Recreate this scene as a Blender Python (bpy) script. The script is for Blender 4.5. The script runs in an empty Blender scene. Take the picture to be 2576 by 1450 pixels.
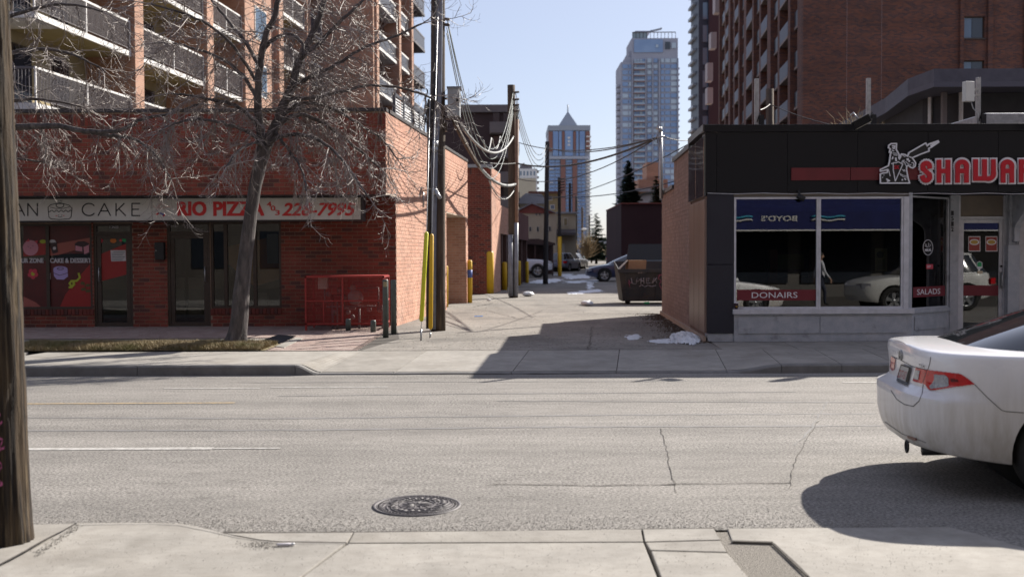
import bpy, bmesh, math, random
from mathutils import Vector, Matrix, Euler, noise
random.seed(7)
S = bpy.context.scene
COL = S.collection
R = math.radians
# ---------------------------------------------------------------- camera
cam = bpy.data.cameras.new('camera')
camo = bpy.data.objects.new('camera', cam); COL.objects.link(camo)
S.camera = camo
FP = 2683.0                                   # focal length in units of a 2576 px wide picture
CW, CH = 2576.0, 1450.0
cam.sensor_width = 36.0; cam.lens = 36.0 * FP / CW
cam.clip_start = 0.05; cam.clip_end = 6000
camo.location = (0, 0, 1.6)
CR = Euler((R(90 - 1.815), 0, 0), 'XYZ').to_matrix() @ Matrix.Rotation(R(-0.25), 3, 'Z')
camo.rotation_euler = CR.to_euler()
cam.dof.use_dof = True; cam.dof.focus_distance = 12.5; cam.dof.aperture_fstop = 2.2
# ---------------------------------------------------------------- light
SUN = Vector((1.0, 1.1, 1.0)).normalized()    # direction towards the sun (shadows run to the left and to the viewer)
W = bpy.data.worlds.new('World'); S.world = W; W.use_nodes = True
wn = W.node_tree.nodes; wl = W.node_tree.links
wn.clear()
sky = wn.new('ShaderNodeTexSky'); sky.sky_type = 'NISHITA'; sky.sun_disc = False
sky.sun_elevation = math.asin(SUN.z); sky.sun_rotation = math.atan2(SUN.x, SUN.y)
sky.air_density = 1.0; sky.dust_density = 2.2; sky.ozone_density = 2.5; sky.altitude = 1000
bg = wn.new('ShaderNodeBackground'); bg.inputs['Strength'].default_value = 0.053
wo = wn.new('ShaderNodeOutputWorld')
mixn = wn.new('ShaderNodeMix'); mixn.data_type = 'RGBA'; mixn.inputs[0].default_value = 0.30
mixn.inputs[7].default_value = (11.3, 11.5, 14.0, 1)      # thin bright spring haze over the whole sky
wl.new(sky.outputs[0], mixn.inputs[6]); wl.new(mixn.outputs[2], bg.inputs[0]); wl.new(bg.outputs[0], wo.inputs[0])
sl = bpy.data.lights.new('sun', 'SUN'); sl.energy = 5.0; sl.angle = R(0.53); sl.color = (1.0, 0.93, 0.83)
so = bpy.data.objects.new('sun', sl); COL.objects.link(so); so.location = (40, 44, 40)
so.rotation_euler = SUN.to_track_quat('Z', 'Y').to_euler()
S.view_settings.view_transform = 'Standard'; S.view_settings.look = 'None'
S.view_settings.exposure = 0.92; S.view_settings.gamma = 1.0; S.view_settings.use_curve_mapping = False
S.render.engine = 'CYCLES'
S.cycles.max_bounces = 8; S.cycles.transparent_max_bounces = 12
S.cycles.caustics_reflective = False; S.cycles.caustics_refractive = False
# ---------------------------------------------------------------- measuring helpers
def ray(px, py):
    return CR @ Vector(((px - CW/2) / FP, -(py - CH/2) / FP, -1.0))
EYE = Vector((0, 0, 1.6))
def G(px, py, z=0.0):                          # point of the horizontal plane z seen at a picture position
    d = ray(px, py); return EYE + d * ((z - EYE.z) / d.z)
def P(px, py, Y):                              # point of the vertical plane y = Y
    d = ray(px, py); return EYE + d * (Y / d.y)
def X(px, Y, py=640): return P(px, py, Y).x
def Z(py, Y, px=1288): return P(px, py, Y).z
CRi = CR.transposed()
def proj(p):
    q = CRi @ (Vector(p) - EYE)
    if q.z > -0.1: return None
    return (q.x / -q.z * FP + CW/2, -q.y / -q.z * FP + CH/2)
# ---------------------------------------------------------------- materials
MATS = {}
def mat(name, col, rough=0.7, col2=None, scale=6.0, metal=0.0, bump=0.0, bscale=None, detail=4.0, spec=0.5,
        stretch=(1, 1, 1), lo=0.35, hi=0.65, col3=None, scale3=1.0, lo3=0.55, hi3=0.7, coat=0.0, emit=None, obj=False, rvar=0.0):
    if name in MATS: return MATS[name]
    m = bpy.data.materials.new(name); m.use_nodes = True
    nt = m.node_tree; N = nt.nodes; L = nt.links
    b = N['Principled BSDF']
    b.inputs['Base Color'].default_value = (*col, 1); b.inputs['Roughness'].default_value = rough
    b.inputs['Metallic'].default_value = metal; b.inputs['Specular IOR Level'].default_value = spec
    b.inputs['Coat Weight'].default_value = coat; b.inputs['Coat Roughness'].default_value = 0.05
    if emit: b.inputs['Emission Color'].default_value = (*emit[0], 1); b.inputs['Emission Strength'].default_value = emit[1]
    if col2 or bump or col3:
        if obj:
            tc = N.new('ShaderNodeTexCoord'); src = tc.outputs['Object']
        else:
            tc = N.new('ShaderNodeNewGeometry'); src = tc.outputs['Position']
        mp = N.new('ShaderNodeMapping'); mp.inputs['Scale'].default_value = stretch
        L.new(src, mp.inputs[0]); src = mp.outputs[0]
    def nz(sc, det=detail):
        n = N.new('ShaderNodeTexNoise'); n.inputs['Scale'].default_value = sc; n.inputs['Detail'].default_value = det
        n.inputs['Roughness'].default_value = 0.6
        L.new(src, n.inputs['Vector']); return n
    last = None
    if col2:
        n = nz(scale); mr = N.new('ShaderNodeMapRange'); mr.inputs[1].default_value = lo; mr.inputs[2].default_value = hi
        L.new(n.outputs['Fac'], mr.inputs[0])
        mx = N.new('ShaderNodeMix'); mx.data_type = 'RGBA'
        mx.inputs[6].default_value = (*col, 1); mx.inputs[7].default_value = (*col2, 1)
        L.new(mr.outputs[0], mx.inputs[0]); last = mx.outputs[2]
        if rvar:
            r2 = N.new('ShaderNodeMapRange'); r2.inputs[3].default_value = rough - rvar; r2.inputs[4].default_value = rough + rvar
            L.new(mr.outputs[0], r2.inputs[0]); L.new(r2.outputs[0], b.inputs['Roughness'])
    if col3:
        n = nz(scale3, 6); mr = N.new('ShaderNodeMapRange'); mr.inputs[1].default_value = lo3; mr.inputs[2].default_value = hi3
        L.new(n.outputs['Fac'], mr.inputs[0])
        mx = N.new('ShaderNodeMix'); mx.data_type = 'RGBA'; mx.inputs[6].default_value = (*col, 1)
        if last: L.new(last, mx.inputs[6])
        mx.inputs[7].default_value = (*col3, 1); L.new(mr.outputs[0], mx.inputs[0]); last = mx.outputs[2]
    if last: L.new(last, b.inputs['Base Color'])
    if bump:
        n = nz(bscale or scale * 3, 5); bp = N.new('ShaderNodeBump'); bp.inputs['Strength'].default_value = bump
        bp.inputs['Distance'].default_value = 0.02
        L.new(n.outputs['Fac'], bp.inputs['Height']); L.new(bp.outputs[0], b.inputs['Normal'])
    MATS[name] = m; return m
def glassmat(name, tint=(0.35, 0.38, 0.38), ior=1.75, rough=0.0, refl=(1, 1, 1)):
    if name in MATS: return MATS[name]
    m = bpy.data.materials.new(name); m.use_nodes = True; N = m.node_tree.nodes; L = m.node_tree.links; N.clear()
    o = N.new('ShaderNodeOutputMaterial'); mx = N.new('ShaderNodeMixShader'); tr = N.new('ShaderNodeBsdfTransparent')
    gl = N.new('ShaderNodeBsdfGlossy'); fr = N.new('ShaderNodeFresnel'); fr.inputs[0].default_value = ior
    tr.inputs[0].default_value = (*tint, 1); gl.inputs['Roughness'].default_value = rough; gl.inputs[0].default_value = (*refl, 1)
    L.new(fr.outputs[0], mx.inputs[0]); L.new(tr.outputs[0], mx.inputs[1]); L.new(gl.outputs[0], mx.inputs[2]); L.new(mx.outputs[0], o.inputs[0])
    MATS[name] = m; return m
def wear(m, sc, stretch, a, b, lo=.35, hi=.65, det=4):
    # multiply a material's colour by a broad uneven wear pattern
    nt = m.node_tree; N = nt.nodes; L = nt.links; bs = N['Principled BSDF']; ip = bs.inputs['Base Color']
    g = N.new('ShaderNodeNewGeometry'); mp = N.new('ShaderNodeMapping'); mp.inputs['Scale'].default_value = stretch; L.new(g.outputs['Position'], mp.inputs[0])
    n = N.new('ShaderNodeTexNoise'); n.inputs['Scale'].default_value = sc; n.inputs['Detail'].default_value = det; L.new(mp.outputs[0], n.inputs['Vector'])
    r = N.new('ShaderNodeMapRange'); r.inputs[1].default_value = lo; r.inputs[2].default_value = hi; r.inputs[3].default_value = a; r.inputs[4].default_value = b; L.new(n.outputs['Fac'], r.inputs[0])
    mx = N.new('ShaderNodeMix'); mx.data_type = 'RGBA'; mx.blend_type = 'MULTIPLY'; mx.inputs[0].default_value = 1
    if ip.is_linked: L.new(ip.links[0].from_socket, mx.inputs[6])
    else: mx.inputs[6].default_value = ip.default_value[:]
    L.new(r.outputs[0], mx.inputs[7]); L.new(mx.outputs[2], ip)
# ---------------------------------------------------------------- objects
def tag(o, label=None, cat=None, group=None, kind=None):
    if label: o['label'] = label
    if cat: o['category'] = cat
    if group: o['group'] = group
    if kind: o['kind'] = kind
    return o
def thing(name, label=None, cat=None, loc=(0, 0, 0), group=None, kind=None):
    o = bpy.data.objects.new(name, None); COL.objects.link(o); o.location = loc; o.empty_display_size = 0.2
    return tag(o, label, cat, group, kind)
def rootloc(o):
    while o.parent: o = o.parent
    return Vector(o.location)
class MB:
    def __init__(s): s.v = []; s.f = []; s.m = []; s.sm = []
    def add(s, vs, fs, mi=0, smooth=False):
        b = len(s.v); s.v += [tuple(v) for v in vs]
        for f in fs: s.f.append(tuple(b + i for i in f)); s.m.append(mi); s.sm.append(smooth)
        return s
    def box(s, a, b, mi=0):
        x0, y0, z0 = [min(p, q) for p, q in zip(a, b)]; x1, y1, z1 = [max(p, q) for p, q in zip(a, b)]
        return s.add([(x0,y0,z0),(x1,y0,z0),(x1,y1,z0),(x0,y1,z0),(x0,y0,z1),(x1,y0,z1),(x1,y1,z1),(x0,y1,z1)],
                     [(3,2,1,0),(4,5,6,7),(0,1,5,4),(1,2,6,5),(2,3,7,6),(3,0,4,7)], mi)
    def obox(s, o, u, v, w, mi=0):                  # corner + three edge vectors
        o, u, v, w = Vector(o), Vector(u), Vector(v), Vector(w)
        fs = [(3,2,1,0),(4,5,6,7),(0,1,5,4),(1,2,6,5),(2,3,7,6),(3,0,4,7)]
        if u.cross(v).dot(w) < 0: fs = [tuple(reversed(f)) for f in fs]
        return s.add([o, o+u, o+u+v, o+v, o+w, o+u+w, o+u+v+w, o+v+w], fs, mi)
    def prism(s, poly, vec, mi=0, smooth=False):     # polygon (3d points) extruded by a vector
        vec = Vector(vec); n = len(poly); poly = [Vector(p) for p in poly]
        nrm = Vector((0, 0, 0))
        for i in range(n): nrm += poly[i].cross(poly[(i+1) % n])
        if nrm.dot(vec) > 0: poly = poly[::-1]
        s.add(poly + [p + vec for p in poly], [tuple(range(n)), tuple(range(2*n-1, n-1, -1))] +
              [((i+1) % n, i, n+i, n+(i+1) % n) for i in range(n)], mi, smooth)
        return s
    def quad(s, a, b, c, d, mi=0): return s.add([a, b, c, d], [(0, 1, 2, 3)], mi)
    def tube(s, pts, rad, n=8, mi=0, smooth=True, cap=True, closed=False):
        pts = [Vector(p) for p in pts]; k = len(pts)
        if not hasattr(rad, '__len__'): rad = [rad] * k
        base = len(s.v); ref = None; vs = []
        for i, p in enumerate(pts):
            if closed: t = pts[(i+1) % k] - pts[i-1]
            else: t = pts[min(i+1, k-1)] - pts[max(i-1, 0)]
            if t.length < 1e-9: t = Vector((0, 0, 1))
            t.normalize()
            if ref is None:
                ref = Vector((0, 0, 1)) if abs(t.z) < 0.9 else Vector((1, 0, 0))
            a = ref - t * ref.dot(t)
            if a.length < 1e-6: a = t.orthogonal()
            a.normalize(); b = t.cross(a); ref = a
            for j in range(n):
                q = 2 * math.pi * j / n; vs.append(p + (a * math.cos(q) + b * math.sin(q)) * rad[i])
        fs = []
        for i in range(k if closed else k - 1):
            i2 = (i + 1) % k
            for j in range(n): fs.append((i*n + j, i*n + (j+1) % n, i2*n + (j+1) % n, i2*n + j))
        if cap and not closed: fs += [tuple(range(n-1, -1, -1)), tuple((k-1)*n + j for j in range(n))]
        return s.add(vs, fs, mi, smooth)
    def cyl(s, a, b, r, n=16, r2=None, mi=0, smooth=True): return s.tube([a, b], [r, r if r2 is None else r2], n, mi, smooth)
    def lathe(s, prof, c=(0, 0, 0), n=24, mi=0, axis='Z', smooth=True, cap=True):   # prof: (radius, height)
        c = Vector(c); vs = []; k = len(prof)
        for r, h in prof:
            for j in range(n):
                q = 2*math.pi*j/n; a, b = r*math.cos(q), r*math.sin(q)
                vs.append(c + Vector((a, b, h) if axis == 'Z' else ((a, h, b) if axis == 'Y' else (h, a, b))))
        fs = [(i*n+j, i*n+(j+1) % n, (i+1)*n+(j+1) % n, (i+1)*n+j) for i in range(k-1) for j in range(n)]
        if cap: fs += [tuple(range(n-1, -1, -1)), tuple((k-1)*n+j for j in range(n))]
        return s.add(vs, fs, mi, smooth)
    def ball(s, c, r, sx=1, sy=1, sz=1, n=10, mi=0):
        c = Vector(c); vs = []; fs = []
        for i in range(n+1):
            a = math.pi*i/n
            for j in range(n*2):
                q = math.pi*j/n; vs.append(c + Vector((r*sx*math.sin(a)*math.cos(q), r*sy*math.sin(a)*math.sin(q), r*sz*math.cos(a))))
        for i in range(n):
            for j in range(n*2): fs.append((i*2*n+j, (i+1)*2*n+j, (i+1)*2*n+(j+1) % (2*n), i*2*n+(j+1) % (2*n)))
        return s.add(vs, fs, mi, True)
    def build(s, name, mats, parent=None, label=None, cat=None, group=None, kind=None, fix=False, bevel=0, loc=None):
        if not isinstance(mats, (list, tuple)): mats = [mats]
        off = rootloc(parent) if parent else Vector(loc) if loc is not None else Vector((0, 0, 0))
        me = bpy.data.meshes.new(name)
        me.from_pydata([Vector(v) - off for v in s.v] if off.length else s.v, [], s.f)
        for m in mats: me.materials.append(m)
        me.polygons.foreach_set('material_index', s.m); me.polygons.foreach_set('use_smooth', s.sm)
        if fix:
            bm = bmesh.new(); bm.from_mesh(me); bmesh.ops.remove_doubles(bm, verts=bm.verts, dist=1e-5)
            bmesh.ops.recalc_face_normals(bm, faces=bm.faces); bm.to_mesh(me); bm.free()
        o = bpy.data.objects.new(name, me); COL.objects.link(o)
        if parent: o.parent = parent
        elif loc is not None: o.location = loc
        if bevel:
            bv = o.modifiers.new('bevel', 'BEVEL'); bv.width = bevel; bv.segments = 2; bv.limit_method = 'ANGLE'
        return tag(o, label, cat, group, kind)
def text_verts(txt, bold=0.0):
    cu = bpy.data.curves.new('t', 'FONT'); cu.body = txt; cu.offset = bold; cu.resolution_u = 3; cu.fill_mode = 'FRONT'
    ob = bpy.data.objects.new('t', cu); COL.objects.link(ob)
    dg = bpy.context.evaluated_depsgraph_get(); me = bpy.data.meshes.new_from_object(ob.evaluated_get(dg))
    vs = [v.co.copy() for v in me.vertices]; fs = [tuple(p.vertices) for p in me.polygons]
    bpy.data.objects.remove(ob); bpy.data.curves.remove(cu); bpy.data.meshes.remove(me)
    return vs, fs
def lettering(mb, txt, o, ux, uz, w, h, bold=0.0, mi=0, shear=0.0, flip=False, thick=0.0):
    # flat lettering fitted to the box (origin o, width w along ux, height h along uz)
    if bold:                                   # heavier strokes: overlapping copies, each a hair further out
        e = bold*h; ux_ = Vector(ux).normalized(); uz_ = Vector(uz).normalized(); nn = ux_.cross(uz_).normalized()
        for i, (a, b) in enumerate(((0, 0), (2, 0), (1, 0), (0, 1.2), (2, 1.2), (1, 1.2), (0.5, .6), (1.5, .6))):
            lettering(mb, txt, Vector(o) + ux_*(a*e) + uz_*(b*e) + nn*0.0004*i, ux, uz, w-2*e, h-1.2*e, 0, mi, shear, flip, thick)
        return
    vs, fs = text_verts(txt, 0); o = Vector(o); ux = Vector(ux).normalized(); uz = Vector(uz).normalized()
    if not vs: return
    x0 = min(v.x for v in vs); x1 = max(v.x for v in vs); y0 = min(v.y for v in vs); y1 = max(v.y for v in vs)
    out = []
    for v in vs:
        a = (v.x-x0)/(x1-x0); b = (v.y-y0)/(y1-y0)
        if flip: a = 1 - a
        out.append(o + ux*(a*w*(1-shear) + b*shear*w) + uz*(b*h))
    if thick:
        nrm = ux.cross(uz).normalized() * thick; n = len(out)
        edges = {}
        for f in fs:
            for i in range(len(f)):
                e = (f[i], f[(i+1) % len(f)]); edges[e] = 1
        side = [e for e in edges if (e[1], e[0]) not in edges]
        mb.add([p + nrm for p in out] + out, list(fs) + [(b_, a_, a_+n, b_+n) for a_, b_ in side], mi)
    else: mb.add(out, fs, mi)
def letters(par, name, txt, o, ux, uz, w, h, m, bold=0.0, shear=0.0, flip=False, thick=0.003):
    # like lettering, but every letter becomes a part of its own
    tmp = MB(); lettering(tmp, txt, o, ux, uz, w, h, bold, 0, shear, flip, thick)
    o = Vector(o); ux = Vector(ux).normalized(); uz = Vector(uz).normalized()
    pos = []; par_ = list(range(len(tmp.v)))
    def find(i):
        while par_[i] != i: par_[i] = par_[par_[i]]; i = par_[i]
        return i
    for f in tmp.f:
        for i in f[1:]: par_[find(i)] = find(f[0])
    comp = {}
    for i, v in enumerate(tmp.v):
        d = Vector(v) - o; a = d.dot(ux) - d.dot(uz)*shear*w/h; r = find(i); c = comp.setdefault(r, [a, a]); c[0] = min(c[0], a); c[1] = max(c[1], a)
    grp = []
    for r, c in sorted(comp.items(), key=lambda q: q[1][0]):
        if grp and c[0] < grp[-1][1] - 0.25*(c[1]-c[0]): grp[-1][1] = max(grp[-1][1], c[1]); grp[-1][2].add(r)
        else: grp.append([c[0], c[1], {r}])
    for a, b, rs in grp:
        mb = MB(); mp = {}
        for f in tmp.f:
            if find(f[0]) in rs:
                for i in f:
                    if i not in mp: mp[i] = len(mb.v); mb.v.append(tmp.v[i])
                mb.f.append(tuple(mp[i] for i in f)); mb.m.append(0); mb.sm.append(False)
        mb.build(name, m, par)
# many alike pieces: those that show largest become parts, the rest one part with kind 'stuff'
UNIT = {}
def unit_mesh(m):
    if m.name in UNIT: return UNIT[m.name]
    b = MB(); b.box((0, 0, 0), (1, 1, 1)); me = bpy.data.meshes.new('piece_' + m.name)
    me.from_pydata(b.v, [], b.f); me.materials.append(m); UNIT[m.name] = me; return me
def pieces(parent, name, items, mats, limit=300, rest=None, label=None):
    # items: (corner, u, v, w, material index)
    def score(it):
        c = it[0] + (it[1] + it[2] + it[3]) * 0.5; p = proj(c)
        if p is None or not (-20 < p[0] < CW + 20 and -20 < p[1] < CH + 20): return -1.0 / (1 + c.length)
        return 1.0 / c.length
    items = sorted(items, key=score, reverse=True)
    root = rootloc(parent)
    for it in items[:limit]:
        c, u, v, w, mi = it; o = bpy.data.objects.new(name, unit_mesh(mats[mi])); COL.objects.link(o); o.parent = parent
        Mx = Matrix((( u.x, v.x, w.x, c.x-root.x), (u.y, v.y, w.y, c.y-root.y), (u.z, v.z, w.z, c.z-root.z), (0, 0, 0, 1)))
        o.matrix_local = Mx
        if label: o['label'] = label
    if len(items) > limit:
        mb = MB()
        for c, u, v, w, mi in items[limit:]: mb.obox(c, u, v, w, mi)
        mb.build(rest or name + 's', mats, parent, kind='stuff')
def bricks(o, ud, length, height, nrm, holes=(), bl=0.205, bh=0.066, j=0.013, proud=0.008, nm=5, soldier_top=False, slope=None):
    # running-bond bricks for a wall rectangle; holes = (u0,u1,v0,v1)
    o = Vector(o); ud = Vector(ud).normalized(); nrm = Vector(nrm).normalized(); up = Vector((0, 0, 1)); out = []
    rows = int(height / (bh + j)); rh = height / rows
    for r in range(rows):
        v0 = r*rh; v1 = v0 + rh - j
        if soldier_top and r >= rows - 3: continue
        u = -(bl + j) * 0.5 * (r % 2)
        while u < length:
            a, b = max(u, 0), min(u + bl, length); u += bl + j
            segs = [(a, b)]
            for (h0, h1, g0, g1) in holes:
                if v1 <= g0 + 0.01 or v0 >= g1 - 0.01: continue
                ns = []
                for (p, q) in segs:
                    if q <= h0 or p >= h1: ns.append((p, q)); continue
                    if p < h0: ns.append((p, h0))
                    if q > h1: ns.append((h1, q))
                segs = ns
            for (p, q) in segs:
                if q - p < 0.03: continue
                pr = proud + random.uniform(-0.0015, 0.0015)
                out.append((o + ud*p + up*v0, ud*(q-p), nrm*pr, up*(v1-v0), min(int(random.random()**1.6*nm), nm-1)))
    if soldier_top:
        v0 = (rows-3)*rh; v1 = height - j; u = 0
        while u < length - 0.03:
            q = min(u + bh, length)
            out.append((o + ud*u + up*v0, ud*(q-u), nrm*(proud+0.002), up*(v1-v0), min(int(random.random()*nm), nm-1))); u += bh + j
    return out
def wallbox(mb, o, ud, length, height, th, nrm, holes=(), mi=0):
    # a wall slab (thickness th behind its face) with rectangular openings
    o = Vector(o); ud = Vector(ud).normalized(); nrm = Vector(nrm).normalized(); up = Vector((0, 0, 1))
    us = sorted({0, length} | {h[0] for h in holes} | {h[1] for h in holes}); vs = sorted({0, height} | {h[2] for h in holes} | {h[3] for h in holes})
    us = [u for u in us if 0 <= u <= length]; vs = [v for v in vs if 0 <= v <= height]
    for i in range(len(us)-1):
        run = None
        for k in range(len(vs)-1):
            cu, cv = (us[i]+us[i+1])/2, (vs[k]+vs[k+1])/2
            solid = not any(h[0] < cu < h[1] and h[2] < cv < h[3] for h in holes)
            if solid and run is None: run = vs[k]
            if run is not None and (not solid or k == len(vs)-2):
                end = vs[k] if not solid else vs[k+1]
                mb.obox(o + ud*us[i] + up*run, ud*(us[i+1]-us[i]), nrm*-th, up*(end-run), mi); run = None
def smooth(a, b, x):
    t = max(0, min(1, (x-a)/(b-a))); return t*t*(3-2*t)
# ================================================================ ground, road, pavements
YC0 = G(1288, 1337).y                          # edge of the asphalt on this side
YC1 = G(1288, 941).y                           # foot of the far kerb
ZS = 0.12                                      # level of the far side
YB = 16.5                                      # back edge of the far kerbside pavement
m_asph = mat('road asphalt', (0.085, 0.079, 0.073), 0.92, (0.315, 0.298, 0.276), 78, bump=0.4, bscale=150, col3=(0.225, 0.212, 0.196), scale3=0.9, lo3=0.45, hi3=1.0, lo=0.36, hi=0.62, detail=3, stretch=(.6, .8, 1))
wear(m_asph, 1.0, (.035, 1.7, 1), .84, 1.10); wear(m_asph, .8, (1, 1, 1), .92, 1.06); wear(m_asph, 9, (.35, 1, 1), .90, 1.08)
m_lane = mat('alley asphalt', (0.20, 0.185, 0.165), 0.95, (0.27, 0.25, 0.225), 30, bump=0.3, bscale=60, col3=(0.14, 0.13, 0.12), scale3=0.5, lo3=0.5, hi3=0.7)
wear(m_lane, .5, (1, .6, 1), .80, 1.08); wear(m_lane, 3.5, (1, 1, 1), .86, 1.05); wear(m_lane, 30, (1, 1, 1), .82, 1.05, .38, .55)
m_far = mat('far ground', (0.16, 0.15, 0.14), 0.95, (0.22, 0.2, 0.18), 0.2)
m_conc = [mat('concrete a', (0.275, 0.258, 0.232), 0.9, (0.325, 0.308, 0.28), 7, bump=0.12, bscale=90, col3=(0.225, 0.205, 0.178), scale3=1.3, lo3=0.52, hi3=0.75),
          mat('concrete b', (0.255, 0.238, 0.213), 0.9, (0.305, 0.288, 0.26), 6, bump=0.15, bscale=70, col3=(0.21, 0.192, 0.168), scale3=1.7, lo3=0.52, hi3=0.72),
          mat('concrete c', (0.29, 0.272, 0.245), 0.9, (0.34, 0.322, 0.293), 9, bump=0.1, bscale=80, col3=(0.235, 0.215, 0.187), scale3=0.9, lo3=0.55, hi3=0.75)]
for _m in m_conc: wear(_m, 2.2, (1, 1, 1), .83, 1.0); wear(_m, .6, (1, 1, 1), .92, 1.03); wear(_m, 26, (.3, 1, 1), .93, 1.03, .25, .5); wear(_m, 70, (1, 1, 1), .80, 1.0, .27, .34, 1)
m_kerb = mat('kerb concrete', (0.14, 0.135, 0.13), 0.9, (0.19, 0.185, 0.18), 5, bump=0.2, bscale=60)
m_crack = mat('dark joint', (0.035, 0.032, 0.03), 0.95, (0.07, 0.06, 0.05), 20)
m_snow = mat('old snow', (0.72, 0.76, 0.82), 0.6, (0.55, 0.58, 0.62), 14, bump=0.6, bscale=25)
m_white = mat('worn white paint', (0.45, 0.44, 0.42), 0.8, (0.27, 0.26, 0.245), 18, lo=0.40, hi=0.62)
m_yel = mat('worn yellow paint', (0.36, 0.27, 0.15), 0.8, (0.22, 0.19, 0.15), 18, lo=0.4, hi=0.6)
m_tar = mat('sealed crack', (0.185, 0.18, 0.178), 0.8, (0.15, 0.145, 0.143), 3)

mb = MB(); mb.quad((-3000, -900, -0.06), (3000, -900, -0.06), (3000, 4000, -0.06), (-3000, 4000, -0.06))
mb.build('ground', m_far, kind='structure')
road = thing('road', kind='structure', loc=(0, YC0, 0))
mb = MB()
nx, ny = 80, 20
mb.quad((-90, YC0 - 0.02, 0), (90, YC0 - 0.02, 0), (90, YC1 + 0.03, 0), (-90, YC1 + 0.03, 0))
mb.build('asphalt', m_asph, road)
def strip(pts, w, z, jit=0.0, mb=None, seed=0, mi=0):   # a thin irregular band lying on the ground
    mb = mb or MB(); rnd = random.Random(seed); L_ = []; R_ = []
    dense = []
    for a, b in zip(pts[:-1], pts[1:]):
        a, b = Vector(a), Vector(b); n = max(1, int((b-a).length / 0.12)) if jit else 1
        for i in range(n): dense.append(a + (b-a)*i/n)
    dense.append(Vector(pts[-1]))
    k = len(dense)
    for i, p in enumerate(dense):
        t = (dense[min(i+1, k-1)] - dense[max(i-1, 0)]); t.z = 0; t.normalize(); s_ = Vector((-t.y, t.x, 0))
        c = p + s_ * rnd.uniform(-jit, jit); ww = w * 0.5 * (rnd.uniform(0.5, 1.5) if jit else 1) 
        L_.append(Vector((*(c + s_*ww).xy, z))); R_.append(Vector((*(c - s_*ww).xy, z)))
    vs = L_ + R_
    mb.add(vs, [(k+i, k+i+1, i+1, i) for i in range(k-1)], mi); return mb
def gp(*a, z=0): return [G(x, y, z) for x, y in a]
# painted lines
for pts, w, m in (((( -40, 1129), (535, 1127.5)), 0.10, m_white), (((537, 1127.5), (705, 1127)), 0.05, m_white), (((60, 1017), (590, 1013)), 0.09, m_yel),
                  (((412, 977), (655, 976)), 0.06, m_white), (((680, 975.5), (975, 973)), 0.06, m_white),
                  (((2120, 962), (2330, 961)), 0.06, m_white)):
    q = gp(*pts); q[0].y = q[1].y
    strip(q, w, 0.004).build('lane_marking', m, road)
# sealed and open cracks in the asphalt
for i, (pts, w) in enumerate(((((60, 1050), (700, 1052), (1200, 1047), (1700, 1042), (2200, 1040)), 0.075), (((60, 1083), (800, 1081), (1300, 1074), (2220, 1070)), 0.09),
                 (((2000, 985), (1200, 990), (700, 996)), 0.05), (((1250, 1008), (2200, 1012)), 0.05), (((600, 962), (1900, 958)), 0.04), (((2080, 1010), (2040, 1080), (2000, 1120)), 0.02))):
    strip(gp(*pts), w*.75, 0.0022+.0003*i, 0.012, seed=i).build('crack_sealant', m_tar, road)
for i, (pts, w) in enumerate(((((1660, 1078), (1672, 1110), (1683, 1160), (1697, 1215), (1700, 1240)), 0.0055), (((1240, 1217), (1500, 1222), (1700, 1218), (1990, 1214)), 0.012),
                 (((2060, 1058), (2030, 1100), (2000, 1160), (1985, 1230)), 0.0045), (((1700, 1218), (1640, 1219), (1480, 1221)), 0.012),
                 (((560, 1341), (900, 1341), (1300, 1337), (1650, 1334), (1800, 1331)), 0.034), (((1830, 1332), (2100, 1330), (2390, 1330)), 0.018),
                 (((430, 940), (900, 942), (1300, 941), (1800, 937), (2240, 932)), 0.03))):
    strip(gp(*pts), w*1.0, 0.0052+.0003*i, 0.010, seed=20+i).build('crack', m_crack, road)
rnd = random.Random(5); mb = MB()
for i in range(46):                                # small scrapes and dark flecks on the near lane
    a = G(rnd.uniform(90, 1500), rnd.gauss(1215, 30)); l = rnd.uniform(0.03, 0.12)
    strip([a, a + Vector((l, rnd.uniform(-.01, .01), 0))], 0.006, 0.004, 0, mb)
mb.build('scrape_marks', m_crack, road, kind='stuff')
# loose grit along the broken edge of the asphalt
m_grit = mat('grit', (0.20, 0.188, 0.17), 0.95, (0.32, 0.30, 0.27), 90, lo=0.3, hi=0.7)
mb = MB()
def pebble(mb, p, r, rnd):
    q = rnd.uniform(0, 6.28)
    vs = [(p.x + r*math.cos(q+k*2.1)*rnd.uniform(.7, 1.2), p.y + r*math.sin(q+k*2.1)*rnd.uniform(.7, 1.2), p.z) for k in range(3)] + [(p.x, p.y, p.z + r*0.9)]
    mb.add(vs, [(0, 1, 3), (1, 2, 3), (2, 0, 3)])
for i in range(12000):
    x = rnd.uniform(90, 2390); t = abs(rnd.gauss(0, 1)); p = G(x, 1337 - t*26 + (0 if x > 560 else -8))
    if p.y < YC0 + 0.005 : continue
    pebble(mb, p, rnd.uniform(0.0015, 0.0048), rnd)
for i in range(1500):
    p = G(rnd.uniform(90, 2400), rnd.uniform(1345, 1450)); p.z = 0.012; pebble(mb, p, rnd.uniform(0.0012, 0.0035), rnd)
for i in range(260):
    p = G(rnd.gauss(655, 26), rnd.gauss(1375, 5)); p.z = 0.012; pebble(mb, p, rnd.uniform(0.002, 0.005), rnd)
for i in range(260):
    t = rnd.random(); p = G(90+t*110 + rnd.gauss(0, 5), 1400 - t*75 + rnd.gauss(0, 4)); p.z = 0.012; pebble(mb, p, rnd.uniform(0.002, 0.006), rnd)
mb.build('grit', m_grit, kind='stuff')

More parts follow.
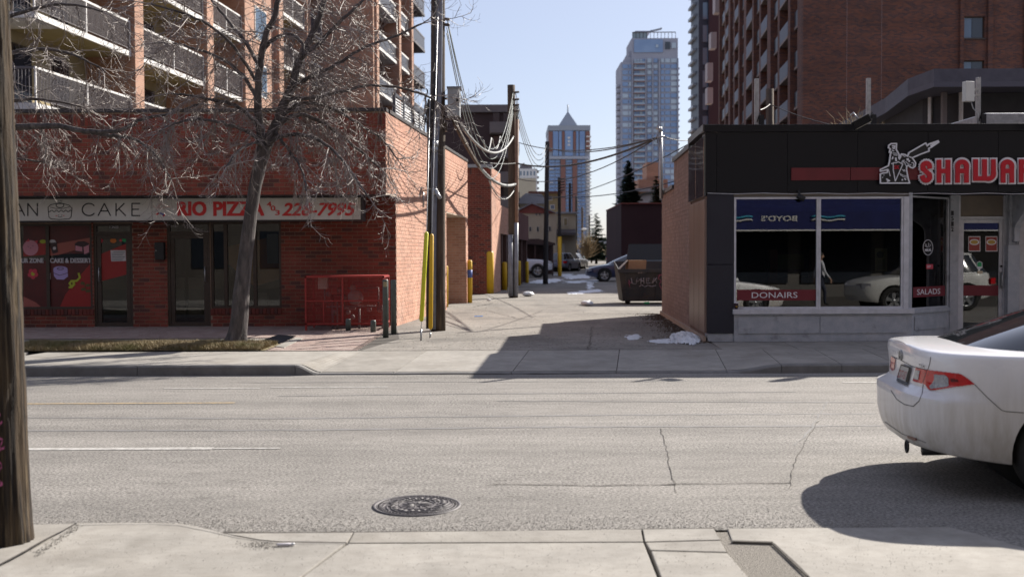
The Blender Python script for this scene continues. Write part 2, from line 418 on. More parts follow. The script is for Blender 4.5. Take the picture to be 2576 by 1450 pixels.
# ---- near pavement: concrete slabs with open joints, cut out of world-space polygons
near = thing('near_pavement', kind='structure', loc=(0, YC0, 0))
m_bed = mat('joint sand', (0.08, 0.07, 0.06), 0.95, (0.05, 0.045, 0.04), 30)
MB().quad((-60, -14, -0.02), (60, -14, -0.02), (60, YC0 - 0.02, -0.02), (-60, YC0 - 0.02, -0.02)).build('bedding', m_bed, near)
def slab(par, pts, m, z1=0.01, th=0.05, name='slab', zf=None, bevel=0.006):
    b = MB(); pts = [Vector(p) for p in pts]; n = len(pts)
    top = [Vector((p.x, p.y, zf(p.x, p.y) if zf else z1)) for p in pts]
    b.prism(top, (0, 0, -th)); return b.build(name, m, par, bevel=bevel)
C = m_conc
slab(near, gp((-60, 1325), (192, 1319), (92, 1372), (-60, 1455)) , C[1])
# apron with a curved kerb return bulging into the road on the left
curve = [(192, 1318.5), (300, 1317), (400, 1317), (450, 1319), (490, 1325), (530, 1335), (560, 1343), (600, 1352), (650, 1361), (700, 1366), (870, 1368)]
slab(near, gp(*curve, (758, 1452), (740, 1640), (-300, 1640), (-60, 1461), (96, 1376)), C[0])
slab(near, gp((566, 1344.5), (888, 1342), (872, 1366.5), (702, 1364.5), (652, 1359.5), (602, 1350.5)), C[2], bevel=0.003)
slab(near, gp((891, 1342), (1612, 1334), (1618, 1365), (877, 1368)), C[1], bevel=0.003)
slab(near, gp((876, 1370), (1619, 1367), (1652, 1452), (1710, 1640), (745, 1640), (764, 1452)), C[2])
slab(near, gp((1617, 1334), (1795, 1332), (1812, 1360), (1623, 1365)), C[0], bevel=0.003)
slab(near, gp((1624, 1367), (1813, 1362), (1829, 1391), (1636, 1386)), C[1])
slab(near, gp((1638, 1388.5), (1830, 1393.5), (1880, 1452), (1960, 1640), (1720, 1640), (1662, 1452)), C[0])
slab(near, gp((1830, 1331.5), (2388, 1328), (2460, 1346), (2576, 1380), (2700, 1419), (2880, 1480), (3100, 1640), (2150, 1640), (2034, 1452), (1945, 1369), (1842, 1365)), C[2])
slab(near, [p + Vector((.0, .0, 0)) for p in gp((2402, 1331), (4600, 1331), (4600, 1640), (3108, 1640), (2885, 1479), (2704, 1418), (2578, 1378), (2462, 1344))], m_asph, z1=0.001, name='asphalt_apron', bevel=0)
for k in range(-4, 5):
    for r in range(3):
        x0 = k*1.6; y1 = 3.55 - r*1.6
        if y1 > 3.6: continue
        slab(near, [(x0, y1-1.59, 0), (x0+1.59, y1-1.59, 0), (x0+1.59, y1, 0), (x0, y1, 0)], C[(k+r) % 3])
# the broken strip of old asphalt between two slabs and the lifted joint beside it
m_oldasph = mat('broken asphalt', (0.17, 0.155, 0.135), 0.95, (0.27, 0.25, 0.22), 70, bump=0.9, bscale=90)
slab(near, gp((1798, 1332), (1828, 1331.5), (1842, 1366), (1944, 1370), (2033, 1452), (2148, 1640), (1962, 1640), (1882, 1452), (1832, 1392)), m_oldasph, z1=0.0, name='asphalt_patch', bevel=0)
for pts, w in ((((1945, 1370), (2034, 1453)), 0.016), (((1838, 1365), (1945, 1368)), 0.02), (((192, 1320), (92, 1374), (-60, 1458)), 0.012)):
    strip(gp(*pts), w, 0.0135, 0.004, seed=int(w*1000)).build('open_joint', m_crack, near)
# kerb ledge line on the apron
strip(gp((200, 1324), (380, 1322), (450, 1325), (530, 1341), (600, 1357), (700, 1371), (880, 1371)), 0.006, 0.0125, seed=3).build('tooled_line', m_tar, near)

# ---- far kerb and kerbside pavement
far = thing('far_pavement', kind='structure', loc=(0, YC1, 0))
XA, XB = X(742, YC1, 940), X(800, YC1, 940); XC, XD = X(1830, YC1, 935), X(1990, YC1, 935)
def hk(x): return 0.135 - 0.115 * smooth(XA, XB, x) + 0.095 * smooth(XC, XD, x)
def zf(x, y):
    t = max(0, min(1, (y - YC1) / (YB - YC1))); return hk(x)*(1-t) + ZS*t
MB().quad((-90, YC1+0.03, -0.03), (90, YC1+0.03, -0.03), (90, 800, -0.03), (-90, 800, -0.03)).build('subsoil', m_far, far)
xs = [-60, -24, -21, -18, -15.2, X(62, YC1)-1.0, X(340, YC1)]
xs = xs + [XA, XB, X(985, YC1), X(1285, YC1), X(1550, YC1), XC, X(1968, YC1), X(2120, YC1), X(2260, YC1)]
while xs[-1] < 30: xs.append(xs[-1] + 1.5)
for a, b in zip(xs[:-1], xs[1:]):
    n = 6 if (b - a) < 3 else 1
    ks = MB()
    pr = []
    for i in range(n+1):
        x = a + 0.004 + (b-a-0.008)*i/n; h = hk(x)
        pr.append([(x, YC1, -0.02), (x, YC1+0.012, h-0.02), (x, YC1+0.035, h), (x, YC1+0.16, h+0.002), (x, YC1+0.16, -0.02)])
    vs = [p for q in pr for p in q]; fs = []
    for i in range(n):
        for k in range(4): fs.append((i*5+k, (i+1)*5+k, (i+1)*5+k+1, i*5+k+1))
    fs += [(0, 1, 2, 3, 4), tuple(n*5 + k for k in (4, 3, 2, 1, 0))]
    ks.add(vs, fs); ks.build('kerb_stone', m_kerb, far)
    sb = MB(); ys = [YC1 + 0.166, YB - 0.006]
    g = [(a + 0.005 + (b-a-0.01)*i/n, y) for y in ys for i in range(n+1)]
    top = [(x + (0.12*(y-YC1) if abs(b-a) < 4 else 0), y, zf(x, y)) for x, y in g]
    k = n+1
    fs = [(i, i+1, k+i+1, k+i) for i in range(n)]
    low = [(x, y, z-0.08) for x, y, z in top]; m_ = len(top)
    ring = list(range(k)) + list(range(2*k-1, k-1, -1))
    fs += [(ring[i], ring[i]+m_, ring[(i+1) % len(ring)]+m_, ring[(i+1) % len(ring)]) for i in range(len(ring))]
    sb.add(top + low, fs); sb.build('slab', C[random.randrange(3)], far)
# second row of slabs in front of the right-hand shop, and the walk behind the grass on the left
x = X(1775, 17.9)
while x < 26:
    slab(far, [(x, YB, 0), (x+1.19, YB, 0), (x+1.19+0.1, 17.86, 0), (x+0.1, 17.86, 0)], C[random.randrange(3)], ZS); x += 1.2
x = X(690, 17.8)
while x > -24:
    slab(far, [(x-1.49, 17.75, 0), (x, 17.75, 0), (x, 19.0, 0), (x-1.49, 19.0, 0)], C[random.randrange(3)], ZS); x -= 1.5
# ---- alley and lots
alley = MB(); alley.quad((-200, YB, ZS-0.02), (250, YB, ZS-0.02), (250, 900, ZS-0.02), (-200, 900, ZS-0.02)); alley.build('far_lots', m_lane, kind='structure')
al = thing('alley', kind='structure', loc=(0, YB, ZS))
MB().prism([G(900, 881, ZS), G(1010, 845, ZS)+Vector((-1, 1.5, 0)), (-4.77+.0973*60, 60, ZS), (-4.77+.0973*420, 420, ZS), (3.6+.0973*420, 420, ZS), (5.0+.0973*60, 60, ZS), (8.5, 27, ZS), (3.9, 27, ZS), (3.27, 18.0, ZS), (3.27, YB+.01, ZS)], (0, 0, -0.015)).build('alley_asphalt', m_lane, al)
for i, (pts, w) in enumerate(((((960, 872), (1100, 860), (1300, 846), (1480, 835)), 0.012), (((1165, 778), (1230, 782), (1300, 800), (1370, 806)), 0.05), (((1490, 820), (1480, 880)), 0.03),
                              (((1440, 782), (1510, 790), (1600, 786)), 0.05), (((1130, 806), (1400, 792), (1660, 788)), 0.04), (((1720, 884), (1780, 905)), 0.008), (((1980, 884), (2010, 905)), 0.008),
                              (((1120, 770), (1190, 772), (1240, 762)), 0.1))):
    strip(gp(*pts, z=ZS), w*0.35, ZS+0.004+.0003*i, 0.03, seed=60+i).build('crack', m_crack, al)
mb = MB(); rnd = random.Random(77); m_deb = mat('leaf litter', (0.10, 0.065, 0.045), 0.95, (0.05, 0.04, 0.03), 30)
for i in range(5200):                              # dead leaves and dirt swept against the restaurant's alley wall
    y = rnd.uniform(17.6, 26.5); off = abs(rnd.gauss(0, .28)) ** 1.15; p = Vector((3.28 + .05*(y-17.9) - .05 - off - (.25*noise.noise(Vector((y*1.3, 0, 0)))), y, ZS+.003)); pebble(mb, p, rnd.uniform(.004, .016), rnd)
for i in range(1500):
    p = G(rnd.uniform(1000, 1660), rnd.uniform(745, 878), ZS+.003); pebble(mb, p, rnd.uniform(.003, .010), rnd)
mb.build('leaf_litter', m_deb, kind='stuff')
# red concrete pavers left of the alley mouth and in front of the left shop
pav = thing('paver_walk', kind='structure', loc=(0, 19, ZS))
m_pav = [mat('paver %s' % k, c, 0.9, tuple(v*1.2 for v in c), 12, bump=0.2, bscale=80) for k, c in zip('abcd', ((0.27, 0.20, 0.175), (0.30, 0.225, 0.20), (0.24, 0.175, 0.16), (0.30, 0.24, 0.215)))]
MB().prism([(-26, 19.02, ZS+.004), (X(690, 17.9), 19.02, ZS+.004), (X(690, 17.9), YB+.01, ZS+.004), G(905, 882, ZS), G(1005, 852, ZS), (-2.42, 22.2, ZS+.004), (-26, 22.2, ZS+.004)], (0, 0, -0.004)).build('bedding', m_bed, pav)
items = []
pl, pw = 0.2, 0.1; y = YB + 0.02; r = 0
while y < 22.2:
    x = -13.0 + (r % 2)*0.1
    while x < -1.4:
        lim = G(905, 882, ZS).x + (y - YB) * 0.33
        if x + pl < lim and x+pl < -2.35 and (y > 19.03 or x > X(690, 17.9)):
            items.append((Vector((x, y, ZS+.004)), Vector((pl-.008, 0, 0)), Vector((0, pw-.007, 0)), Vector((0, 0, random.uniform(.004, .008))), random.randrange(4)))
        x += pl
    y += pw; r += 1
pieces(pav, 'paver', items, m_pav)
# grass strip with a mound of dead turf
m_turf = mat('dead turf', (0.20, 0.15, 0.08), 0.95, (0.12, 0.10, 0.05), 5, bump=0.8, bscale=60, col3=(0.09, 0.095, 0.03), scale3=2.0)
m_grass = mat('grass blades', (0.27, 0.215, 0.12), 0.8, (0.15, 0.14, 0.05), 2.2, lo=.46, hi=.66)
gx0, gx1 = -24, X(688, 17.2)
mb = MB(); nx, ny = 120, 10; vs = []
def gz(x, y):
    e = min(1, (y - YB)/0.25, (17.72 - y)/0.25, (gx1 - x)/0.5); return ZS + 0.01 + 0.06*max(0, e)**0.6 + 0.015*noise.noise(Vector((x*2, y*2, 0)))*max(0, e)
for j in range(ny+1):
    for i in range(nx+1):
        x = gx0 + (gx1-gx0)*i/nx; y = YB + 0.01 + (17.72-YB-0.01)*j/ny; x = min(x, gx1 - 0.55*((j/ny)-0.5)**2*0); vs.append((x, y, gz(x, y)))
mb.add(vs, [(j*(nx+1)+i, j*(nx+1)+i+1, (j+1)*(nx+1)+i+1, (j+1)*(nx+1)+i) for j in range(ny) for i in range(nx)], 0, True)
mb.build('verge_soil', m_turf, kind='structure')
mb = MB(); rnd = random.Random(11)
for i in range(42000):
    x = rnd.uniform(X(40, 17), gx1-0.05); y = rnd.uniform(YB+0.02, 17.7); h = rnd.uniform(0.02, 0.07); a = rnd.uniform(0, 6.28); w = 0.005
    z = gz(x, y) - 0.004; dx, dy = math.cos(a), math.sin(a); l = rnd.uniform(0.2, 1.3)*h
    mb.add([(x-dy*w, y+dx*w, z), (x+dy*w, y-dx*w, z), (x+dx*l, y+dy*l, z+h)], [(0, 1, 2)])
mb.build('grass', m_grass, kind='stuff')
# ================================================================ left shop with the overhanging brick storey
def AX(Y): return -4.59 + 0.0973*Y             # alley face of the left-hand row
UA = Vector((0.0973, 1, 0)).normalized(); NA = Vector((1, -0.0973, 0)).normalized()
m_brick_shade = [mat('brick %s' % k, c, 0.88, tuple(x*1.18 for x in c), 9, bump=0.25, bscale=60) for k, c in
           zip('abcde', ((0.225, 0.052, 0.034), (0.205, 0.047, 0.031), (0.25, 0.062, 0.042), (0.17, 0.042, 0.031), (0.11, 0.042, 0.035)))]  # front brick darkened: shade put into the colour
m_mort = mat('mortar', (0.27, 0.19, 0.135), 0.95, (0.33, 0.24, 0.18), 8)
m_brick_sun = [mat('sunlit brick %s' % k, c, 0.88, tuple(x*1.12 for x in c), 6, bump=0.2, bscale=60, col3=tuple(x*0.8+0.05 for x in c), scale3=0.6) for k, c in
           zip('abcde', ((0.55, 0.31, 0.225), (0.52, 0.285, 0.205), (0.57, 0.33, 0.24), (0.49, 0.265, 0.185), (0.46, 0.25, 0.185)))]  # paler copy for the alley side: sunlight put into the colour
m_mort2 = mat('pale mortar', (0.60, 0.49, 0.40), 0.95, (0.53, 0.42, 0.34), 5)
m_flash = mat('dark roof flashing', (0.035, 0.032, 0.036), 0.55, (0.05, 0.045, 0.05), 5)
m_bronze = mat('bronze frame', (0.045, 0.03, 0.022), 0.45, (0.06, 0.04, 0.03), 12)
m_dark = mat('dark interior', (0.025, 0.022, 0.022), 0.9, (0.05, 0.045, 0.04), 3)
m_refldark = mat('dark red reflection', (0.115, 0.010, 0.012), 0.35, (0.07, 0.008, 0.010), 3)  # stands for the red reflections in the shop window
m_glass = glassmat('shop glass', (0.7, 0.71, 0.7), 1.6)
m_ss = mat('grey steel', (0.42, 0.43, 0.44), 0.4, metal=0.8)
YL, YU = 22.3, 21.36                            # recessed shop front, overhanging upper storey
XL = AX(YL); XU = AX(YU); XW = -19.0
zc = ZS; ztop = 4.46; zsof = Z(487, YU)
shop = thing('brick_shop', 'low red brick shop building with overhanging upper wall behind the bare tree', 'shop building', (XL, YL, ZS))
hole = []
def HL(x0, x1, y0, y1): return (X(x0, YL, 680) - XW, X(x1, YL, 680) - XW, Z(y1, YL, 400) - zc, Z(y0, YL, 400) - zc)
openings = {'A': HL(-130, 232, 561, 776), 'D1': HL(236, 334, 561, 808.5), 'D2': HL(421, 529, 558, 808.5), 'C': HL(530, 708, 558, 776)}
openings['D1'] = (*openings['D1'][:2], 0, openings['D1'][3]); openings['D2'] = (*openings['D2'][:2], 0, openings['D2'][3])
H = list(openings.values())
wl_ = MB(); wallbox(wl_, (XW, YL, zc), (1, 0, 0), XL - XW, zsof - zc + 0.1, 0.25, (0, -1, 0), H)
wl_.obox((XW, YL-0.012, zsof+0.012), (XU-XW, 0, 0), (0, -(YL-YU)+.012, 0), (0, 0, ztop-zsof), 0)      # upper storey overhang
wall = wl_.build('wall', m_mort, shop)
for _m in m_brick_shade + m_brick_sun: wear(_m, .7, (1, 1, .35), .80, 1.08); wear(_m, 3, (1, 1, .3), .92, 1.04)
# brick lots: lower front, upper front, alley side
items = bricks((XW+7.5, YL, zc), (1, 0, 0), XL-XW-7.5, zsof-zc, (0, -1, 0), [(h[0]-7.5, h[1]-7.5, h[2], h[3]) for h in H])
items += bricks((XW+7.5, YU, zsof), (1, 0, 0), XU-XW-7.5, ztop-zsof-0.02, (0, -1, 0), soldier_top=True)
pieces(wall, 'brick', items, m_brick_shade)
# alley side: runs from the overhang back to Y=33.1, with a recessed bay
LS = (33.1-YU)/UA.y; o0 = Vector((XU, YU, zc))
lw = (YL-YU)/UA.y
rec = ((28.9-YU)/UA.y, (32.65-YU)/UA.y, 0.0, 2.62)
hs = [(0, lw, 0, zsof-zc), rec]
sm_ = MB(); wallbox(sm_, o0, UA, LS, ztop-zc, 0.02, NA, hs)
sm_.obox(o0 + UA*lw - NA*0.021, UA*(rec[0]-lw), -NA*0.5, Vector((0, 0, ztop-zc-.02)))
sm_.obox(o0 + UA*rec[1] - NA*0.021, UA*(LS-rec[1]), -NA*1.5, Vector((0, 0, ztop-zc-.02)))
sm_.obox(o0 + UA*rec[0] - NA*0.021 + Vector((0, 0, rec[3])), UA*(rec[1]-rec[0]), -NA*1.5, Vector((0, 0, ztop-zc-rec[3]-.02)))
sm_.obox(o0 + UA*rec[0] - NA*1.6, UA*(rec[1]-rec[0]+.6), -NA*0.3, Vector((0, 0, ztop-zc-.02)))
side = sm_.build('side_wall', m_mort2, shop)
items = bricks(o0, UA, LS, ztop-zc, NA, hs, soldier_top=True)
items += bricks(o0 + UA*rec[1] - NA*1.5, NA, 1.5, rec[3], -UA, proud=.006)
pieces(side, 'brick', items, m_brick_sun)
b = MB(); b.obox((XW, YU-0.03, ztop), (XU-XW+0.03, 0, 0), (0, 0.35, 0), (0, 0, 0.075)); b.obox(o0 + NA*0.03 + Vector((0, -.03, ztop-zc)) + UA*.36, UA*(LS-.36), -NA*0.35, Vector((0, 0, 0.075)))
b.box((XW, YU+.4, ztop-.12), (XU-.5, 33, ztop-.06)); b.build('coping', m_flash, shop, bevel=0.006)
b = MB(); b.box((XW, YU+0.01, zsof-0.012), (XU-0.02, YL, zsof+0.01)); b.build('soffit', m_flash, shop)
# header-course sills
for k in ('A', 'C'):
    h = openings[k]; it = []; u = h[0]
    while u < h[1]-0.03: it.append((Vector((XW+u, YL-0.03, zc+h[2]-0.115)), Vector((0.066, 0, 0)), Vector((0, 0.12, 0)), Vector((0, 0, 0.11)), random.randrange(3, 5))); u += 0.078
    pieces(wall, 'sill_brick', it, m_brick_shade)
# frames, glass, doors.  Window glass stands 60 mm behind the brick face
def frame(par, x0, x1, z0, z1, Y, w=0.05, d=0.08, m=None, name='frame', bevel=0.003):
    b = MB(); b.box((x0, Y, z0), (x1, Y+d, z0+w)); b.box((x0, Y, z1-w), (x1, Y+d, z1)); b.box((x0, Y+.001, z0+w), (x0+w, Y+d-.001, z1-w)); b.box((x1-w, Y+.001, z0+w), (x1, Y+d-.001, z1-w))
    return b.build(name, m or m_bronze, par, bevel=bevel)
def pane(par, x0, x1, z0, z1, Y, m=None, name='pane'):
    b = MB(); b.box((x0, Y, z0), (x1, Y+0.008, z1)); return b.build(name, m or m_glass, par)
def decal_poly(par, pts, Y, m, name='decal', th=0.002):
    b = MB(); b.prism([P(x, y, Y) for x, y in pts], (0, -th, 0)); return b.build(name, m, par)
def circ(cx, cy, r, n=20, ry=None, a0=0, a1=2*math.pi):
    ry = ry or r; full = abs(a1-a0-2*math.pi) < 1e-6; k = n if full else n+1
    return [(cx + r*math.cos(a0+(a1-a0)*i/n), cy + ry*math.sin(a0+(a1-a0)*i/n)) for i in range(k)]
def stroke(mb, pts, Y, w, mi=0, closed=False):    # w in picture units: a thin raised line
    rr = w*Y/FP/2; P3 = [P(x, y, Y) for x, y in pts]; n = len(P3)
    for i in range(n if closed else n-1):
        a, c = P3[i], P3[(i+1) % n]; d = c-a
        if d.length < 1e-6: continue
        d.normalize(); s_ = Vector((-d.z, 0, d.x))*rr; e = d*rr*0.5
        mb.prism([a-e-s_, c+e-s_, c+e+s_, a-e+s_], (0, -0.003 - 0.00023*(i % 29), 0), mi)
def ptext(mb, txt, x0, x1, y0, y1, Y, bold=0.0, mi=0, shear=0, th=0.003, flip=False):
    o = P(x0, y1, Y); lettering(mb, txt, o, (1, 0, 0), (0, 0, 1), X(x1, Y, y1)-o.x, Z(y0, Y, x0)-o.z, bold, mi, shear, flip, th)
yg = YL+0.06
def plain(n, c, r=0.6, **k): return mat(n, c, r, **k)
m_pink = plain('pink vinyl', (0.62, 0.28, 0.36)); m_dpink = plain('rose vinyl', (0.55, 0.05, 0.08)); m_lil = plain('lilac vinyl', (0.45, 0.36, 0.68)); m_choc = plain('chocolate vinyl', (0.055, 0.03, 0.035))
m_lime = plain('lime vinyl', (0.42, 0.46, 0.04)); m_wv = plain('white vinyl', (0.6, 0.58, 0.62)); m_or = plain('orange vinyl', (0.6, 0.17, 0.02)); m_gr = plain('green vinyl', (0.02, 0.35, 0.12)); m_olive = plain('olive vinyl', (0.10, 0.08, 0.025))
def win(par, key, muls, name='window'):
    h = openings[key]; x0, x1, z0, z1 = XW+h[0], XW+h[1], zc+h[2], zc+h[3]
    f = frame(par, x0, x1, z0, z1, YL+.02, 0.05, 0.1, name=name)
    b = MB()
    xs_ = [x0+.05] + [q for m in muls for q in (m-0.035, m+0.035)] + [x1-.05]
    for m in muls: b = MB(); b.box((m-.035, YL+.022, z0+.05), (m+.035, YL+.118, z1-.05)); b.build('mullion', m_bronze, f)
    for a, c in zip(xs_[::2], xs_[1::2]): pane(f, a, c, z0+.05, z1-.05, yg)
    return f
wA = win(shop, 'A', [X(-30, YL), X(118.5, YL)]); wC = win(shop, 'C', [X(566.5, YL), X(640, YL)])
def dec(par, pts, m, dy=0.0): return decal_poly(par, pts, yg-0.012-dy, m)
# red reflections painted as flat shapes on the bakery glass, and stickers
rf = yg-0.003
b = MB()
b.prism([P(x, y, rf) for x, y in ((59, 566), (115, 566), (115, 640), (59, 640))], (0, .003, 0)); b.build('painted_reflection', m_refldark, wA)
decal_poly(wA, [(122, 566), (230, 566), (230, 636), (122, 640)], rf, m_refldark, 'painted_reflection'); decal_poly(wA, [(59, 655), (230, 655), (230, 773), (59, 773)], rf, m_refldark, 'painted_reflection')
m_reflpale = plain('salmon reflection', (0.36, 0.10, 0.08), .4); m_reflred = plain('scarlet reflection', (0.32, 0.018, 0.018), .4)  # paler and brighter parts of the painted reflections
decal_poly(wA, [(59, 620), (115, 608), (115, 640), (59, 645)], rf-.003, m_reflred, 'painted_reflection'); decal_poly(wA, [(122, 616), (230, 597), (230, 616), (150, 640), (122, 643)], rf-.003, m_reflpale, 'painted_reflection')
decal_poly(wA, [(230, 660), (195, 700), (165, 740), (150, 773), (230, 773)], rf-.003, m_reflred, 'painted_reflection'); decal_poly(wA, [(59, 745), (90, 760), (105, 773), (59, 773)], rf-.003, m_reflpale, 'painted_reflection')
dec(wA, circ(77, 623, 19.5), m_pink); dec(wA, [(64, 607), (72, 600), (75, 607)], m_dpink, .002); dec(wA, [(86, 606), (95, 604), (94, 613)], m_dpink, .002)
b = MB(); [stroke(b, q, yg-.018, 1.2) for q in (((70, 620), (72, 620)), ((82, 618), (84, 618)), ((76, 623), (78, 624)))]; b.build('decal', m_choc, wA)
dec(wA, circ(108, 607, 8, ry=5), m_lime)
dec(wA, circ(132, 610, 9.5, 12, 8, math.pi, 2*math.pi), m_wv); dec(wA, [(123.5, 612), (143, 608), (146, 634), (133, 638)], m_choc); dec(wA, circ(137, 624, 4), m_wv, .002)
dec(wA, [(188, 612), (196, 607), (212, 606), (224, 612), (226, 636), (218, 642), (207, 634), (190, 634)], m_choc); dec(wA, [(190, 617), (207, 621), (207, 632), (190, 630)], m_pink, .002); dec(wA, [(210, 621), (224, 615), (224, 634), (212, 639)], m_pink, .002)
dec(wA, circ(152, 676, 18, 20, 7), m_lil); dec(wA, [(134, 677), (170, 677), (171, 695), (160, 703), (143, 702), (136, 694)], m_lil, .001); b = MB(); [stroke(b, q, yg-.018, 1.2) for q in (circ(152, 675, 8, 14, 3), ((135, 686), (150, 692), (170, 686)))]; b.build('decal', m_choc, wA)
b = MB(); stroke(b, [(198, 687), (201, 698), (193, 706), (180, 706), (175, 712), (180, 720), (187, 714), (184, 706), (186, 716), (180, 722), (174, 722)], yg-.016, 5); b.build('decal', m_lime, wA)
b = MB(); stroke(b, [(206, 707), (214, 720), (217, 735)], yg-.016, 1.6)
for cx, cy in ((208, 712), (221, 717), (209, 727), (222, 731)): b.prism([P(x, y, yg-.015) for x, y in circ(cx, cy, 6, 10, 4)], (0, -.002, 0))
b.build('decal', m_olive, wA)
b = MB()
for k in range(5): a = k*1.257+.3; b.prism([P(x, y, yg-.015-.0003*k) for x, y in circ(83+8*math.cos(a), 688+8*math.sin(a), 6, 10)], (0, -.002, 0))
b.build('decal', m_dpink, wA); dec(wA, circ(83, 688, 5), m_lime, .004)
b = MB(); ptext(b, 'HOUR ZONE', 34, 110, 649, 661, yg-.015, 0.05); ptext(b, 'CAKE & DESSERT', 126, 230, 649, 661, yg-.015, 0.05); b.build('lettering', m_wv, wA, kind='stuff')
b = MB(); b.box(P(123, 702, yg-.016), P(127.5, 686, yg-.003)); b.build('decal', m_wv, wA)
def shopdoor(key, num, gx0, gx1, gy0, gy1, side):
    h = openings[key]; x0, x1, z0, z1 = XW+h[0], XW+h[1], zc+h[2], zc+h[3]
    f = frame(shop, x0, x1, z0, z1, YL+.02, 0.055, 0.11, name='door_frame')
    zt = Z(582, YL, 400); b = MB(); b.box((x0+.055, YL+.025, zt-.06), (x1-.055, YL+.12, zt)); b.build('transom_bar', m_bronze, f)
    pane(f, x0+.055, x1-.055, zt, z1-.055, yg)
    b = MB(); cx = (gx0+gx1)/2; ptext(b, num, cx-11, cx+11, 564.5, 574, yg-.015, 0.01); b.build('street_number', m_wv, f, kind='stuff')
    d = frame(shop, x0+.06, x1-.06, zc+.012, zt-.062, YL+.03, 0.085, 0.06, name='door')
    pane(d, x0+.145, x1-.145, zc+.1, zt-.15, YL+.055)
    b = MB(); hx = x0+.11 if side < 0 else x1-.11
    b.tube([(hx, YL+.03, zc+.95), (hx, YL-.02, zc+.95), (hx, YL-.02, zc+1.25), (hx, YL+.03, zc+1.25)], 0.012, 8); b.build('handle', m_ss, d)
    b = MB(); b.box((x0, YL-.06, zc+.001), (x1, YL+.03, zc+.012)); b.build('threshold', m_ss, shop)
    return d
d1 = shopdoor('D1', '1508', 248, 326, 594, 798, -1); d2 = shopdoor('D2', '1510', 436, 516, 592, 794, 1)
yd = YL+.05
for pts, m in ((circ(252, 604.5, 7), m_dpink), (circ(285, 605, 8, ry=6), m_or), (circ(304, 604, 3.5), m_dpink), (circ(313, 602, 6.5), m_gr)): decal_poly(d1, pts, yd, m)
decal_poly(d1, [(278, 629), (316, 629), (317, 656), (280, 657)], yd, m_wv, 'notice')
b = MB(); [stroke(b, ((282 if k else 286, 633+k*4.2), (314-(k % 3)*3, 633+k*4.2)), yd-.003, 1.3) for k in range(6)]; b.build('notice_print', mat('grey print', (0.12, 0.16, 0.15), 0.8), d1)
decal_poly(d1, [(250, 640), (318, 612), (318, 690), (250, 708)], yd+.002, m_reflred, 'door_reflection')  # red reflection painted flat on the door glass
decal_poly(d1, [(320, 700), (325, 700), (325, 716), (320, 716)], yd, m_wv, 'decal')
m_teal = plain('teal counter', (0.03, 0.10, 0.12))
# rooms behind the glass
b = MB(); rb = YL+.3
b.box((XW+6, YL+4.5, zc), (XL-2.2, YL+4.6, zsof)); b.box((XW+6, rb, zc-.01), (XL-2.2, YL+4.5, zc+.004)); b.box((XW+6, rb, zsof-.1), (XL-2.2, YL+4.5, zsof)); b.box((XL-2.2, rb, zc), (XL-2.1, YL+4.5, zsof))
b.box((X(375, YL), rb, zc), (X(385, YL), YL+4.5, zsof-.1)); b.build('interior', m_dark, shop)
b = MB(); b.box((X(246, 23.2), 23.0, zc), (X(340, 23.2), 23.5, zc+1.05)); b.build('counter', m_teal, shop)
m_amber = plain('amber wall', (0.45, 0.18, 0.03)); m_board = plain('grey board', (0.33, 0.33, 0.31))
b = MB(); b.prism([P(*q, YL+.5) for q in ((570, 620), (707, 590), (707, 700), (640, 720), (570, 660))], (0, .03, 0)); b.build('display_board', m_amber, shop)
for q in ((440, 465, 697, 792), (475, 512, 697, 792), (640, 672, 735, 770), (672, 700, 588, 662)):
    b = MB(); b.box(P(q[0], q[3], YL+.3), P(q[1], q[2], YL+.33)); b.build('leaflet_board', m_board, shop)
# mailbox, sign band
mbx = thing('mail_box', 'small black letter box on the brick pier between the two glazed doors', 'mail box', P(402, 653, YL-.02))
b = MB(); b.box(P(389, 653, YL-.14), P(416.5, 609, YL-.01)); b.build('box', mat('black metal', (0.012, 0.012, 0.014), 0.5), mbx, bevel=.01)
b = MB(); b.box(P(388, 624, YL-.15), P(417.5, 622, YL-.01)); b.box(P(391, 631, YL-.149), P(393.5, 629, YL-.141), 1); b.build('flap', [mat('black metal', (0.012, 0.012, 0.014)), m_ss], mbx)
YS = 21.62
m_signw = mat('aged white acrylic', (0.56, 0.55, 0.50), 0.35, (0.47, 0.45, 0.41), 1.6, col3=(0.62, 0.61, 0.56), scale3=0.7)
sx = X(908.5, YS); zs0, zs1 = Z(551.5, YS, 900), Z(496.8, YS, 900)
sign = thing('shop_sign', 'long white sign band with cake drawing, red pizza shop name and phone number', 'shop sign', (sx, YS, zs0))
b = MB(); b.box((XW+2, YS+.03, zs0-.03), (sx+.05, YS+.38, zs1+.04)); b.build('cabinet', m_flash, sign, bevel=.008)
xq = sx; cuts = [sx, X(384, YS), X(-90, YS), XW+2.1]
for a, c in zip(cuts[1:], cuts[:-1]):
    b = MB(); b.box((a+.004, YS, zs0), (c-.004, YS+.028, zs1)); b.build('face_panel', m_signw, sign, bevel=.004)
m_bk = plain('black sign vinyl', (0.01, 0.01, 0.012)); m_red = plain('red sign vinyl', (0.52, 0.02, 0.02)); ys = YS-.001
b = MB()
def letter_strokes(b, L, x0, x1, y0, y1, w):
    for pl_ in L: stroke(b, [(x0+(x1-x0)*u, y1+(y0-y1)*v) for u, v in pl_], ys, w)
arcC = [(0.5+0.5*math.cos(a), 0.5+0.5*math.sin(a)) for a in [math.radians(40+i*(280/16)) for i in range(17)]]
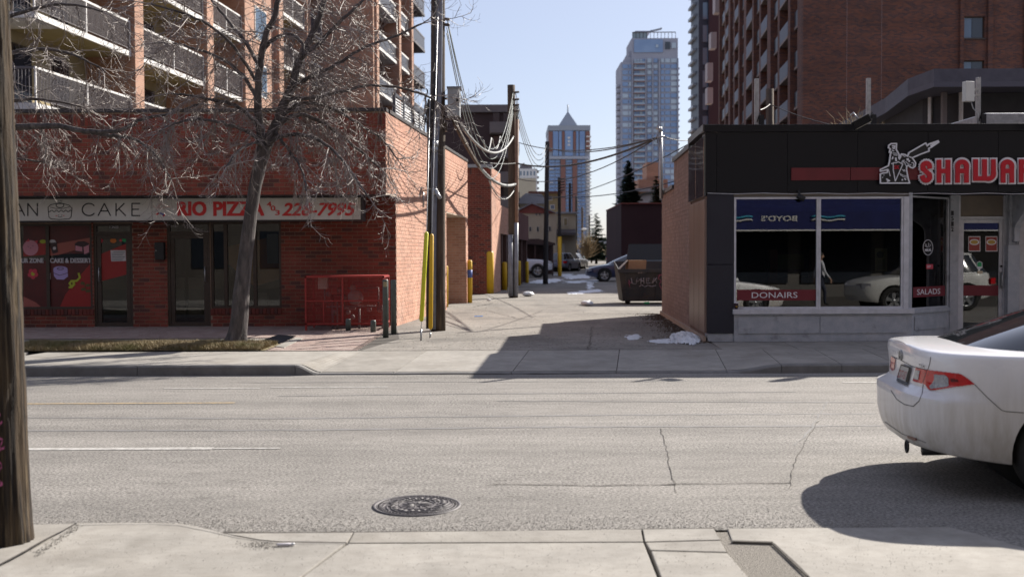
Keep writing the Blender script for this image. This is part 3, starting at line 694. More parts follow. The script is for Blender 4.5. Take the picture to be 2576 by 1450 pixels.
for L, x0, x1 in (([[(0, 0), (.5, 1), (1, 0)], [(.2, .38), (.8, .38)]], 32, 62), ([[(0, 0), (0, 1), (1, 0), (1, 1)]], 70, 94), ([arcC], 207, 241), ([[(0, 0), (.5, 1), (1, 0)], [(.2, .38), (.8, .38)]], 247, 278),
                  ([[(0, 0), (0, 1)], [(.85, 1), (0, .35)], [(.3, .55), (1, 0)]], 292, 316), ([[(1, 1), (0, 1), (0, 0), (1, 0)], [(0, .52), (.85, .52)]], 332, 352)):
    b = MB(); letter_strokes(b, L, x0, x1, 511.5, 542, 3.0); b.build('letter', m_bk, sign)
b = MB()
w = 1.7
stroke(b, [(121.5, 531), (121, 521), (127, 515), (140, 512), (160, 512), (174, 516), (181, 523), (180.5, 531)], ys, w)
stroke(b, [(121.5, 531), (123, 545), (128, 550), (150, 552), (174, 550), (179, 545), (180.5, 531)], ys, w)
stroke(b, [(121.5+i*59/24, 530.5+2.2*math.sin(i*math.pi/2.4)) for i in range(25)], ys, w); stroke(b, [(127, 521), (140, 524), (160, 524), (175, 520)], ys, w*.8)
stroke(b, circ(151, 516, 10, 14, 6), ys, w, closed=True)
for q in (((148, 507), (147.5, 504)), ((151.5, 506.5), (151.5, 503)), ((155, 507), (156, 504)), ((147, 541), (148, 540)), ((155, 541), (156, 540)), ((146, 544), (151, 546), (157, 544))): stroke(b, q, ys, 1.2)
b.build('cake_drawing', m_bk, sign)
b = MB()
for q in (((140, 542.5), (144, 542.5)), ((159, 542), (162, 542))): stroke(b, q, ys, 1.5)
b.build('cake_blush', m_red, sign)
def plett(par, txt, x0, x1, y0, y1, Y, m, bold=0.0, shear=0, th=0.003, flip=False, name='letter'):
    o = P(x0, y1, Y); letters(par, name, txt, o, (1, 0, 0), (0, 0, 1), X(x1, Y, y1)-o.x, Z(y0, Y, x0)-o.z, m, bold, shear, flip, th)
plett(sign, 'RIO', 446.5, 520, 506.5, 543, ys, m_red, .055); plett(sign, 'PIZZA', 536.5, 665, 506.5, 543, ys, m_red, .055)
for t_, x_, y_ in (('4', 671, 507), ('0', 681, 517), ('3', 692, 528)): plett(sign, t_, x_, x_+12, y_, y_+13, ys, m_red, .03, name='numeral')
plett(sign, '228-7995', 709, 897, 510, 543, ys, m_red, 0.04, shear=.05, name='numeral')
b = MB(); stroke(b, circ(406, 519, 6, 12, 5), ys, 1, closed=True); stroke(b, [(401, 514), (406, 507), (412, 513)], ys, 1); stroke(b, [(386, 518), (395, 524), (400, 516)], ys, 1.4); stroke(b, [(412, 522), (420, 519), (428, 520)], ys, 1.4); b.build('cook_drawing', plain('faded pink print', (0.5, 0.24, 0.2)), sign)
b = MB(); stroke(b, [(393, 539), (400, 536)], ys, 4); stroke(b, [(411, 543), (414, 540)], ys, 4); b.build('cook_shoes', m_red, sign)
b = MB(); stroke(b, [(399, 536), (406, 537)], ys, 4); stroke(b, [(409, 538), (412, 541)], ys, 4); b.build('cook_trousers', plain('navy print', (0.03, 0.05, 0.25)), sign)
# wall lamp and cable on the alley face
wp = Vector((AX(25.4), 25.4, Z(478, 25.4)))
lamp = thing('wall_lamp', 'small dark flood lamp bracketed high on the sunlit alley wall of the brick shop', 'wall lamp', wp)
b = MB(); b.tube([wp, wp+NA*.12, wp+NA*.16+Vector((0, 0, .12))], .015, 6); b.obox(wp+NA*.1+Vector((0, -.1, .1)), NA*.22+Vector((0, 0, .05)), (0, .18, 0), Vector((0, 0, .09))); b.build('lamp_head', m_bk, lamp)
b = MB(); b.tube([wp+NA*.02+Vector((0, 0, -.02)), wp+NA*.02+Vector((0, 0, -.4))], .02, 6); b.build('junction', m_ss, lamp)
# rooftop louvre screen
scr = thing('roof_screen', 'white louvred rooftop screen panels between dark posts behind the brick parapet', 'roof screen', (AX(22.5)-.5, 22.5, ztop))
m_louv = mat('white louvre', (0.72, 0.74, 0.76), 0.5); m_post = mat('dark blue post', (0.025, 0.03, 0.05), 0.5)
def scp(Y, z): return Vector((AX(Y)-0.45, Y, z))
for i, (pa, pb) in enumerate(((991, 1012.5), (1014, 1033), (1039, 1052), (1053, 1065))):
    ya, yb_ = [( (-4.59-.45)/(((q-1288)/FP) - .0973)) for q in (pa, pb)]
    b = MB(); b.obox(scp(ya, ztop), UA*.06, NA*.06, Vector((0, 0, .82))); b.obox(scp(yb_, ztop), UA*.06, NA*.06, Vector((0, 0, .82))); b.obox(scp(ya, ztop+.76), UA*(yb_-ya), NA*.05, Vector((0, 0, .06))); b.build('post', m_post, scr)
    for k in range(11):
        b = MB(); b.obox(scp(ya+.1, ztop+.08+k*.062), UA*(yb_-ya-.14), NA*.05+Vector((0, 0, -.03)), Vector((0, 0, .03))); b.build('slat', m_louv, scr)
# ---------------------------------------------------------------- second and third buildings of the row
sb_ = thing('brick_annex', 'narrow brick building end beyond the first brick shop, yellow post at its corner', 'brick building', (-1.0, 40.5, ZS))
za = Z(421, 40.5, 1240); xb0, xb1 = X(1176, 40.5), X(1237, 40.5)-.0
w2 = MB(); w2.box((xb0-2.5, 40.52, ZS), (xb1-.02, 43.6, za)); wm = w2.build('wall', m_mort, sb_)
pieces(wm, 'brick', bricks((xb0-2.5, 40.52, ZS), (1, 0, 0), xb1-xb0+2.5, za-ZS, (0, -1, 0), soldier_top=True), m_brick_shade)
w2 = MB(); w2.obox((xb1-.02, 40.5, ZS), UA*3.1, NA*.02, Vector((0, 0, za-ZS))); wm2 = w2.build('side_wall', m_mort2, sb_)
pieces(wm2, 'brick', bricks((xb1, 40.5, ZS), UA, 3.1, za-ZS, NA, soldier_top=True), m_brick_sun)
b = MB(); b.box((xb0-2.5, 40.45, za), (xb1+.03, 43.6, za+.12)); b.build('coping', mat('pale metal coping', (0.35, 0.36, 0.38), 0.4), sb_)
gar = thing('garage_row', 'low alley garage with dark bays behind yellow posts and brown far end', 'garage', (AX(44), 44, ZS))
zb = 3.62; zo = Z(587, 44, 1265)
def AL(px): return -4.71/(((px-1288)/FP) - .0973)
def alp(Y, off=0): return Vector((-4.71+.0973*Y, Y, 0)) + NA*off
y0_, y1_, y2_, y3_ = 43.6, 49.2, 50.5, 57.5
b = MB(); b.obox(alp(y0_, -.02)+Vector((0, 0, zo)), UA*(y1_-y0_), -NA*4, Vector((0, 0, zb-zo))); b.obox(alp(y0_, -3)+Vector((0, 0, ZS)), UA*(y3_-y0_), -NA*.2, Vector((0, 0, zo-ZS))); b.build('lintel', m_mort2, gar)
pieces(gar, 'brick', bricks(alp(y0_)+Vector((0, 0, zo)), UA, y1_-y0_, zb-zo, NA, soldier_top=True), m_brick_sun)
m_brown = mat('brown cladding', (0.11, 0.045, 0.04), 0.8, (0.14, 0.06, 0.05), 3)
b = MB(); b.obox(alp(y1_+.01, .02)+Vector((0, 0, 2.35)), UA*(y3_-y1_), -NA*4, Vector((0, 0, zb-2.32))); b.build('fascia', m_brown, gar)
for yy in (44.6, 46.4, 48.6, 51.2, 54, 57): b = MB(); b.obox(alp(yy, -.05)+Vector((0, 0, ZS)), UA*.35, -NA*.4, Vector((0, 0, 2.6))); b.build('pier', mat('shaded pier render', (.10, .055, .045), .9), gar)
for yy in (51.6, 54.4): b = MB(); b.obox(alp(yy, -.4)+Vector((0, 0, ZS)), UA*2.35, -NA*.08, Vector((0, 0, 2.3))); b.build('garage_door', mat('dark blue door', (0.05, 0.07, 0.09), 0.5, (0.07, 0.09, 0.12), 3), gar)
# yellow posts
m_ypost = mat('yellow sleeve', (0.72, 0.44, 0.01), 0.5, (0.62, 0.38, 0.02), 5); m_yg = mat('lime yellow sleeve', (0.62, 0.62, 0.02), 0.45)
def bollard(p, h, r, label, m=m_ypost, cat='bollard', group='yellow guard posts along the left side of the alley'):
    t = thing('guard_post', label, cat, p, group); b = MB(); b.lathe([(r, -.05), (r, h-r*.5), (r*.7, h-r*.15), (0.001, h)], p, 14); b.build('sleeve', m, t); return t
for px, pt, pb_, r, lab in ((1172, 653, 754, .075, 'yellow post with blue sticker at the far corner of the brick shop bay'), (1232.5, 630, 738, .15, 'thick bright yellow post guarding the corner of the tall brick end wall'),
                        (1123.5, 667, 772, .05, 'thin yellow post just behind the big utility pole'), (1267, 658, 722, .11, 'yellow post in front of the first dark garage bay'), (1303.5, 655, 708, .09, 'yellow post right behind the second utility pole'),
                        (1324, 657, 703, .09, 'farthest yellow post, at the end of the brown garage fascia')):
    p = G(px, pb_, ZS)
    if px == 1172: p = Vector((AX(32.8)+.10, 32.8, ZS))
    if px in (1267, 1303.5, 1324): yy = AL(px)-.2; p = Vector((-4.71+.0973*yy+.06, yy, ZS))
    bollard(p, Z(pt, p.y)-ZS, r, lab)
b = MB(); p = Vector((AX(32.8)+.10, 32.8, ZS)); b.lathe([(.078, .78), (.078, 1.02)], p, 14); b.build('sticker', plain('blue sticker', (0.10, 0.16, 0.45)), bpy.data.objects['guard_post'])
# ---------------------------------------------------------------- gas meter cage, bollards
m_cage = mat('red cage paint', (0.36, 0.035, 0.03), 0.5, (0.28, 0.03, 0.028), 6)
m_gpost = mat('green grey steel', (0.075, 0.095, 0.09), 0.5, (0.10, 0.12, 0.11), 8, bump=.1)
gb = G(770, 831, ZS); yc = gb.y - .1; cx0, cx1 = X(768, yc), X(964, yc); zc0, zc1 = Z(812, yc), Z(694, yc); dp = 0.85
cage = thing('meter_cage', 'red steel mesh cage round gas meters standing on short legs against the brick shop', 'gas meter cage', (cx0, yc, ZS))
b = MB()
def bar(b, p, q, w=.035):
    p, q = Vector(p), Vector(q); a, c = Vector([min(s, t) for s, t in zip(p, q)]) - Vector((w/2,)*3), Vector([max(s, t) for s, t in zip(p, q)]) + Vector((w/2,)*3); b.box(a, c)
for y in (yc, yc+dp):
    for z in (zc0, zc1): bar(b, (cx0, y, z), (cx1, y, z))
    for x in (cx0, (cx0+cx1)/2-.04, cx1): bar(b, (x, y+.001, ZS if x != (cx0+cx1)/2-.04 else zc0), (x, y+.001, zc1))
zm = zc0+.49*(zc1-zc0)
for x in (cx0, cx1):
    for z in (zc0, zc1, zm): bar(b, (x+.001, yc, z), (x+.001, yc+dp, z))
bar(b, (cx0, yc+.002, zm), (cx1, yc+.002, zm), .03); bar(b, (cx0+.35, yc+.003, zc0), (cx0+.35, yc+.003, zm), .025)
b.box((cx0, yc, zc1+.01), (cx1, yc+dp, zc1+.025)); b.build('frame', m_cage, cage)
b = MB(); s_ = .028; wv = .0055
n = int((cx1-cx0)/s_)
for i in range(n): x = cx0+(i+.5)*s_; b.box((x, yc+.01, zc0), (x+wv, yc+.013, zc1)); b.box((x, yc+dp-.01, zc0), (x+wv, yc+dp-.007, zc1))
for i in range(int((zc1-zc0)/s_)): z = zc0+(i+.5)*s_; b.box((cx0, yc+.0135, z), (cx1, yc+.016, z+wv)); b.box((cx0+.01, yc, z), (cx0+.012, yc+dp, z+.008)); b.box((cx1-.01, yc, z), (cx1-.008, yc+dp, z+.012))
b.build('mesh', m_cage, cage, kind='stuff')
gm = thing('gas_meter', 'cluster of grey gas pipes, regulators and a round meter inside the red cage', 'gas meter', ((cx0+cx1)/2, yc+.4, ZS))
m_gray = mat('meter grey', (0.33, 0.34, 0.34), 0.5, (0.25, 0.25, 0.26), 9); m_pipe = mat('pipe grey', (0.20, 0.18, 0.18), 0.5, (0.14, 0.12, 0.12), 9)
L_ = cx1-cx0; ym = yc+.4
def cp(u, v): return Vector((cx0+L_*u, ym, zc0+(zc1-zc0)*v))
b = MB(); b.lathe([(.001, -.1), (.14, -.09), (.155, 0), (.14, .09), (.001, .1)], cp(.6, .55), 20, axis='Y'); b.ball(cp(.57, .75), .07); b.build('round_meter', m_gray, gm)
b = MB(); c0 = cp(.18, .86); b.box(c0-Vector((.09, .08, .12)), c0+Vector((.09, .08, .12))); b.build('dial_box', mat('dial white', (0.55, 0.55, 0.52), .5), gm)
b = MB()
for q in (((.3, -.4), (.3, .6), (.45, .6), (.45, .3), (.6, .3)), ((.22, .35), (.95, .35), (.95, -.4)), ((.5, .75), (.9, .75), (.9, .35)), ((.36, -.4), (.36, .45), (.2, .45), (.2, .8)), ((.65, .3), (.65, -.4)), ((.42, .8), (.42, .1))):
    b.tube([cp(*p) for p in q], .022, 8)
for u, v, r in ((.25, .62, .06), (.4, .7, .07), (.46, .55, .05), (.33, .22, .06), (.5, .22, .05), (.78, .28, .05), (.92, .28, .06), (.56, .12, .05)): b.ball(cp(u, v), r, n=6)
b.build('pipework', m_pipe, gm)
for px, pt, pb_, lab in ((970.5, 701, 849, 'grey steel post with worn sticker at the right end of the red meter cage'), (990.5, 702, 840, 'grey green steel post against the corner of the brick wall'),
                        (876, 800, 832, 'short grey steel post behind the middle of the red meter cage'), (939, 800, 836, 'short grey steel post behind the right half of the red meter cage')):
    p = G(px, pb_, ZS); h = Z(pt, p.y)-ZS
    if h < .6: h = .24
    t = thing('steel_post', lab, 'bollard', p, 'grey steel posts round the gas meters'); b = MB(); b.lathe([(.052, 0), (.052, h-.02), (.04, h), (.001, h+.004)], p, 16); b.build('tube', m_gpost, t)
    if px == 970.5: b = MB(); b.prism([p+Vector((x, -.056, z)) for x, z in ((-.03, h-.13), (.03, h-.13), (.03, h-.04), (-.03, h-.04))], (0, .01, 0)); b.build('sticker', mat('faded sticker', (0.35, 0.30, 0.18)), t)
# tree grate and its concrete border
gq = [G(*q, ZS) for q in ((628, 868), (690, 872), (745, 846), (700, 843))]
gt = thing('tree_grate', 'dark metal grate lying in the paving right of the tree foot', 'tree grate', gq[0]); b = MB()
for i in range(26):
    t = (i+.5)/26; a = gq[0].lerp(gq[3], t); c = gq[1].lerp(gq[2], t); a.z = c.z = ZS+.012; b.tube([a, c], .008, 4, smooth=False)
b.prism([q+Vector((0, 0, .006)) for q in gq], (0, 0, -.002)); b.build('grating', mat('dark iron', (0.05, 0.05, 0.055), .5, metal=.6), gt)
bq = [G(*q, ZS) for q in ((692, 873), (715, 876), (762, 853), (746, 850))]; slab(far, bq, C[0], ZS+.02, .03, 'edging_stone')
# ================================================================ right-hand restaurant building
YK = 17.9
m_fas = mat('black glossy panel', (0.006, 0.006, 0.009), 0.32, spec=.3)
m_cold = mat('dark slate panel', (0.018, 0.018, 0.030), 0.5, (0.026, 0.026, 0.038), 3, rvar=.1, spec=.35)
m_alu = mat('white aluminium', (0.62, 0.62, 0.66), 0.45, (0.52, 0.52, 0.55), 8)
m_plas = mat('chalky grey plaster', (0.36, 0.38, 0.42), 0.85, (0.45, 0.46, 0.49), 7, bump=.25, bscale=50, col3=(0.22, 0.22, 0.24), scale3=4.0, lo3=.58, hi3=.75)
m_brp = mat('brown metal panel', (0.12, 0.075, 0.06), 0.4, (0.17, 0.11, 0.09), 2, stretch=(1, 1, .2))
m_pk = [mat('painted brick %s' % k, c, 0.85, tuple(v*1.15 for v in c), 3, stretch=(1, 1, .25), bump=.2, bscale=60, col3=(0.42, 0.35, 0.33), scale3=1.4, lo3=.60, hi3=.75) for k, c in zip('abc', ((0.225, 0.155, 0.135), (0.205, 0.142, 0.123), (0.245, 0.17, 0.15)))]
m_pkm = mat('painted mortar', (0.19, 0.135, 0.12), 0.9, (0.22, 0.155, 0.135), 6)
m_gl2 = glassmat('restaurant glass', (0.5, 0.52, 0.53), 1.75)
m_maroon = plain('maroon vinyl', (0.16, 0.012, 0.022)); m_wht = plain('white letter vinyl', (0.75, 0.74, 0.78), .5)
rest = thing('restaurant', 'single storey restaurant with black fascia, big white framed windows and grey plaster base', 'restaurant', (X(1775, YK, 860), YK, ZS))
xk = X(1774, YK, 600); xe = 12.5
zf0, zf1 = Z(485.5, YK, 1800), Z(314, YK, 1780)
b = MB(); b.box((xk, YK+.02, zf0), (xe, YK+.3, zf1-.14)); b.build('fascia_backing', m_fas, rest)
cuts = [xk] + [X(q, YK, 400) for q in (1803, 1981, 2157.5, 2334.5, 2511.5, 2688)] + [xe]
for a, c in zip(cuts[:-1], cuts[1:]):
    b = MB(); b.box((a+.003, YK, zf0), (c-.003, YK+.018, zf1-.125)); b.build('fascia_panel', m_fas, rest, bevel=.002)
for a, c in ((xk-.02, cuts[3]), (cuts[3]+.004, xe)):
    b = MB(); b.box((a, YK-.025, zf1-.12), (c, YK+.35, zf1)); b.build('fascia_cap', m_fas, rest, bevel=.004)
# corner pier
zq = Z(665, YK, 1800)
for z0, z1 in ((Z(838, YK, 1800), zq-.004), (zq+.004, zf0-.004)):
    b = MB(); b.box((xk+.03, YK+.01, z0), (X(1846, YK, 700), YK+.3, z1)); b.build('pier_panel', m_cold, rest, bevel=.003)
# base wall, raised panels
xb = X(1846, YK, 820); xw2 = X(2295, YK, 820); YR = 18.75
b = MB(); b.box((xk+.05, YK+.03, ZS), (xb, YK+.3, Z(838, YK, 1800)-.003)); b.build('plinth', m_plas, rest)
zsill = Z(789, YK, 2000)
b = MB(); b.box((xb+.003, YK, ZS), (xw2, YK+.25, zsill)); b.box((xb+.003, YK-.012, ZS+.001), (xw2, YK-.001, ZS+.08)); b.build('base_wall', m_plas, rest)
for a, c in ((1857, 2062), (2064, 2280)):
    b = MB(); b.box((X(a, YK), YK-.014, Z(838, YK, 2000)), (X(c, YK), YK-.001, Z(795, YK, 2000))); b.build('raised_panel', m_plas, rest, bevel=.004)
b = MB(); b.box((xb-.02, YK-.05, zsill), (xw2+.02, YK+.1, zsill+.085)); b.build('sill', m_alu, rest, bevel=.006)
zw0, zw1 = zsill+.085, Z(480, YK, 2000)+.0
b = MB(); b.box((xb, YK+.04, Z(495, YK, 2000)+.004), (xw2, YK+.25, zf0)); b.build('window_head', mat('beige head board', (0.17, 0.15, 0.125), .8), rest)
zw1 = Z(495, YK, 2000)
def kwin(par, x0, x1, z0, z1, Y, w=.035):
    f = frame(par, x0, x1, z0, z1, Y+.01, w, .07, m_alu, 'window'); pane(f, x0+w, x1-w, z0+w, z1-w, Y+.04, m_gl2); return f
xm = X(2060, YK, 640)
k1 = kwin(rest, xb+.004, xm-.001, zw0, zw1, YK); k2 = kwin(rest, xm+.001, X(2273, YK, 640), zw0, zw1, YK)
b = MB(); b.box((X(2273, YK, 640)+.002, YK, zw0), (X(2286.5, YK, 640), YK+.1, zw1)); b.build('window_post', m_alu, rest, bevel=.004)
b = MB(); b.box((X(2286.5, YK, 640)+.002, YK+.004, zw0), (X(2295, YK, 640), YK+.1, zf0)); b.build('corner_post', m_plas, rest)
# window bands and lettering
yk = YK+.036
def band(par, x0, x1, y0, y1, Y=None): return decal_poly(par, [(x0, y0), (x1, y0), (x1, y1), (x0, y1)], Y or yk, m_maroon, 'vinyl_band')
band(k1, 1854, 2054.5, 728, 755); b = MB(); ptext(b, 'DONAIRS', 1891, 2006, 734.5, 749, yk-.003, 0.0); b.build('lettering', m_wht, k1, kind='stuff')
# angled window into the door recess
pa = Vector((X(2295, YK, 640), YK+.02, 0)); pb2 = Vector((X(2389, YR-.05, 640), YR-.05, 0)); ua = (pb2-pa); LA = ua.length; ua.normalize(); na = Vector((ua.y, -ua.x, 0))
def ob(b, u0, u1, z0, z1, d0, d1, mi=0): b.obox(pa + ua*u0 - na*d0 + Vector((0, 0, z0)), ua*(u1-u0), -na*(d1-d0), Vector((0, 0, z1-z0)), mi)
b = MB(); ob(b, 0, LA, ZS, zsill, 0, .2); b.build('base_wall', m_plas, rest)
b = MB(); ob(b, .09, LA-.09, ZS+.17, zsill-.06, -.014, -.001); b.build('raised_panel', m_plas, rest, bevel=.004)
b = MB(); ob(b, 0, LA, zsill+.001, zsill+.06, -.03, .1); b.build('sill', m_plas, rest)
w3 = MB(); z0, z1 = zsill+.06, zf0-.05
for q in ((0, LA, z0, z0+.03), (0, LA, z1-.03, z1), (0, .03, z0+.03, z1-.03), (LA-.055, LA, z0+.03, z1-.03)): ob(w3, *q, .01, .08)
k3 = w3.build('window', m_plas, rest); b = MB(); ob(b, .03, LA-.055, z0+.03, z1-.03, .04, .048); b.build('pane', m_gl2, k3)
def onA(px, py, off=.034):                      # picture position projected on the angled window
    d = ray(px, py); o = pa + na*(-off); t = (o - EYE).dot(na) / d.dot(na); return EYE + d*t
def apoly(pts, m, name='decal', off=.036):
    b = MB(); b.prism([onA(x, y, off) for x, y in pts], na*.002); return b.build(name, m, k3)
apoly([(2297, 722), (2377, 718), (2377, 743), (2297, 748)], m_maroon, 'vinyl_band')
b = MB(); o = onA(2307, 741, .033); e = onA(2365, 738.5, .033); uu = e-o; hh = (onA(2307, 727, .033)-o).length; lettering(b, 'SALADS', o, uu, (0, 0, 1), uu.length, hh, 0, thick=.002); b.build('lettering', m_wht, k3, kind='stuff')
b = MB(); cpts = [onA(2334.5+12*math.cos(a), 622+19*math.sin(a), .033) for a in [i*math.pi/14 for i in range(28)]]; b.tube(cpts, .006, 4, closed=True)
o = onA(2326.5, 632, .033); e = onA(2342.5, 631.5, .033); lettering(b, 'HALAL', o, e-o, (0, 0, 1), (e-o).length, .05, .06, thick=.002)
for q in (((2329, 612), (2330, 619), (2333, 621), (2336, 619), (2336, 610)), ((2338, 621), (2341, 616), (2339, 614)), ((2327, 617), (2329, 620))): b.tube([onA(x, y, .033) for x, y in q], .006, 4)
b.build('halal_seal', m_wht, k3, kind='stuff')
apoly([(2330, 664), (2347, 664), (2347, 676), (2330, 676)], m_dpink, 'sticker'); b = MB(); o = onA(2332, 673, .033); e = onA(2341, 673, .033); lettering(b, 'SKIP', o, e-o, (0, 0, 1), (e-o).length, .04, thick=.002); b.build('lettering', m_wht, k3, kind='stuff')
# jamb, door, transom, recess soffit
xj = X(2389, YR-.05, 640); xd0, xd1 = X(2408, YR, 640), X(2532, YR, 640)
b = MB(); b.box((xj+.002, YR-.06, ZS), (xd0-.002, YR+.1, zf0)); b.build('jamb', m_plas, rest)
b = MB()
for i, ch in enumerate('1512'): ptext(b, ch, 2392.5, 2399, 530+i*13.5, 541.5+i*13.5, YR-.062, .04)
b.build('street_number', m_bk, rest, kind='stuff')
b = MB(); b.box((xb, YK+.26, zf0-.012), (xe, 22, zf0)); b.build('soffit', m_cold, rest)
f = MB(); zt = Z(551, YR, 2460); ztt = zf0-.013
f.box((xd0, YR, ZS), (xd0+.055, YR+.1, ztt)); f.box((xd1-.055, YR, ZS), (xd1, YR+.1, ztt)); f.box((xd0+.055, YR+.001, zt), (xd1-.055, YR+.099, zt+.05)); df = f.build('door_frame', m_alu, rest, bevel=.004)
b = MB(); b.box((xd0+.056, YR+.04, zt+.051), (xd1-.056, YR+.06, ztt-.001)); b.build('transom_panel', mat('beige transom', (0.21, 0.17, 0.13), .7, (0.17, 0.14, 0.11), 4), df)
door = frame(rest, xd0+.06, xd1-.06, ZS+.01, zt-.005, YR+.02, .062, .05, m_alu, 'door', .004)
gx0, gx1 = xd0+.122, xd1-.122; pane(door, gx0, gx1, ZS+.072, zt-.067, YR+.04, m_gl2)
yd2 = YR+.037
m_postr = plain('dark red print', (0.30, 0.04, 0.03), .5); m_plate = plain('cream print', (0.6, 0.52, 0.38), .5); m_food = plain('mustard print', (0.5, 0.33, 0.06), .5)
for x0 in (2436, 2479):
    decal_poly(door, [(x0, 594), (x0+30, 594), (x0+30, 632), (x0, 632)], yd2, m_wht, 'poster')
    decal_poly(door, [(x0+1.5, 596), (x0+28.5, 596), (x0+28.5, 630), (x0+1.5, 630)], yd2-.003, m_postr, 'poster_print')
    decal_poly(door, circ(x0+15, 608.5, 12.5, 18, 7.5), yd2-.006, m_wht, 'poster_print'); decal_poly(door, circ(x0+15, 608.5, 9.5, 14, 5), yd2-.009, m_food, 'poster_print')
decal_poly(door, [(2457, 660), (2464, 656), (2471, 660), (2471, 673), (2464, 678), (2457, 673)], yd2, m_wht, 'sticker'); decal_poly(door, [(2458.5, 661), (2464, 658), (2469.5, 661), (2469.5, 670), (2458.5, 670)], yd2-.003, m_gr, 'sticker')
decal_poly(door, [(2459, 681), (2472, 681), (2472, 688), (2459, 688)], yd2, m_plate, 'sticker')
decal_poly(door, [(2418, 717), (2512, 717), (2512, 743), (2418, 743)], yd2, m_maroon, 'vinyl_band')
b = MB(); hx = xd1-.09; b.tube([(hx, YR+.02, .98), (hx, YR-.05, .98), (hx, YR-.05, 1.24), (hx, YR+.02, 1.24)], .014, 8); b.box((hx-.02, YR+.0, .96), (hx+.02, YR+.019, 1.26)); b.build('handle', m_ss, door)
b = MB(); b.lathe([(.018, 0), (.018, .03), (.001, .031)], (hx, YR-.012, 1.36), 12, axis='Y'); b.build('lock', m_bk, door)
# pilaster with carved bracket, next door
xp0, xp1 = X(2536, YR-.15, 640), X(2566, YR-.15, 640)
b = MB(); b.box((xd1+.004, YR-.02, ZS), (xp0, YR+.1, zf0-.013)); b.box((xp0+.002, YR-.15, ZS), (xp1, YR+.1, Z(615, YR-.15, 2550))); b.box((xp0+.03, YR-.12, Z(615, YR-.15, 2550)+.002), (xp1-.02, YR+.1, zf0-.013)); b.build('pilaster', m_plas, rest, bevel=.006)
b = MB(); prof = []
for i in range(15):
    t = i/14; y_ = YK+.1 + (YR-.15-YK-.1)*(0 if t < .12 else smooth(.12, .75, t)*.9); prof.append((y_, zf0-.02-t*.80))
b.prism([(xp0+.08, YR-.122, zf0-.02)] + [(xp0+.08, y, z) for y, z in prof] + [(xp0+.08, YR-.122, zf0-.83)], (.10, 0, 0)); b.build('bracket', m_plas, rest, bevel=.005)
b = MB()
for i, ch in enumerate('512'): ptext(b, ch, 2558-i*2.5, 2566-i*2.5, 563+i*18, 577+i*18, YR-.152, 0)
b.build('carved_number', mat('pencil grey', (0.12, 0.12, 0.13), .9), rest, kind='stuff')
xn0 = X(2571, YR, 640)
nd = frame(rest, xn0, xn0+.95, ZS+.01, zt-.005, YR+.02, .062, .05, m_alu, 'door'); pane(nd, xn0+.062, xn0+.888, ZS+.072, zt-.067, YR+.04, m_gl2)
b = MB(); b.box((xn0-.06, YR, ZS), (xn0-.002, YR+.1, zf0-.013)); b.box((xn0+.0, YR, zt), (xn0+.95, YR+.1, zf0-.013)); b.build('door_frame', m_alu, rest)
b = MB(); b.box((xn0+.97, YK+.03, ZS), (xe, YK+.3, zf0)); b.build('wall', m_plas, rest)
# interior
b = MB(); yi = YK+5; b.box((xk+.35, yi, ZS), (xe-.3, yi+.1, zf0-.02)); b.box((xk+.35, YK+.5, ZS-.01), (xe-.3, yi, ZS+.003)); b.box((xk+.31, YK+.35, ZS), (xk+.35, yi, zf0-.02)); b.build('interior', mat('near black room', (0.018, 0.02, 0.022), .8, (0.035, 0.035, 0.035), 2), rest)
b = MB(); b.box((X(1945, YK+2), YK+2, ZS), (X(2055, YK+2), YK+2.5, ZS+1.05)); b.box((X(1950, YK+2.2), YK+2.4, Z(680, YK+2.2)), (X(2030, YK+2.2), YK+2.45, Z(655, YK+2.2)+.1), 1); b.build('counter', [plain('counter brown', (0.10, 0.05, 0.03)), plain('menu green', (0.10, 0.13, 0.02))], rest)
b = MB(); b.box(P(2201, 682, YK+.12), P(2232, 624, YK+.125)); pst = b.build('poster', plain('pale poster', (0.42, 0.40, 0.22)), rest)
b = MB(); b.prism([P(x, y, YK+.118) for x, y in circ(2214, 640, 9)], (0, -.002, 0)); [stroke(b, ((2208, 655+k*5), (2226, 654.5+k*5)), YK+.117, 2) for k in range(5)]; b.build('poster_print', plain('teal print', (0.07, 0.12, 0.10)), pst)
for px in (2048, 1945):
    b = MB(); b.box((X(px, YK+1.8)-.07, YK+1.75, ZS), (X(px, YK+1.8)+.07, YK+1.9, ZS+1.55)); b.build('timber_post', plain('orange timber', (0.22, 0.08, 0.04)), rest)
# alley side of the restaurant
us = Vector((0.05, 1, 0)).normalized(); ns = Vector((-1, 0.05, 0)).normalized(); o0 = Vector((xk, YK, 0)); lp = (20.1-YK)
b = MB(); b.obox(o0 - ns*.35 + Vector((0, 0, zf0)), us*.3, -ns*(-.33), Vector((0, 0, .001)))
w_ = MB(); Ls = 8.2
zlow, zmid = 3.02, 3.58; sp = 5.3
w_.obox(o0 + us*lp - ns*.02 + Vector((0, 0, ZS)), us*(sp-lp), -ns*.3, Vector((0, 0, zmid-ZS))); w_.obox(o0 + us*(sp+.001) - ns*.02 + Vector((0, 0, ZS)), us*(Ls-sp), -ns*.3, Vector((0, 0, zlow-ZS)))
w_.obox(o0 + us*.3 - ns*.03 + Vector((0, 0, ZS)), us*(lp-.301), -ns*.3, Vector((0, 0, zf1-ZS-.15)))
sw = w_.build('side_wall', m_pkm, rest)
it = bricks(o0 + us*lp + Vector((0, 0, ZS)) - ns*.02, us, sp-lp, zmid-ZS, ns, proud=.005, nm=3) + bricks(o0 + us*sp + Vector((0, 0, ZS)) - ns*.02, us, Ls-sp, zlow-ZS, ns, proud=.005, nm=3)
pieces(sw, 'brick', it, m_pk)
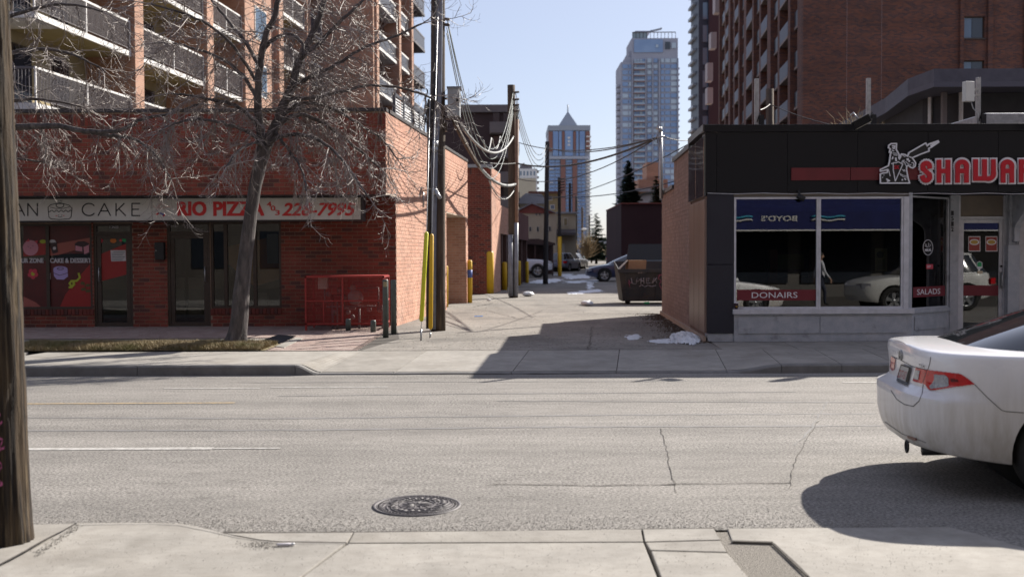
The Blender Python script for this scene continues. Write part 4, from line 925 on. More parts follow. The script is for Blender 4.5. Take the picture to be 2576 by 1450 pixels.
for i in range(3):
    a = i*lp/3; q = MB(); q.obox(o0 + us*(a+.012) + ns*.012 + Vector((0, 0, ZS+.15)), us*(lp/3-.02), -ns*.04, Vector((0, 0, zf0-ZS-.25))); q.build('ribbed_panel', m_brp, rest, bevel=.01)
for i in range(2):
    a = i*lp/2; q = MB(); q.obox(o0 + us*(a+.006) + ns*.03 + Vector((0, 0, zf0-.05)), us*(lp/2-.012), -ns*.04, Vector((0, 0, zf1-.13-zf0))); q.build('fascia_panel', mat('mirror black panel', (0.02, 0.02, 0.024), .04, spec=1.0, coat=1.0, bump=.12, bscale=1.6), rest, bevel=.008)
q = MB(); q.obox(o0 + ns*.04 + Vector((0, 0, zf1-.10)), us*lp, -ns*.3, Vector((0, 0, .11))); q.obox(o0 + us*(lp+.001) + ns*.03 + Vector((0, 0, zmid)), us*(sp-lp), -ns*.3, Vector((0, 0, .09))); q.obox(o0 + us*(sp+.003) + ns*.03 + Vector((0, 0, zlow)), us*(Ls-sp), -ns*.3, Vector((0, 0, .08))); q.build('parapet_cap', mat('dark cap metal', (0.06, 0.06, 0.065), .3, (0.10, 0.10, 0.10), 4, metal=.5), rest)
q = MB(); q.obox(o0 + us*.03 + Vector((0, 0, ZS)) + ns*.03, us*Ls, -ns*.05, Vector((0, 0, .09))); q.build('skirting', mat('tan concrete', (0.38, 0.28, 0.22), .9, (0.3, 0.24, 0.19), 8), rest)
q = MB(); q.prism([o0+us*.3-ns*.1+Vector((0, 0, 3.0)), o0+us*Ls-ns*.1+Vector((0, 0, 3.0)), Vector((xe, 26, 3.0)), Vector((xe, YK+.3, 3.0))], (0, 0, -.1)); q.box((xk+.5, 25.9, ZS), (xe, 26.1, 2.9)); q.box((xe-.2, YK+.31, ZS), (xe, 25.89, 2.89)); q.build('roof', m_flash, rest)
# stripe, emblem and raised letters on the fascia
stripe = thing('fascia_stripe', 'dark red metal stripe across the black fascia, running into the rider emblem', 'sign stripe', P(1991, 453, YK-.01))
for a, c in ((1991, 2139), (2140.5, 2318)):
    b = MB(); b.box((X(a, YK-.03, 437), YK-.03, Z(453, YK-.03, 2100)), (X(c, YK-.03, 437), YK-.003, Z(421.5, YK-.03, 2100))); b.build('stripe_panel', mat('dark red metal', (0.15, 0.012, 0.018), .45, (0.12, 0.01, 0.015), 3), stripe, bevel=.002)
def er(x, y): return (2186.9 + x*.15104, 322 + y*.15104)
YE = YK-.07
EI = [0]
def estroke(mb, pts, Y, w, closed=False, ext=.5, mi=0):
    rr = w*.15104*Y/FP/2; P3 = [P(*er(x, y), Y) for x, y in pts]; n = len(P3)
    for i in range(n if closed else n-1):
        a, c = P3[i], P3[(i+1) % n]; d = c-a
        if d.length < 1e-6: continue
        d.normalize(); s_ = Vector((-d.z, 0, d.x))*rr; e = d*rr*ext
        mb.prism([a-e-s_, c+e-s_, c+e+s_, a-e+s_], (0, -.02 - .00035*EI[0], 0), mi); EI[0] = (EI[0]+1) % 37
m_wled = mat('white sign acrylic', (0.74, 0.75, 0.80), .35); m_rled = mat('red sign acrylic', (0.50, 0.006, 0.02), .3); m_pan = plain('black sign face', (0.008, 0.008, 0.010), .4)
emb = thing('rider_emblem', 'white outlined emblem of a rider with a skewer lance on a horse', 'emblem sign', P(*er(420, 920), YE))
out = [(180, 918), (178, 765), (235, 748), (292, 742), (303, 690), (210, 716), (178, 718), (178, 692), (230, 668), (312, 628), (330, 560), (345, 440), (362, 400), (328, 408), (342, 350), (314, 330), (318, 290), (360, 262), (445, 260), (440, 360), (470, 410), (490, 450), (482, 505), (512, 470), (530, 435), (580, 442), (632, 472), (652, 412), (930, 252), (955, 302), (985, 268), (1135, 216), (1145, 238), (1022, 322), (980, 342), (986, 385), (850, 435), (705, 497), (728, 525), (765, 580), (755, 640), (720, 665), (690, 658), (640, 622), (615, 640), (612, 690), (640, 840), (664, 916)]
b = MB(); b.prism([P(*er(*q), YE) for q in out], (0, -.012, 0)); b.build('backing', m_pan, emb)
b = MB(); estroke(b, out, YE, 22, True); b.build('outline', m_wled, emb)
b = MB(); sh = [(392, 578), (440, 582), (475, 562), (550, 606), (425, 886), (392, 700)]; estroke(b, sh, YE-.004, 13, True); b.build('shield', m_wled, emb)
b = MB()
for L, w in (([(985, 272), (1135, 225), (1015, 300)], 26), ([(375, 300), (415, 300), (405, 345), (380, 330)], 22), ([(370, 370), (400, 385)], 14), ([(385, 420), (450, 425)], 12), ([(400, 450), (460, 455)], 12), ([(385, 480), (370, 520), (390, 500)], 14),
             ([(430, 500), (440, 550)], 26), ([(490, 530), (520, 480)], 10), ([(628, 512), (632, 535)], 34), ([(662, 545), (650, 560)], 22), ([(545, 600), (560, 545), (600, 620), (610, 650)], 9), ([(525, 580), (550, 540), (575, 540)], 9),
             ([(595, 560), (640, 600), (690, 615)], 9), ([(700, 580), (720, 575), (735, 600), (720, 640)], 11), ([(540, 690), (570, 720), (605, 715)], 9), ([(500, 755), (560, 790), (632, 800)], 8), ([(505, 775), (560, 815), (635, 822)], 8), ([(570, 695), (575, 705)], 16),
             ([(280, 850), (330, 880), (290, 890)], 22), ([(310, 690), (330, 760), (340, 800)], 12), ([(540, 855), (545, 870)], 22), ([(580, 840), (600, 860)], 20), ([(215, 820), (218, 825)], 14), ([(235, 780), (237, 790)], 9), ([(370, 590), (368, 600)], 20), ([(660, 480), (690, 490)], 16), ([(545, 455), (590, 480)], 9)):
    estroke(b, L, YE-.002, w)
b.build('line_work', m_wled, emb, kind='stuff')
b = MB(); o = P(*er(412, 685), YE-.035); lettering(b, 'SK', o, (1, 0, 0), (0, 0, 1), P(*er(505, 685), YE-.035).x-o.x, P(*er(412, 620), YE-.035).z-o.z, .03, thick=.003); b.build('monogram', m_rled, emb, kind='stuff')
fs_ = thing('raised_sign_letters', 'big red raised letters with white edges on the black restaurant fascia', 'sign letters', P(*er(1400, 900), YE))
arc = lambda cx, cy, r, a0, a1, n=8, ry=None: [(cx+r*math.cos(math.radians(a0+(a1-a0)*i/n)), cy+(ry or r)*math.sin(math.radians(a0+(a1-a0)*i/n))) for i in range(n+1)]
def gA(dx): return [[(1463+dx, 878)] + arc(1537+dx, 640, 73, 180, 360, 12) + [(1610+dx, 878)], [(1463+dx, 715), (1610+dx, 715)]]
GL = [[arc(943, 645, 55, 0, -180, 10) + [(893, 680), (990, 775)] + arc(940, 812, 57, -15, 170, 10)],
      [[(1153, 563), (1153, 880)], [(1303, 563), (1303, 880)], [(1153, 718), (1303, 718)]], gA(0),
      [[(1762, 555), (1762, 840)], [(1762, 842), (1900, 842)], [(1910, 555), (1910, 830)], [(1905, 842)] + arc(1975, 762, 85, 90, 0, 8, 80) + [(2060, 555)]], gA(756),
      [[(2525, 555), (2525, 872)], [(2525, 575), (2610, 575)] + arc(2610, 640, 65, -90, 90, 8) + [(2525, 705)], [(2620, 710), (2680, 760), (2680, 872)]],
      [[(2790, 878)] + arc(2865, 640, 75, 180, 360, 10) + [(2940, 878)], arc(3015, 640, 75, 180, 360, 10) + [(3090, 878)]], gA(1767)]
for g in GL:
    a = MB(); c = MB()
    for pl_ in g: estroke(a, pl_, YE+.02, 128, ext=.93); estroke(c, pl_, YE-.012, 74, ext=.9)
    lt = a.build('letter', m_wled, fs_); c.build('letter_face', m_rled, lt)
# conduit under the fascia, floodlights, spot under the soffit
cab = MB(); cab.tube([P(q, 486.5 + (1.5 if i % 2 else -1), YK-.012) for i, q in enumerate(range(1780, 2700, 70))], .006, 5); tag(cab.build('fascia_cable', m_alu, None, 'thin pale cable sagging along the bottom edge of the black fascia', 'cable'))
def flood(px, py, lab):
    p = P(px, py, YK-.22); t = thing('flood_light', lab, 'flood light', P(px, py-14, YK), 'flood lights on the black fascia'); q = Matrix.Rotation(R(-28), 3, 'Y')
    b = MB(); u, v, w = q @ Vector((.30, 0, 0)), q @ Vector((0, .10, 0)), q @ Vector((0, 0, .13)); b.obox(p-(u+v+w)/2, u, v, w); b.build('housing', m_bk, t, bevel=.008)
    b = MB()
    for i in range(10): b.obox(p-(u+v+w)/2 + u*(i/10+.02) - v*.12, u*.04, v*.1, w); 
    b.build('fins', m_fas, t, kind='stuff')
    b = MB(); e = p-(u+v+w)/2-w*.02; b.obox(e+u*.05+v*.1, u*.9, v*.7, -w*.05); b.build('lens', mat('lamp lens', (.6, .6, .5), .3), t)
    b = MB(); b.tube([p+Vector((-.05, 0, .05)), p+Vector((-.1, .1, .16)), p+Vector((-.1, .25, .14))], .014, 6); b.build('arm', m_ss, t)
flood(2167, 306, 'small black flood light tilted over the fascia beside the middle roof post'); flood(2612, 300, 'small black flood light over the fascia near the right end')
sp_ = thing('soffit_spot', 'small black spot light hanging under the fascia above the first big window', 'spot light', P(2011, 490, YK-.03)); b = MB(); p = P(2014, 496, YK-.06); b.cyl(p+Vector((-.05, 0, .03)), p+Vector((.05, -.04, -.04)), .045); b.cyl(p+Vector((-.03, .02, .12)), p+Vector((-.01, 0, .0)), .02); b.build('head', m_bk, sp_)
cup = thing('paper_cup', 'dark paper cup with a yellow mark standing on the left end of the window sill', 'paper cup', (X(1852, YK-.02), YK-.035, zsill+.085)); c_ = Vector((X(1852, YK-.02), YK-.02, zsill+.086)); b = MB(); b.lathe([(.028, 0), (.038, .10), (.037, .101)], c_, 16); b.lathe([(.041, .10), (.041, .112), (.03, .118)], c_, 16, 1)
b.build('cup', [plain('dark cup', (0.03, 0.01, 0.02)), m_wht], cup); b = MB(); lettering(b, 'M', c_+Vector((-.012, -.037, .03)), (1, 0, 0), (0, 0, 1), .024, .024, .05, thick=.001); b.build('cup_mark', m_ypost, cup)
# roof furniture
m_galv = mat('galvanised steel', (0.45, 0.46, 0.48), .4, (0.32, 0.33, 0.35), 14, metal=.5)
for px, yt, lab in ((1903, 198, 'left galvanised post on the restaurant roof'), (2184, 197, 'middle galvanised post on the restaurant roof, above the tilted flood light'), (2460, 195, 'right galvanised post on the restaurant roof carrying the white antenna')):
    Yp = YK+.5; x = X(px, Yp, 300); zt_ = Z(yt, Yp, px); t = thing('roof_post', lab, 'roof post', (x, Yp, zf1-.2), 'galvanised posts standing on the restaurant roof')
    b = MB(); b.box((x-.034, Yp-.034, zf1-.6), (x+.034, Yp+.034, zt_)); b.build('post', m_galv, t, bevel=.004); b = MB(); b.tube([(x+.06, Yp-.05, zf1-.1), (x+.08, Yp-.05, zf1+.2), (x+.05, Yp-.05, zf1+.26), (x, Yp-.05, zf1+.1)], .008, 6); b.box((x+.036, Yp-.06, zf1), (x+.12, Yp+.03, zf1+.22)); b.build('junction_box', m_bk, t)
xa = X(2433, YK+.45, 232); za_ = Z(258, YK+.45, 2433); ant = thing('antenna_panel', 'white flat box antenna clamped to the right roof post', 'antenna', (xa, YK+.45, za_))
b = MB(); b.obox((xa-.09, YK+.28, za_), (.17, .05, 0), (-.03, .10, 0), (0, 0, .34)); b.build('panel', mat('antenna white', (0.66, 0.67, 0.64), .5, (0.6, 0.6, 0.58), 6), ant, bevel=.01)
b = MB(); b.box((xa+.08, YK+.37, za_+.2), (xa+.2, YK+.44, za_+.23)); b.box((xa+.08, YK+.37, za_+.10), (xa+.2, YK+.44, za_+.13)); b.tube([(xa+.05, YK+.4, za_), (xa+.09, YK+.42, za_-.1), (xa+.18, YK+.42, za_-.2), (xa+.17, YK+.42, za_-.42)], .009, 6); b.build('clamps', m_ss, ant)
b = MB(); b.box((X(2475, YK+1.2), YK+1.2, zf1-.1), (xe-.5, YK+3, Z(284, YK+1.2, 2520))); tag(b.build('roof_unit', m_galv, None, 'low galvanised roof duct at the right end of the restaurant roof', 'roof duct', bevel=.02))
# ================================================================ buildings behind
def brickmat(name, c1, c2, cm, rough=.9, w=.21, h=.075, col3=None):
    if name in MATS: return MATS[name]
    m = bpy.data.materials.new(name); m.use_nodes = True; nt = m.node_tree; N = nt.nodes; L = nt.links; b = N['Principled BSDF']
    g = N.new('ShaderNodeNewGeometry'); sx_ = N.new('ShaderNodeSeparateXYZ'); ad = N.new('ShaderNodeMath'); cb = N.new('ShaderNodeCombineXYZ')
    L.new(g.outputs['Position'], sx_.inputs[0]); L.new(sx_.outputs[0], ad.inputs[0]); L.new(sx_.outputs[1], ad.inputs[1]); L.new(ad.outputs[0], cb.inputs[0]); L.new(sx_.outputs[2], cb.inputs[1])
    t = N.new('ShaderNodeTexBrick'); t.inputs['Scale'].default_value = 1; t.inputs['Brick Width'].default_value = w; t.inputs['Row Height'].default_value = h
    t.inputs['Mortar Size'].default_value = .006; t.inputs['Color1'].default_value = (*c1, 1); t.inputs['Color2'].default_value = (*c2, 1); t.inputs['Mortar'].default_value = (*cm, 1)
    L.new(cb.outputs[0], t.inputs[0]); n = N.new('ShaderNodeTexNoise'); n.inputs['Scale'].default_value = .35; n.inputs['Detail'].default_value = 6
    mp = N.new('ShaderNodeMapping'); mp.inputs['Scale'].default_value = (1, 1, 3); L.new(g.outputs['Position'], mp.inputs[0]); L.new(mp.outputs[0], n.inputs['Vector'])
    mx = N.new('ShaderNodeMix'); mx.data_type = 'RGBA'; mx.blend_type = 'MULTIPLY'; mx.inputs[0].default_value = .7; L.new(t.outputs[0], mx.inputs[6])
    rp = N.new('ShaderNodeMapRange'); rp.inputs[1].default_value = .3; rp.inputs[2].default_value = .7; rp.inputs[3].default_value = .62; rp.inputs[4].default_value = 1.15
    L.new(n.outputs['Fac'], rp.inputs[0]); L.new(rp.outputs[0], mx.inputs[7]); L.new(mx.outputs[2], b.inputs['Base Color']); b.inputs['Roughness'].default_value = rough
    MATS[name] = m; return m
m_tb = brickmat('apartment brick', (.46, .255, .175), (.40, .205, .14), (.44, .34, .27)); m_tb2 = brickmat('brown tower brick', (.20, .078, .046), (.075, .045, .045), (.17, .10, .08), w=.24, h=.08)
m_slab = mat('white slab paint', (.70, .69, .68), .8, (.6, .59, .58), 4); m_cream = mat('beige stucco', (.34, .28, .17), .9, (.29, .24, .14), 2)
m_rail = mat('rail metal', (.11, .10, .11), .5); m_wgl = mat('window glass blue', (.10, .15, .22), .08, spec=.9); m_wdk = mat('dark window', (.02, .025, .035), .12, spec=.8)
UZ = Vector((0, 0, 1))
m_soff = mat('olive soffit paint', (.34, .285, .16), .9, (.30, .25, .13), 2)
# ---- left apartment tower with long balconies on its alley side
apt = thing('apartment_block', 'tall brick apartment block with long white edged balconies behind the brick shop', 'apartment building', (-14.2, 32, ZS))
TX = -17.29
def tp(Y, off=0, z=0): return Vector((TX + .0973*Y, Y, z)) + NA*off
bays = [(32.0, 38.35, 'b'), (39.05, 45.15, 'b'), (45.85, 49.75, 'b'), (50.45, 54.8, 'w'), (55.5, 59.8, 'b'), (60.5, 63.3, 'b')]
cols = [38.35, 45.15, 49.75, 54.8, 59.8, 63.3]
floors = [6.19 + 2.70*k for k in range(-2, 7)]; top = floors[-1] + 2.7
b = MB(); b.obox(tp(32.9, -1.7, ZS), UA*31, -NA*14, UZ*(top-ZS)); b.build('core_wall', m_cream, apt)
for y in cols:
    b = MB(); b.obox(tp(y, .14, ZS), UA*.7, -NA*1.9, UZ*(top-ZS)); b.build('brick_column', m_tb, apt)
b = MB(); b.obox(tp(50.4, -.15, ZS), UA*4.45, -NA*1.5, UZ*(top-ZS)); b.build('brick_wall', m_tb, apt)
for z in floors:
    b = MB(); b.obox(tp(51.9, -.145, z+.5), UA*1.7, NA*.03, UZ*1.6); w_ = b.build('window', m_slab, apt); b = MB(); b.obox(tp(51.98, -.11, z+.58), UA*1.54, NA*.01, UZ*1.44); b.build('pane', m_wgl, w_)
    for ya, yb_, k in bays:
        if k != 'b': continue
        L_ = (yb_-ya)/UA.y
        b = MB(); b.obox(tp(ya, 0, z-.18), UA*(L_-.003), -NA*.07, UZ*.18); b.build('slab_edge', m_slab, apt); b = MB(); b.obox(tp(ya, -.071, z-.16), UA*(L_-.003), -NA*1.62, UZ*.16); b.build('balcony_slab', m_soff, apt)
        if z > 3:
            b = MB(); b.obox(tp(ya+.02, -.02, z+1.02), UA*(L_-.04), -NA*.05, UZ*.07); b.build('top_rail', m_slab, apt)
            b = MB(); b.obox(tp(ya+.02, -.03, z+.1), UA*(L_-.04), -NA*.03, UZ*.03); n = int(L_/.085)
            for i in range(n): b.obox(tp(ya, -.03, z+.1) + UA*(L_*i/n+.02), UA*.022, -NA*.02, UZ*.94)
            for i in (0, .5, 1): b.obox(tp(ya, -.01, z) + UA*(L_*i*.985+.01), UA*.05, -NA*.05, UZ*1.03, 1)
            b.build('railing_bars', [m_rail, m_slab], apt, kind='stuff')
            for u in (.25, .62):
                b = MB(); b.obox(tp(ya, -1.69, z+.05) + UA*(L_*u), UA*1.1, NA*.04, UZ*2.1); w_ = b.build('balcony_door', m_bronze, apt); b = MB(); b.obox(tp(ya, -1.64, z+.12) + UA*(L_*u+.06), UA*.98, NA*.01, UZ*1.96); b.build('pane', m_wdk, w_)
    # front return, facing the street, in shade
    if z > 3:
        b = MB(); b.box((-24, 32, z-.18), (-14.18-.003, 33.6, z)); b.build('balcony_slab', m_slab, apt)
        b = MB(); b.box((-24, 32.02, z+1.02), (-14.25, 32.07, z+1.09)); n = 90
        for i in range(n): b.box((-24+9.7*i/n, 32.03, z+.1), (-24+9.7*i/n+.022, 32.05, z+1.02))
        b.build('railing_bars', m_rail, apt, kind='stuff')
b = MB(); b.box((-26, 33.6, ZS), (-15.8, 40, top)); b.build('front_wall', m_cream, apt)
# projecting wing
xw0 = tp(63.9).x; xw1 = -8.13; b = MB(); b.box((xw0-4, 63.4, ZS), (xw1, 64, top+.9)); b.build('wing_front', m_tb, apt)
def wp_(Y, off=0, z=0): return Vector((-14.3+.0973*Y, Y, z)) + NA*off
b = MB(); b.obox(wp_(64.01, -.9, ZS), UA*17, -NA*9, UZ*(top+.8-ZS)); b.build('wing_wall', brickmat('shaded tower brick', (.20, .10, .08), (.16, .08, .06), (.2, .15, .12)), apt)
for y in (63.95, 70.6, 74.9): b = MB(); b.obox(wp_(y, .1, ZS), UA*.6, -NA*1.1, UZ*(top+.7-ZS)); b.build('brick_column', m_tb, apt)
for z in floors[1:]:
    for ya, yb_ in ((64.6, 70.5), (71.3, 74.8), (75.6, 81)):
        L_ = (yb_-ya)/UA.y; b = MB(); b.obox(wp_(ya, -.05, z-.18), UA*L_, -NA*.85, UZ*.18); b.obox(wp_(ya, -.08, z+.85), UA*L_, -NA*.05, UZ*.12); sl_ = b.build('balcony_slab', m_slab if ya < 75 else mat('dark slab', (.06, .06, .08), .7), apt)
        b = MB(); b.obox(wp_(ya, -.1, z), UA*L_, -NA*.02, UZ*.86); b.build('balcony_panel', mat('smoked panel', (.05, .05, .06), .35), apt)
        b = MB(); b.obox(wp_(ya+1, -.9, z+.2), UA*(L_-2), NA*.03, UZ*1.9); b.build('window', m_wdk, apt)
b = MB(); b.obox(wp_(75.6, -.05, top-.4), UA*6, -NA*2, UZ*1.0); b.build('dark_cornice', mat('dark slab', (.06, .06, .08), .7), apt)
# ---- dark apartment block beyond the garages
Yd = 112; dk = thing('dark_apartment', 'dark brown apartment block with pale balcony fronts behind the second utility pole', 'apartment building', (X(1200, Yd), Yd, ZS))
m_dkb = mat('dark brown stucco', (.055, .035, .035), .9, (.07, .045, .045), .6); m_pb = mat('grey balcony front', (.19, .165, .16), .8, (.16, .14, .14), 1)
b = MB(); b.box((X(1075, Yd), Yd, ZS), (X(1302, Yd), Yd+18, Z(283, Yd))); b.build('wall', m_dkb, dk)
b = MB(); b.box((X(1070, Yd), Yd-.4, Z(283, Yd)+.01), (X(1306, Yd), Yd+18.4, Z(264, Yd))); b.build('parapet', m_pb, dk)
for i, y in enumerate(range(310, 700, 62)):
    b = MB(); b.box((X(1234, Yd), Yd-1.4, Z(y+27, Yd)), (X(1291, Yd), Yd-1.25, Z(y, Yd))); b.box((X(1234, Yd), Yd-1.24, Z(y+29, Yd)), (X(1291, Yd), Yd-.01, Z(y+25, Yd))); b.build('balcony', m_pb, dk)
    b = MB(); b.box((X(1300, Yd), Yd+2, Z(y+2, Yd)), (X(1308, Yd), Yd+8, Z(y-16, Yd))); b.build('side_balcony', m_pb, dk)
    for x in (1242, 1268): b = MB(); b.box((X(x, Yd), Yd-.06, Z(y, Yd)+.02), (X(x+16, Yd), Yd-.01, Z(y-30, Yd))); b.build('window', m_wdk, dk)
# ---- two towers on the skyline; haze put into their lighter colours
Y1 = 430; tw = thing('pyramid_tower', 'brick and blue glass tower with a pyramid roof in the middle of the skyline', 'high-rise', (X(1432, Y1), Y1, 0))
m_bg = mat('blue curtain glass', (.14, .24, .46), .25, (.20, .31, .52), .15, spec=.8); m_bk2 = mat('tower brick red', (.24, .12, .10), .9); m_st = mat('tower stone', (.38, .40, .46), .8); m_cool = mat('grey metal roof', (.30, .33, .38), .5)
def TB(par, name, x0, x1, y0, y1, Y, m, d=1.0, dy=0): b = MB(); b.box((X(x0, Y), Y+dy, Z(y1, Y, 1400)), (X(x1, Y), Y+dy+d, Z(y0, Y, 1400))); return b.build(name, m, par)
TB(tw, 'core', 1380.5, 1485, 317, 655, Y1, m_st, 26, 1)
TB(tw, 'parapet', 1379.5, 1486, 315, 328, Y1, m_cool, 27, .2)
for x0, x1 in ((1381, 1391), (1415, 1421), (1443, 1449), (1474, 1485)): TB(tw, 'brick_pier', x0, x1, 331, 380, Y1, m_bk2, 1.2, -.2)
for x0, x1 in ((1392, 1405), (1407, 1414), (1422, 1442), (1450, 1456), (1459, 1472)): TB(tw, 'upper_glazing', x0, x1, 330, 392, Y1, m_bg, .9, .1)
TB(tw, 'ledge', 1381, 1485, 393, 400, Y1, m_st, 1.2, -.4)
for x0, x1 in ((1411, 1423), (1441, 1452)): TB(tw, 'brick_pier', x0, x1, 401, 640, Y1, m_bk2, 1.4, -.5)
for k in range(26):
    y = 402 + k*9
    for x0, x1 in ((1383, 1396), (1397.5, 1410), (1424, 1440), (1453, 1462), (1463.5, 1473)):
        TB(tw, 'window', x0, x1, y, y+6.4, Y1, m_bg, .6, .5)
    TB(tw, 'balcony', 1475, 1487+ (0 if k < 14 else min(6, (k-13)*1.0)), y+2, y+4.2, Y1, m_slab, 4, -2.2)
for k in range(4): TB(tw, 'balcony', 1383, 1392, 400+k*34+24, 400+k*34+26, Y1, m_slab, 2, -.8); TB(tw, 'balcony', 1475, 1487, 343+k*12, 346+k*12, Y1, m_slab, 3, -1.5)
ax = X(1431, Y1); zb_, zt_ = Z(322, Y1), Z(276, Y1); hw = (X(1463, Y1)-X(1401, Y1))/2; b = MB()
q = [(ax-hw, Y1+.1, zb_-1), (ax+hw, Y1+.1, zb_-1), (ax+hw, Y1+2*hw, zb_), (ax-hw, Y1+2*hw, zb_), (ax, Y1+hw, zt_)]; b.add(q, [(0, 1, 4), (1, 2, 4), (2, 3, 4), (3, 0, 4), (3, 2, 1, 0)]); b.build('pyramid_roof', m_cool, tw)
b = MB(); b.tube([(ax, Y1+hw, zt_-1), (ax, Y1+hw, zt_+2.6)], .25, 6); b.build('finial', m_cool, tw)
b = MB(); b.lathe([(1.9, 0), (1.9, .5), (.01, .6)], (X(1432, Y1), Y1+.3, Z(331, Y1)), 20, axis='Y'); b.build('arched_window', m_bg, tw)
for k in range(3): TB(tw, 'lit_panel', 1429, 1435, 344+k*9, 349+k*9, Y1, m_slab, .4, -.1)  # plain white wall panels
Y2 = 530; t2 = thing('glass_tower', 'tallest tower of glass and pale concrete with stepped left shoulder and rooftop glass screen', 'high-rise', (X(1632, Y2), Y2, 0))
m_t2g = mat('tower glass', (.15, .24, .42), .25, (.22, .32, .50), .12, spec=.8); m_t2l = mat('pale blind glass', (.42, .50, .58), .4); m_t2c = mat('tower concrete', (.36, .37, .43), .85, (.32, .33, .40), .1)
def T2(name, x0, x1, y0, y1, m, d=1, dy=0): return TB(t2, name, x0, x1, y0, y1, Y2, m, d, dy)
T2('core', 1563, 1706, 156, 655, m_t2c, 26, 1); T2('core', 1590, 1706, 96, 156, m_t2c, 24, 1.2); T2('shoulder', 1574, 1590, 143, 156, m_t2c, 20, 2); T2('shoulder', 1583, 1591, 127, 143, m_t2c, 16, 3)
T2('roof_screen', 1593, 1630, 81, 95, mat('roof glass dark', (.25, .32, .36), .3), .5, 2)
T2('roof_rail', 1592, 1701, 79.6, 81.4, m_rail, .6, 1.5)
for x in range(1592, 1703, 9): T2('rail_post', x, x+1, 81.5, 96, m_rail, .5, 1.6)
T2('plant_room', 1600, 1638, 75.5, 79.4, m_t2c, 10, 3); b = MB(); b.tube([P(1636, 79, Y2+4), P(1663, 73, Y2+4), P(1664, 70, Y2+4)], .5, 6); b.build('cleaning_crane', m_cool, t2)
rnd = random.Random(4); T2('glazing', 1596, 1668, 100, 132, m_t2g, .6, .6); T2('window', 1650, 1656, 113, 120, m_t2l, .4, .1); T2('window', 1690, 1701, 108, 122, m_t2l, .4, .7); T2('window', 1674, 1686, 106, 124, m_wdk, .5, .6)
n2 = 34
for k in range(n2):
    y = 148 + k*14.7
    for x0, x1 in ((1567, 1581), (1583, 1588.5), (1622.5, 1626), (1629, 1640), (1644.5, 1655), (1663, 1671), (1673.5, 1686), (1688, 1703)):
        if y < 156 and x0 < 1590: continue
        T2('window', x0, x1, y, y+9.8, m_t2l if rnd.random() < (.5 if x0 in (1567, 1688) else .22) else m_t2g, .5, .6)
    for x0 in (1597, 1604, 1611, 1617): T2('window', x0, x0+5, y+1, y+8, m_t2g if rnd.random() < .7 else m_t2l, .4, .7)
    T2('balcony', 1595, 1622, y+8.5, y+13, mat('balcony glass', (.30, .38, .46), .3), .3, -.9); T2('slab_edge', 1594, 1623, y+13.3, y+14.4, mat('red slab edge', (.38, .22, .20), .8), 1.7, -1)
    T2('slab_edge', 1624, 1660, y+12.6, y+14.2, m_t2c, .6, .3)
    if k > 3: T2('side_balcony', 1555, 1562.8, y+4, y+9, m_t2c, 7, 3)
    if k > 0: T2('side_balcony', 1706.2, 1712, y+6, y+9.5, m_t2c, 7, 3)
for x in (1590, 1623.5, 1641, 1657.5, 1704): T2('pier', x, x+2.6, 148 if x > 1590 else 150, 650, m_t2c, 1.2, -.2)
# ---- low buildings along the far part of the alley
def block(name, label, cat, x0, x1, y0, Y, m, d=10, y1=None):
    t = thing(name, label, cat, (X(x0, Y), Y, ZS)); b = MB(); b.box((X(x0, Y), Y, ZS if y1 is None else Z(y1, Y)), (X(x1, Y), Y+d, Z(y0, Y))); b.build('wall', m, t); return t
def wins(t, L, Y, m=None, fr=None, name='window'):
    for x0, x1, y0, y1 in L:
        b = MB(); b.box((X(x0, Y), Y-.06, Z(y1, Y)), (X(x1, Y), Y+.02, Z(y0, Y))); w_ = b.build(name, fr or m_slab, t)
        e = (x1-x0)*.12; b = MB(); b.box((X(x0+e, Y), Y-.08, Z(y1-e, Y)), (X(x1-e, Y), Y-.061, Z(y0+e, Y))); b.build('pane', m or m_wdk, w_)
m_crm = mat('cream siding', (.52, .47, .36), .85, (.47, .42, .32), .8); m_redr = mat('red shingle gable', (.26, .085, .07), .9, (.22, .07, .06), 3); m_shing = mat('grey roof', (.30, .31, .35), .8, (.22, .23, .26), 1)
Yw = 320; t = block('white_tower', 'small white and blue glazed tower peeping over the cream block', 'high-rise', 1298, 1352, 424, Yw, m_slab, 20); wins(t, [(1300+i*8.5, 1305+i*8.5, 430+k*17, 442+k*17) for i in range(6) for k in range(4)], Yw, m_wgl)
b = MB(); b.box((X(1309, Yw), Yw+3, Z(423.9, Yw)), (X(1340, Yw), Yw+9, Z(413, Yw))); b.box((X(1316, Yw), Yw+3, Z(413, Yw)), (X(1321, Yw), Yw+6, Z(408, Yw))); b.build('plant_room', m_rail, t)
for k in range(6): b = MB(); b.box((X(1352.3, Yw), Yw+2, Z(432+k*14, Yw)), (X(1357, Yw), Yw+6, Z(428+k*14, Yw))); b.build('balcony', m_rail, t)
Yc = 190; t = block('cream_block', 'plain cream flat roofed block left of the third utility pole', 'building', 1302, 1349, 448, Yc, m_crm, 8)
t = block('flat_roof_house', 'pale building with a flat brown roof and two blue windows beyond the red gable', 'building', 1355, 1412, 487, 150, m_cream, 8); b = MB(); b.box((X(1330, 150), 149, Z(487, 150)), (X(1415, 150), 158, Z(482, 150))); b.build('roof', m_brown, t); wins(t, [(1378, 1390, 494, 504), (1384, 1396, 515, 527)], 150, m_wgl)
Yg = 95; gh = thing('gable_house', 'cream house with red gable and small windows left of the yellow sleeved pole', 'house', (X(1360, Yg), Yg, ZS)); b = MB(); b.box((X(1318, Yg), Yg, ZS), (X(1400, Yg), Yg+9, Z(534, Yg))); b.build('wall', m_crm, gh)
b = MB(); b.prism([P(*q, Yg-.1) for q in ((1306, 527), (1338, 511), (1395, 534), (1396, 536), (1306, 536))], (0, .4, 0)); b.build('gable', m_redr, gh)
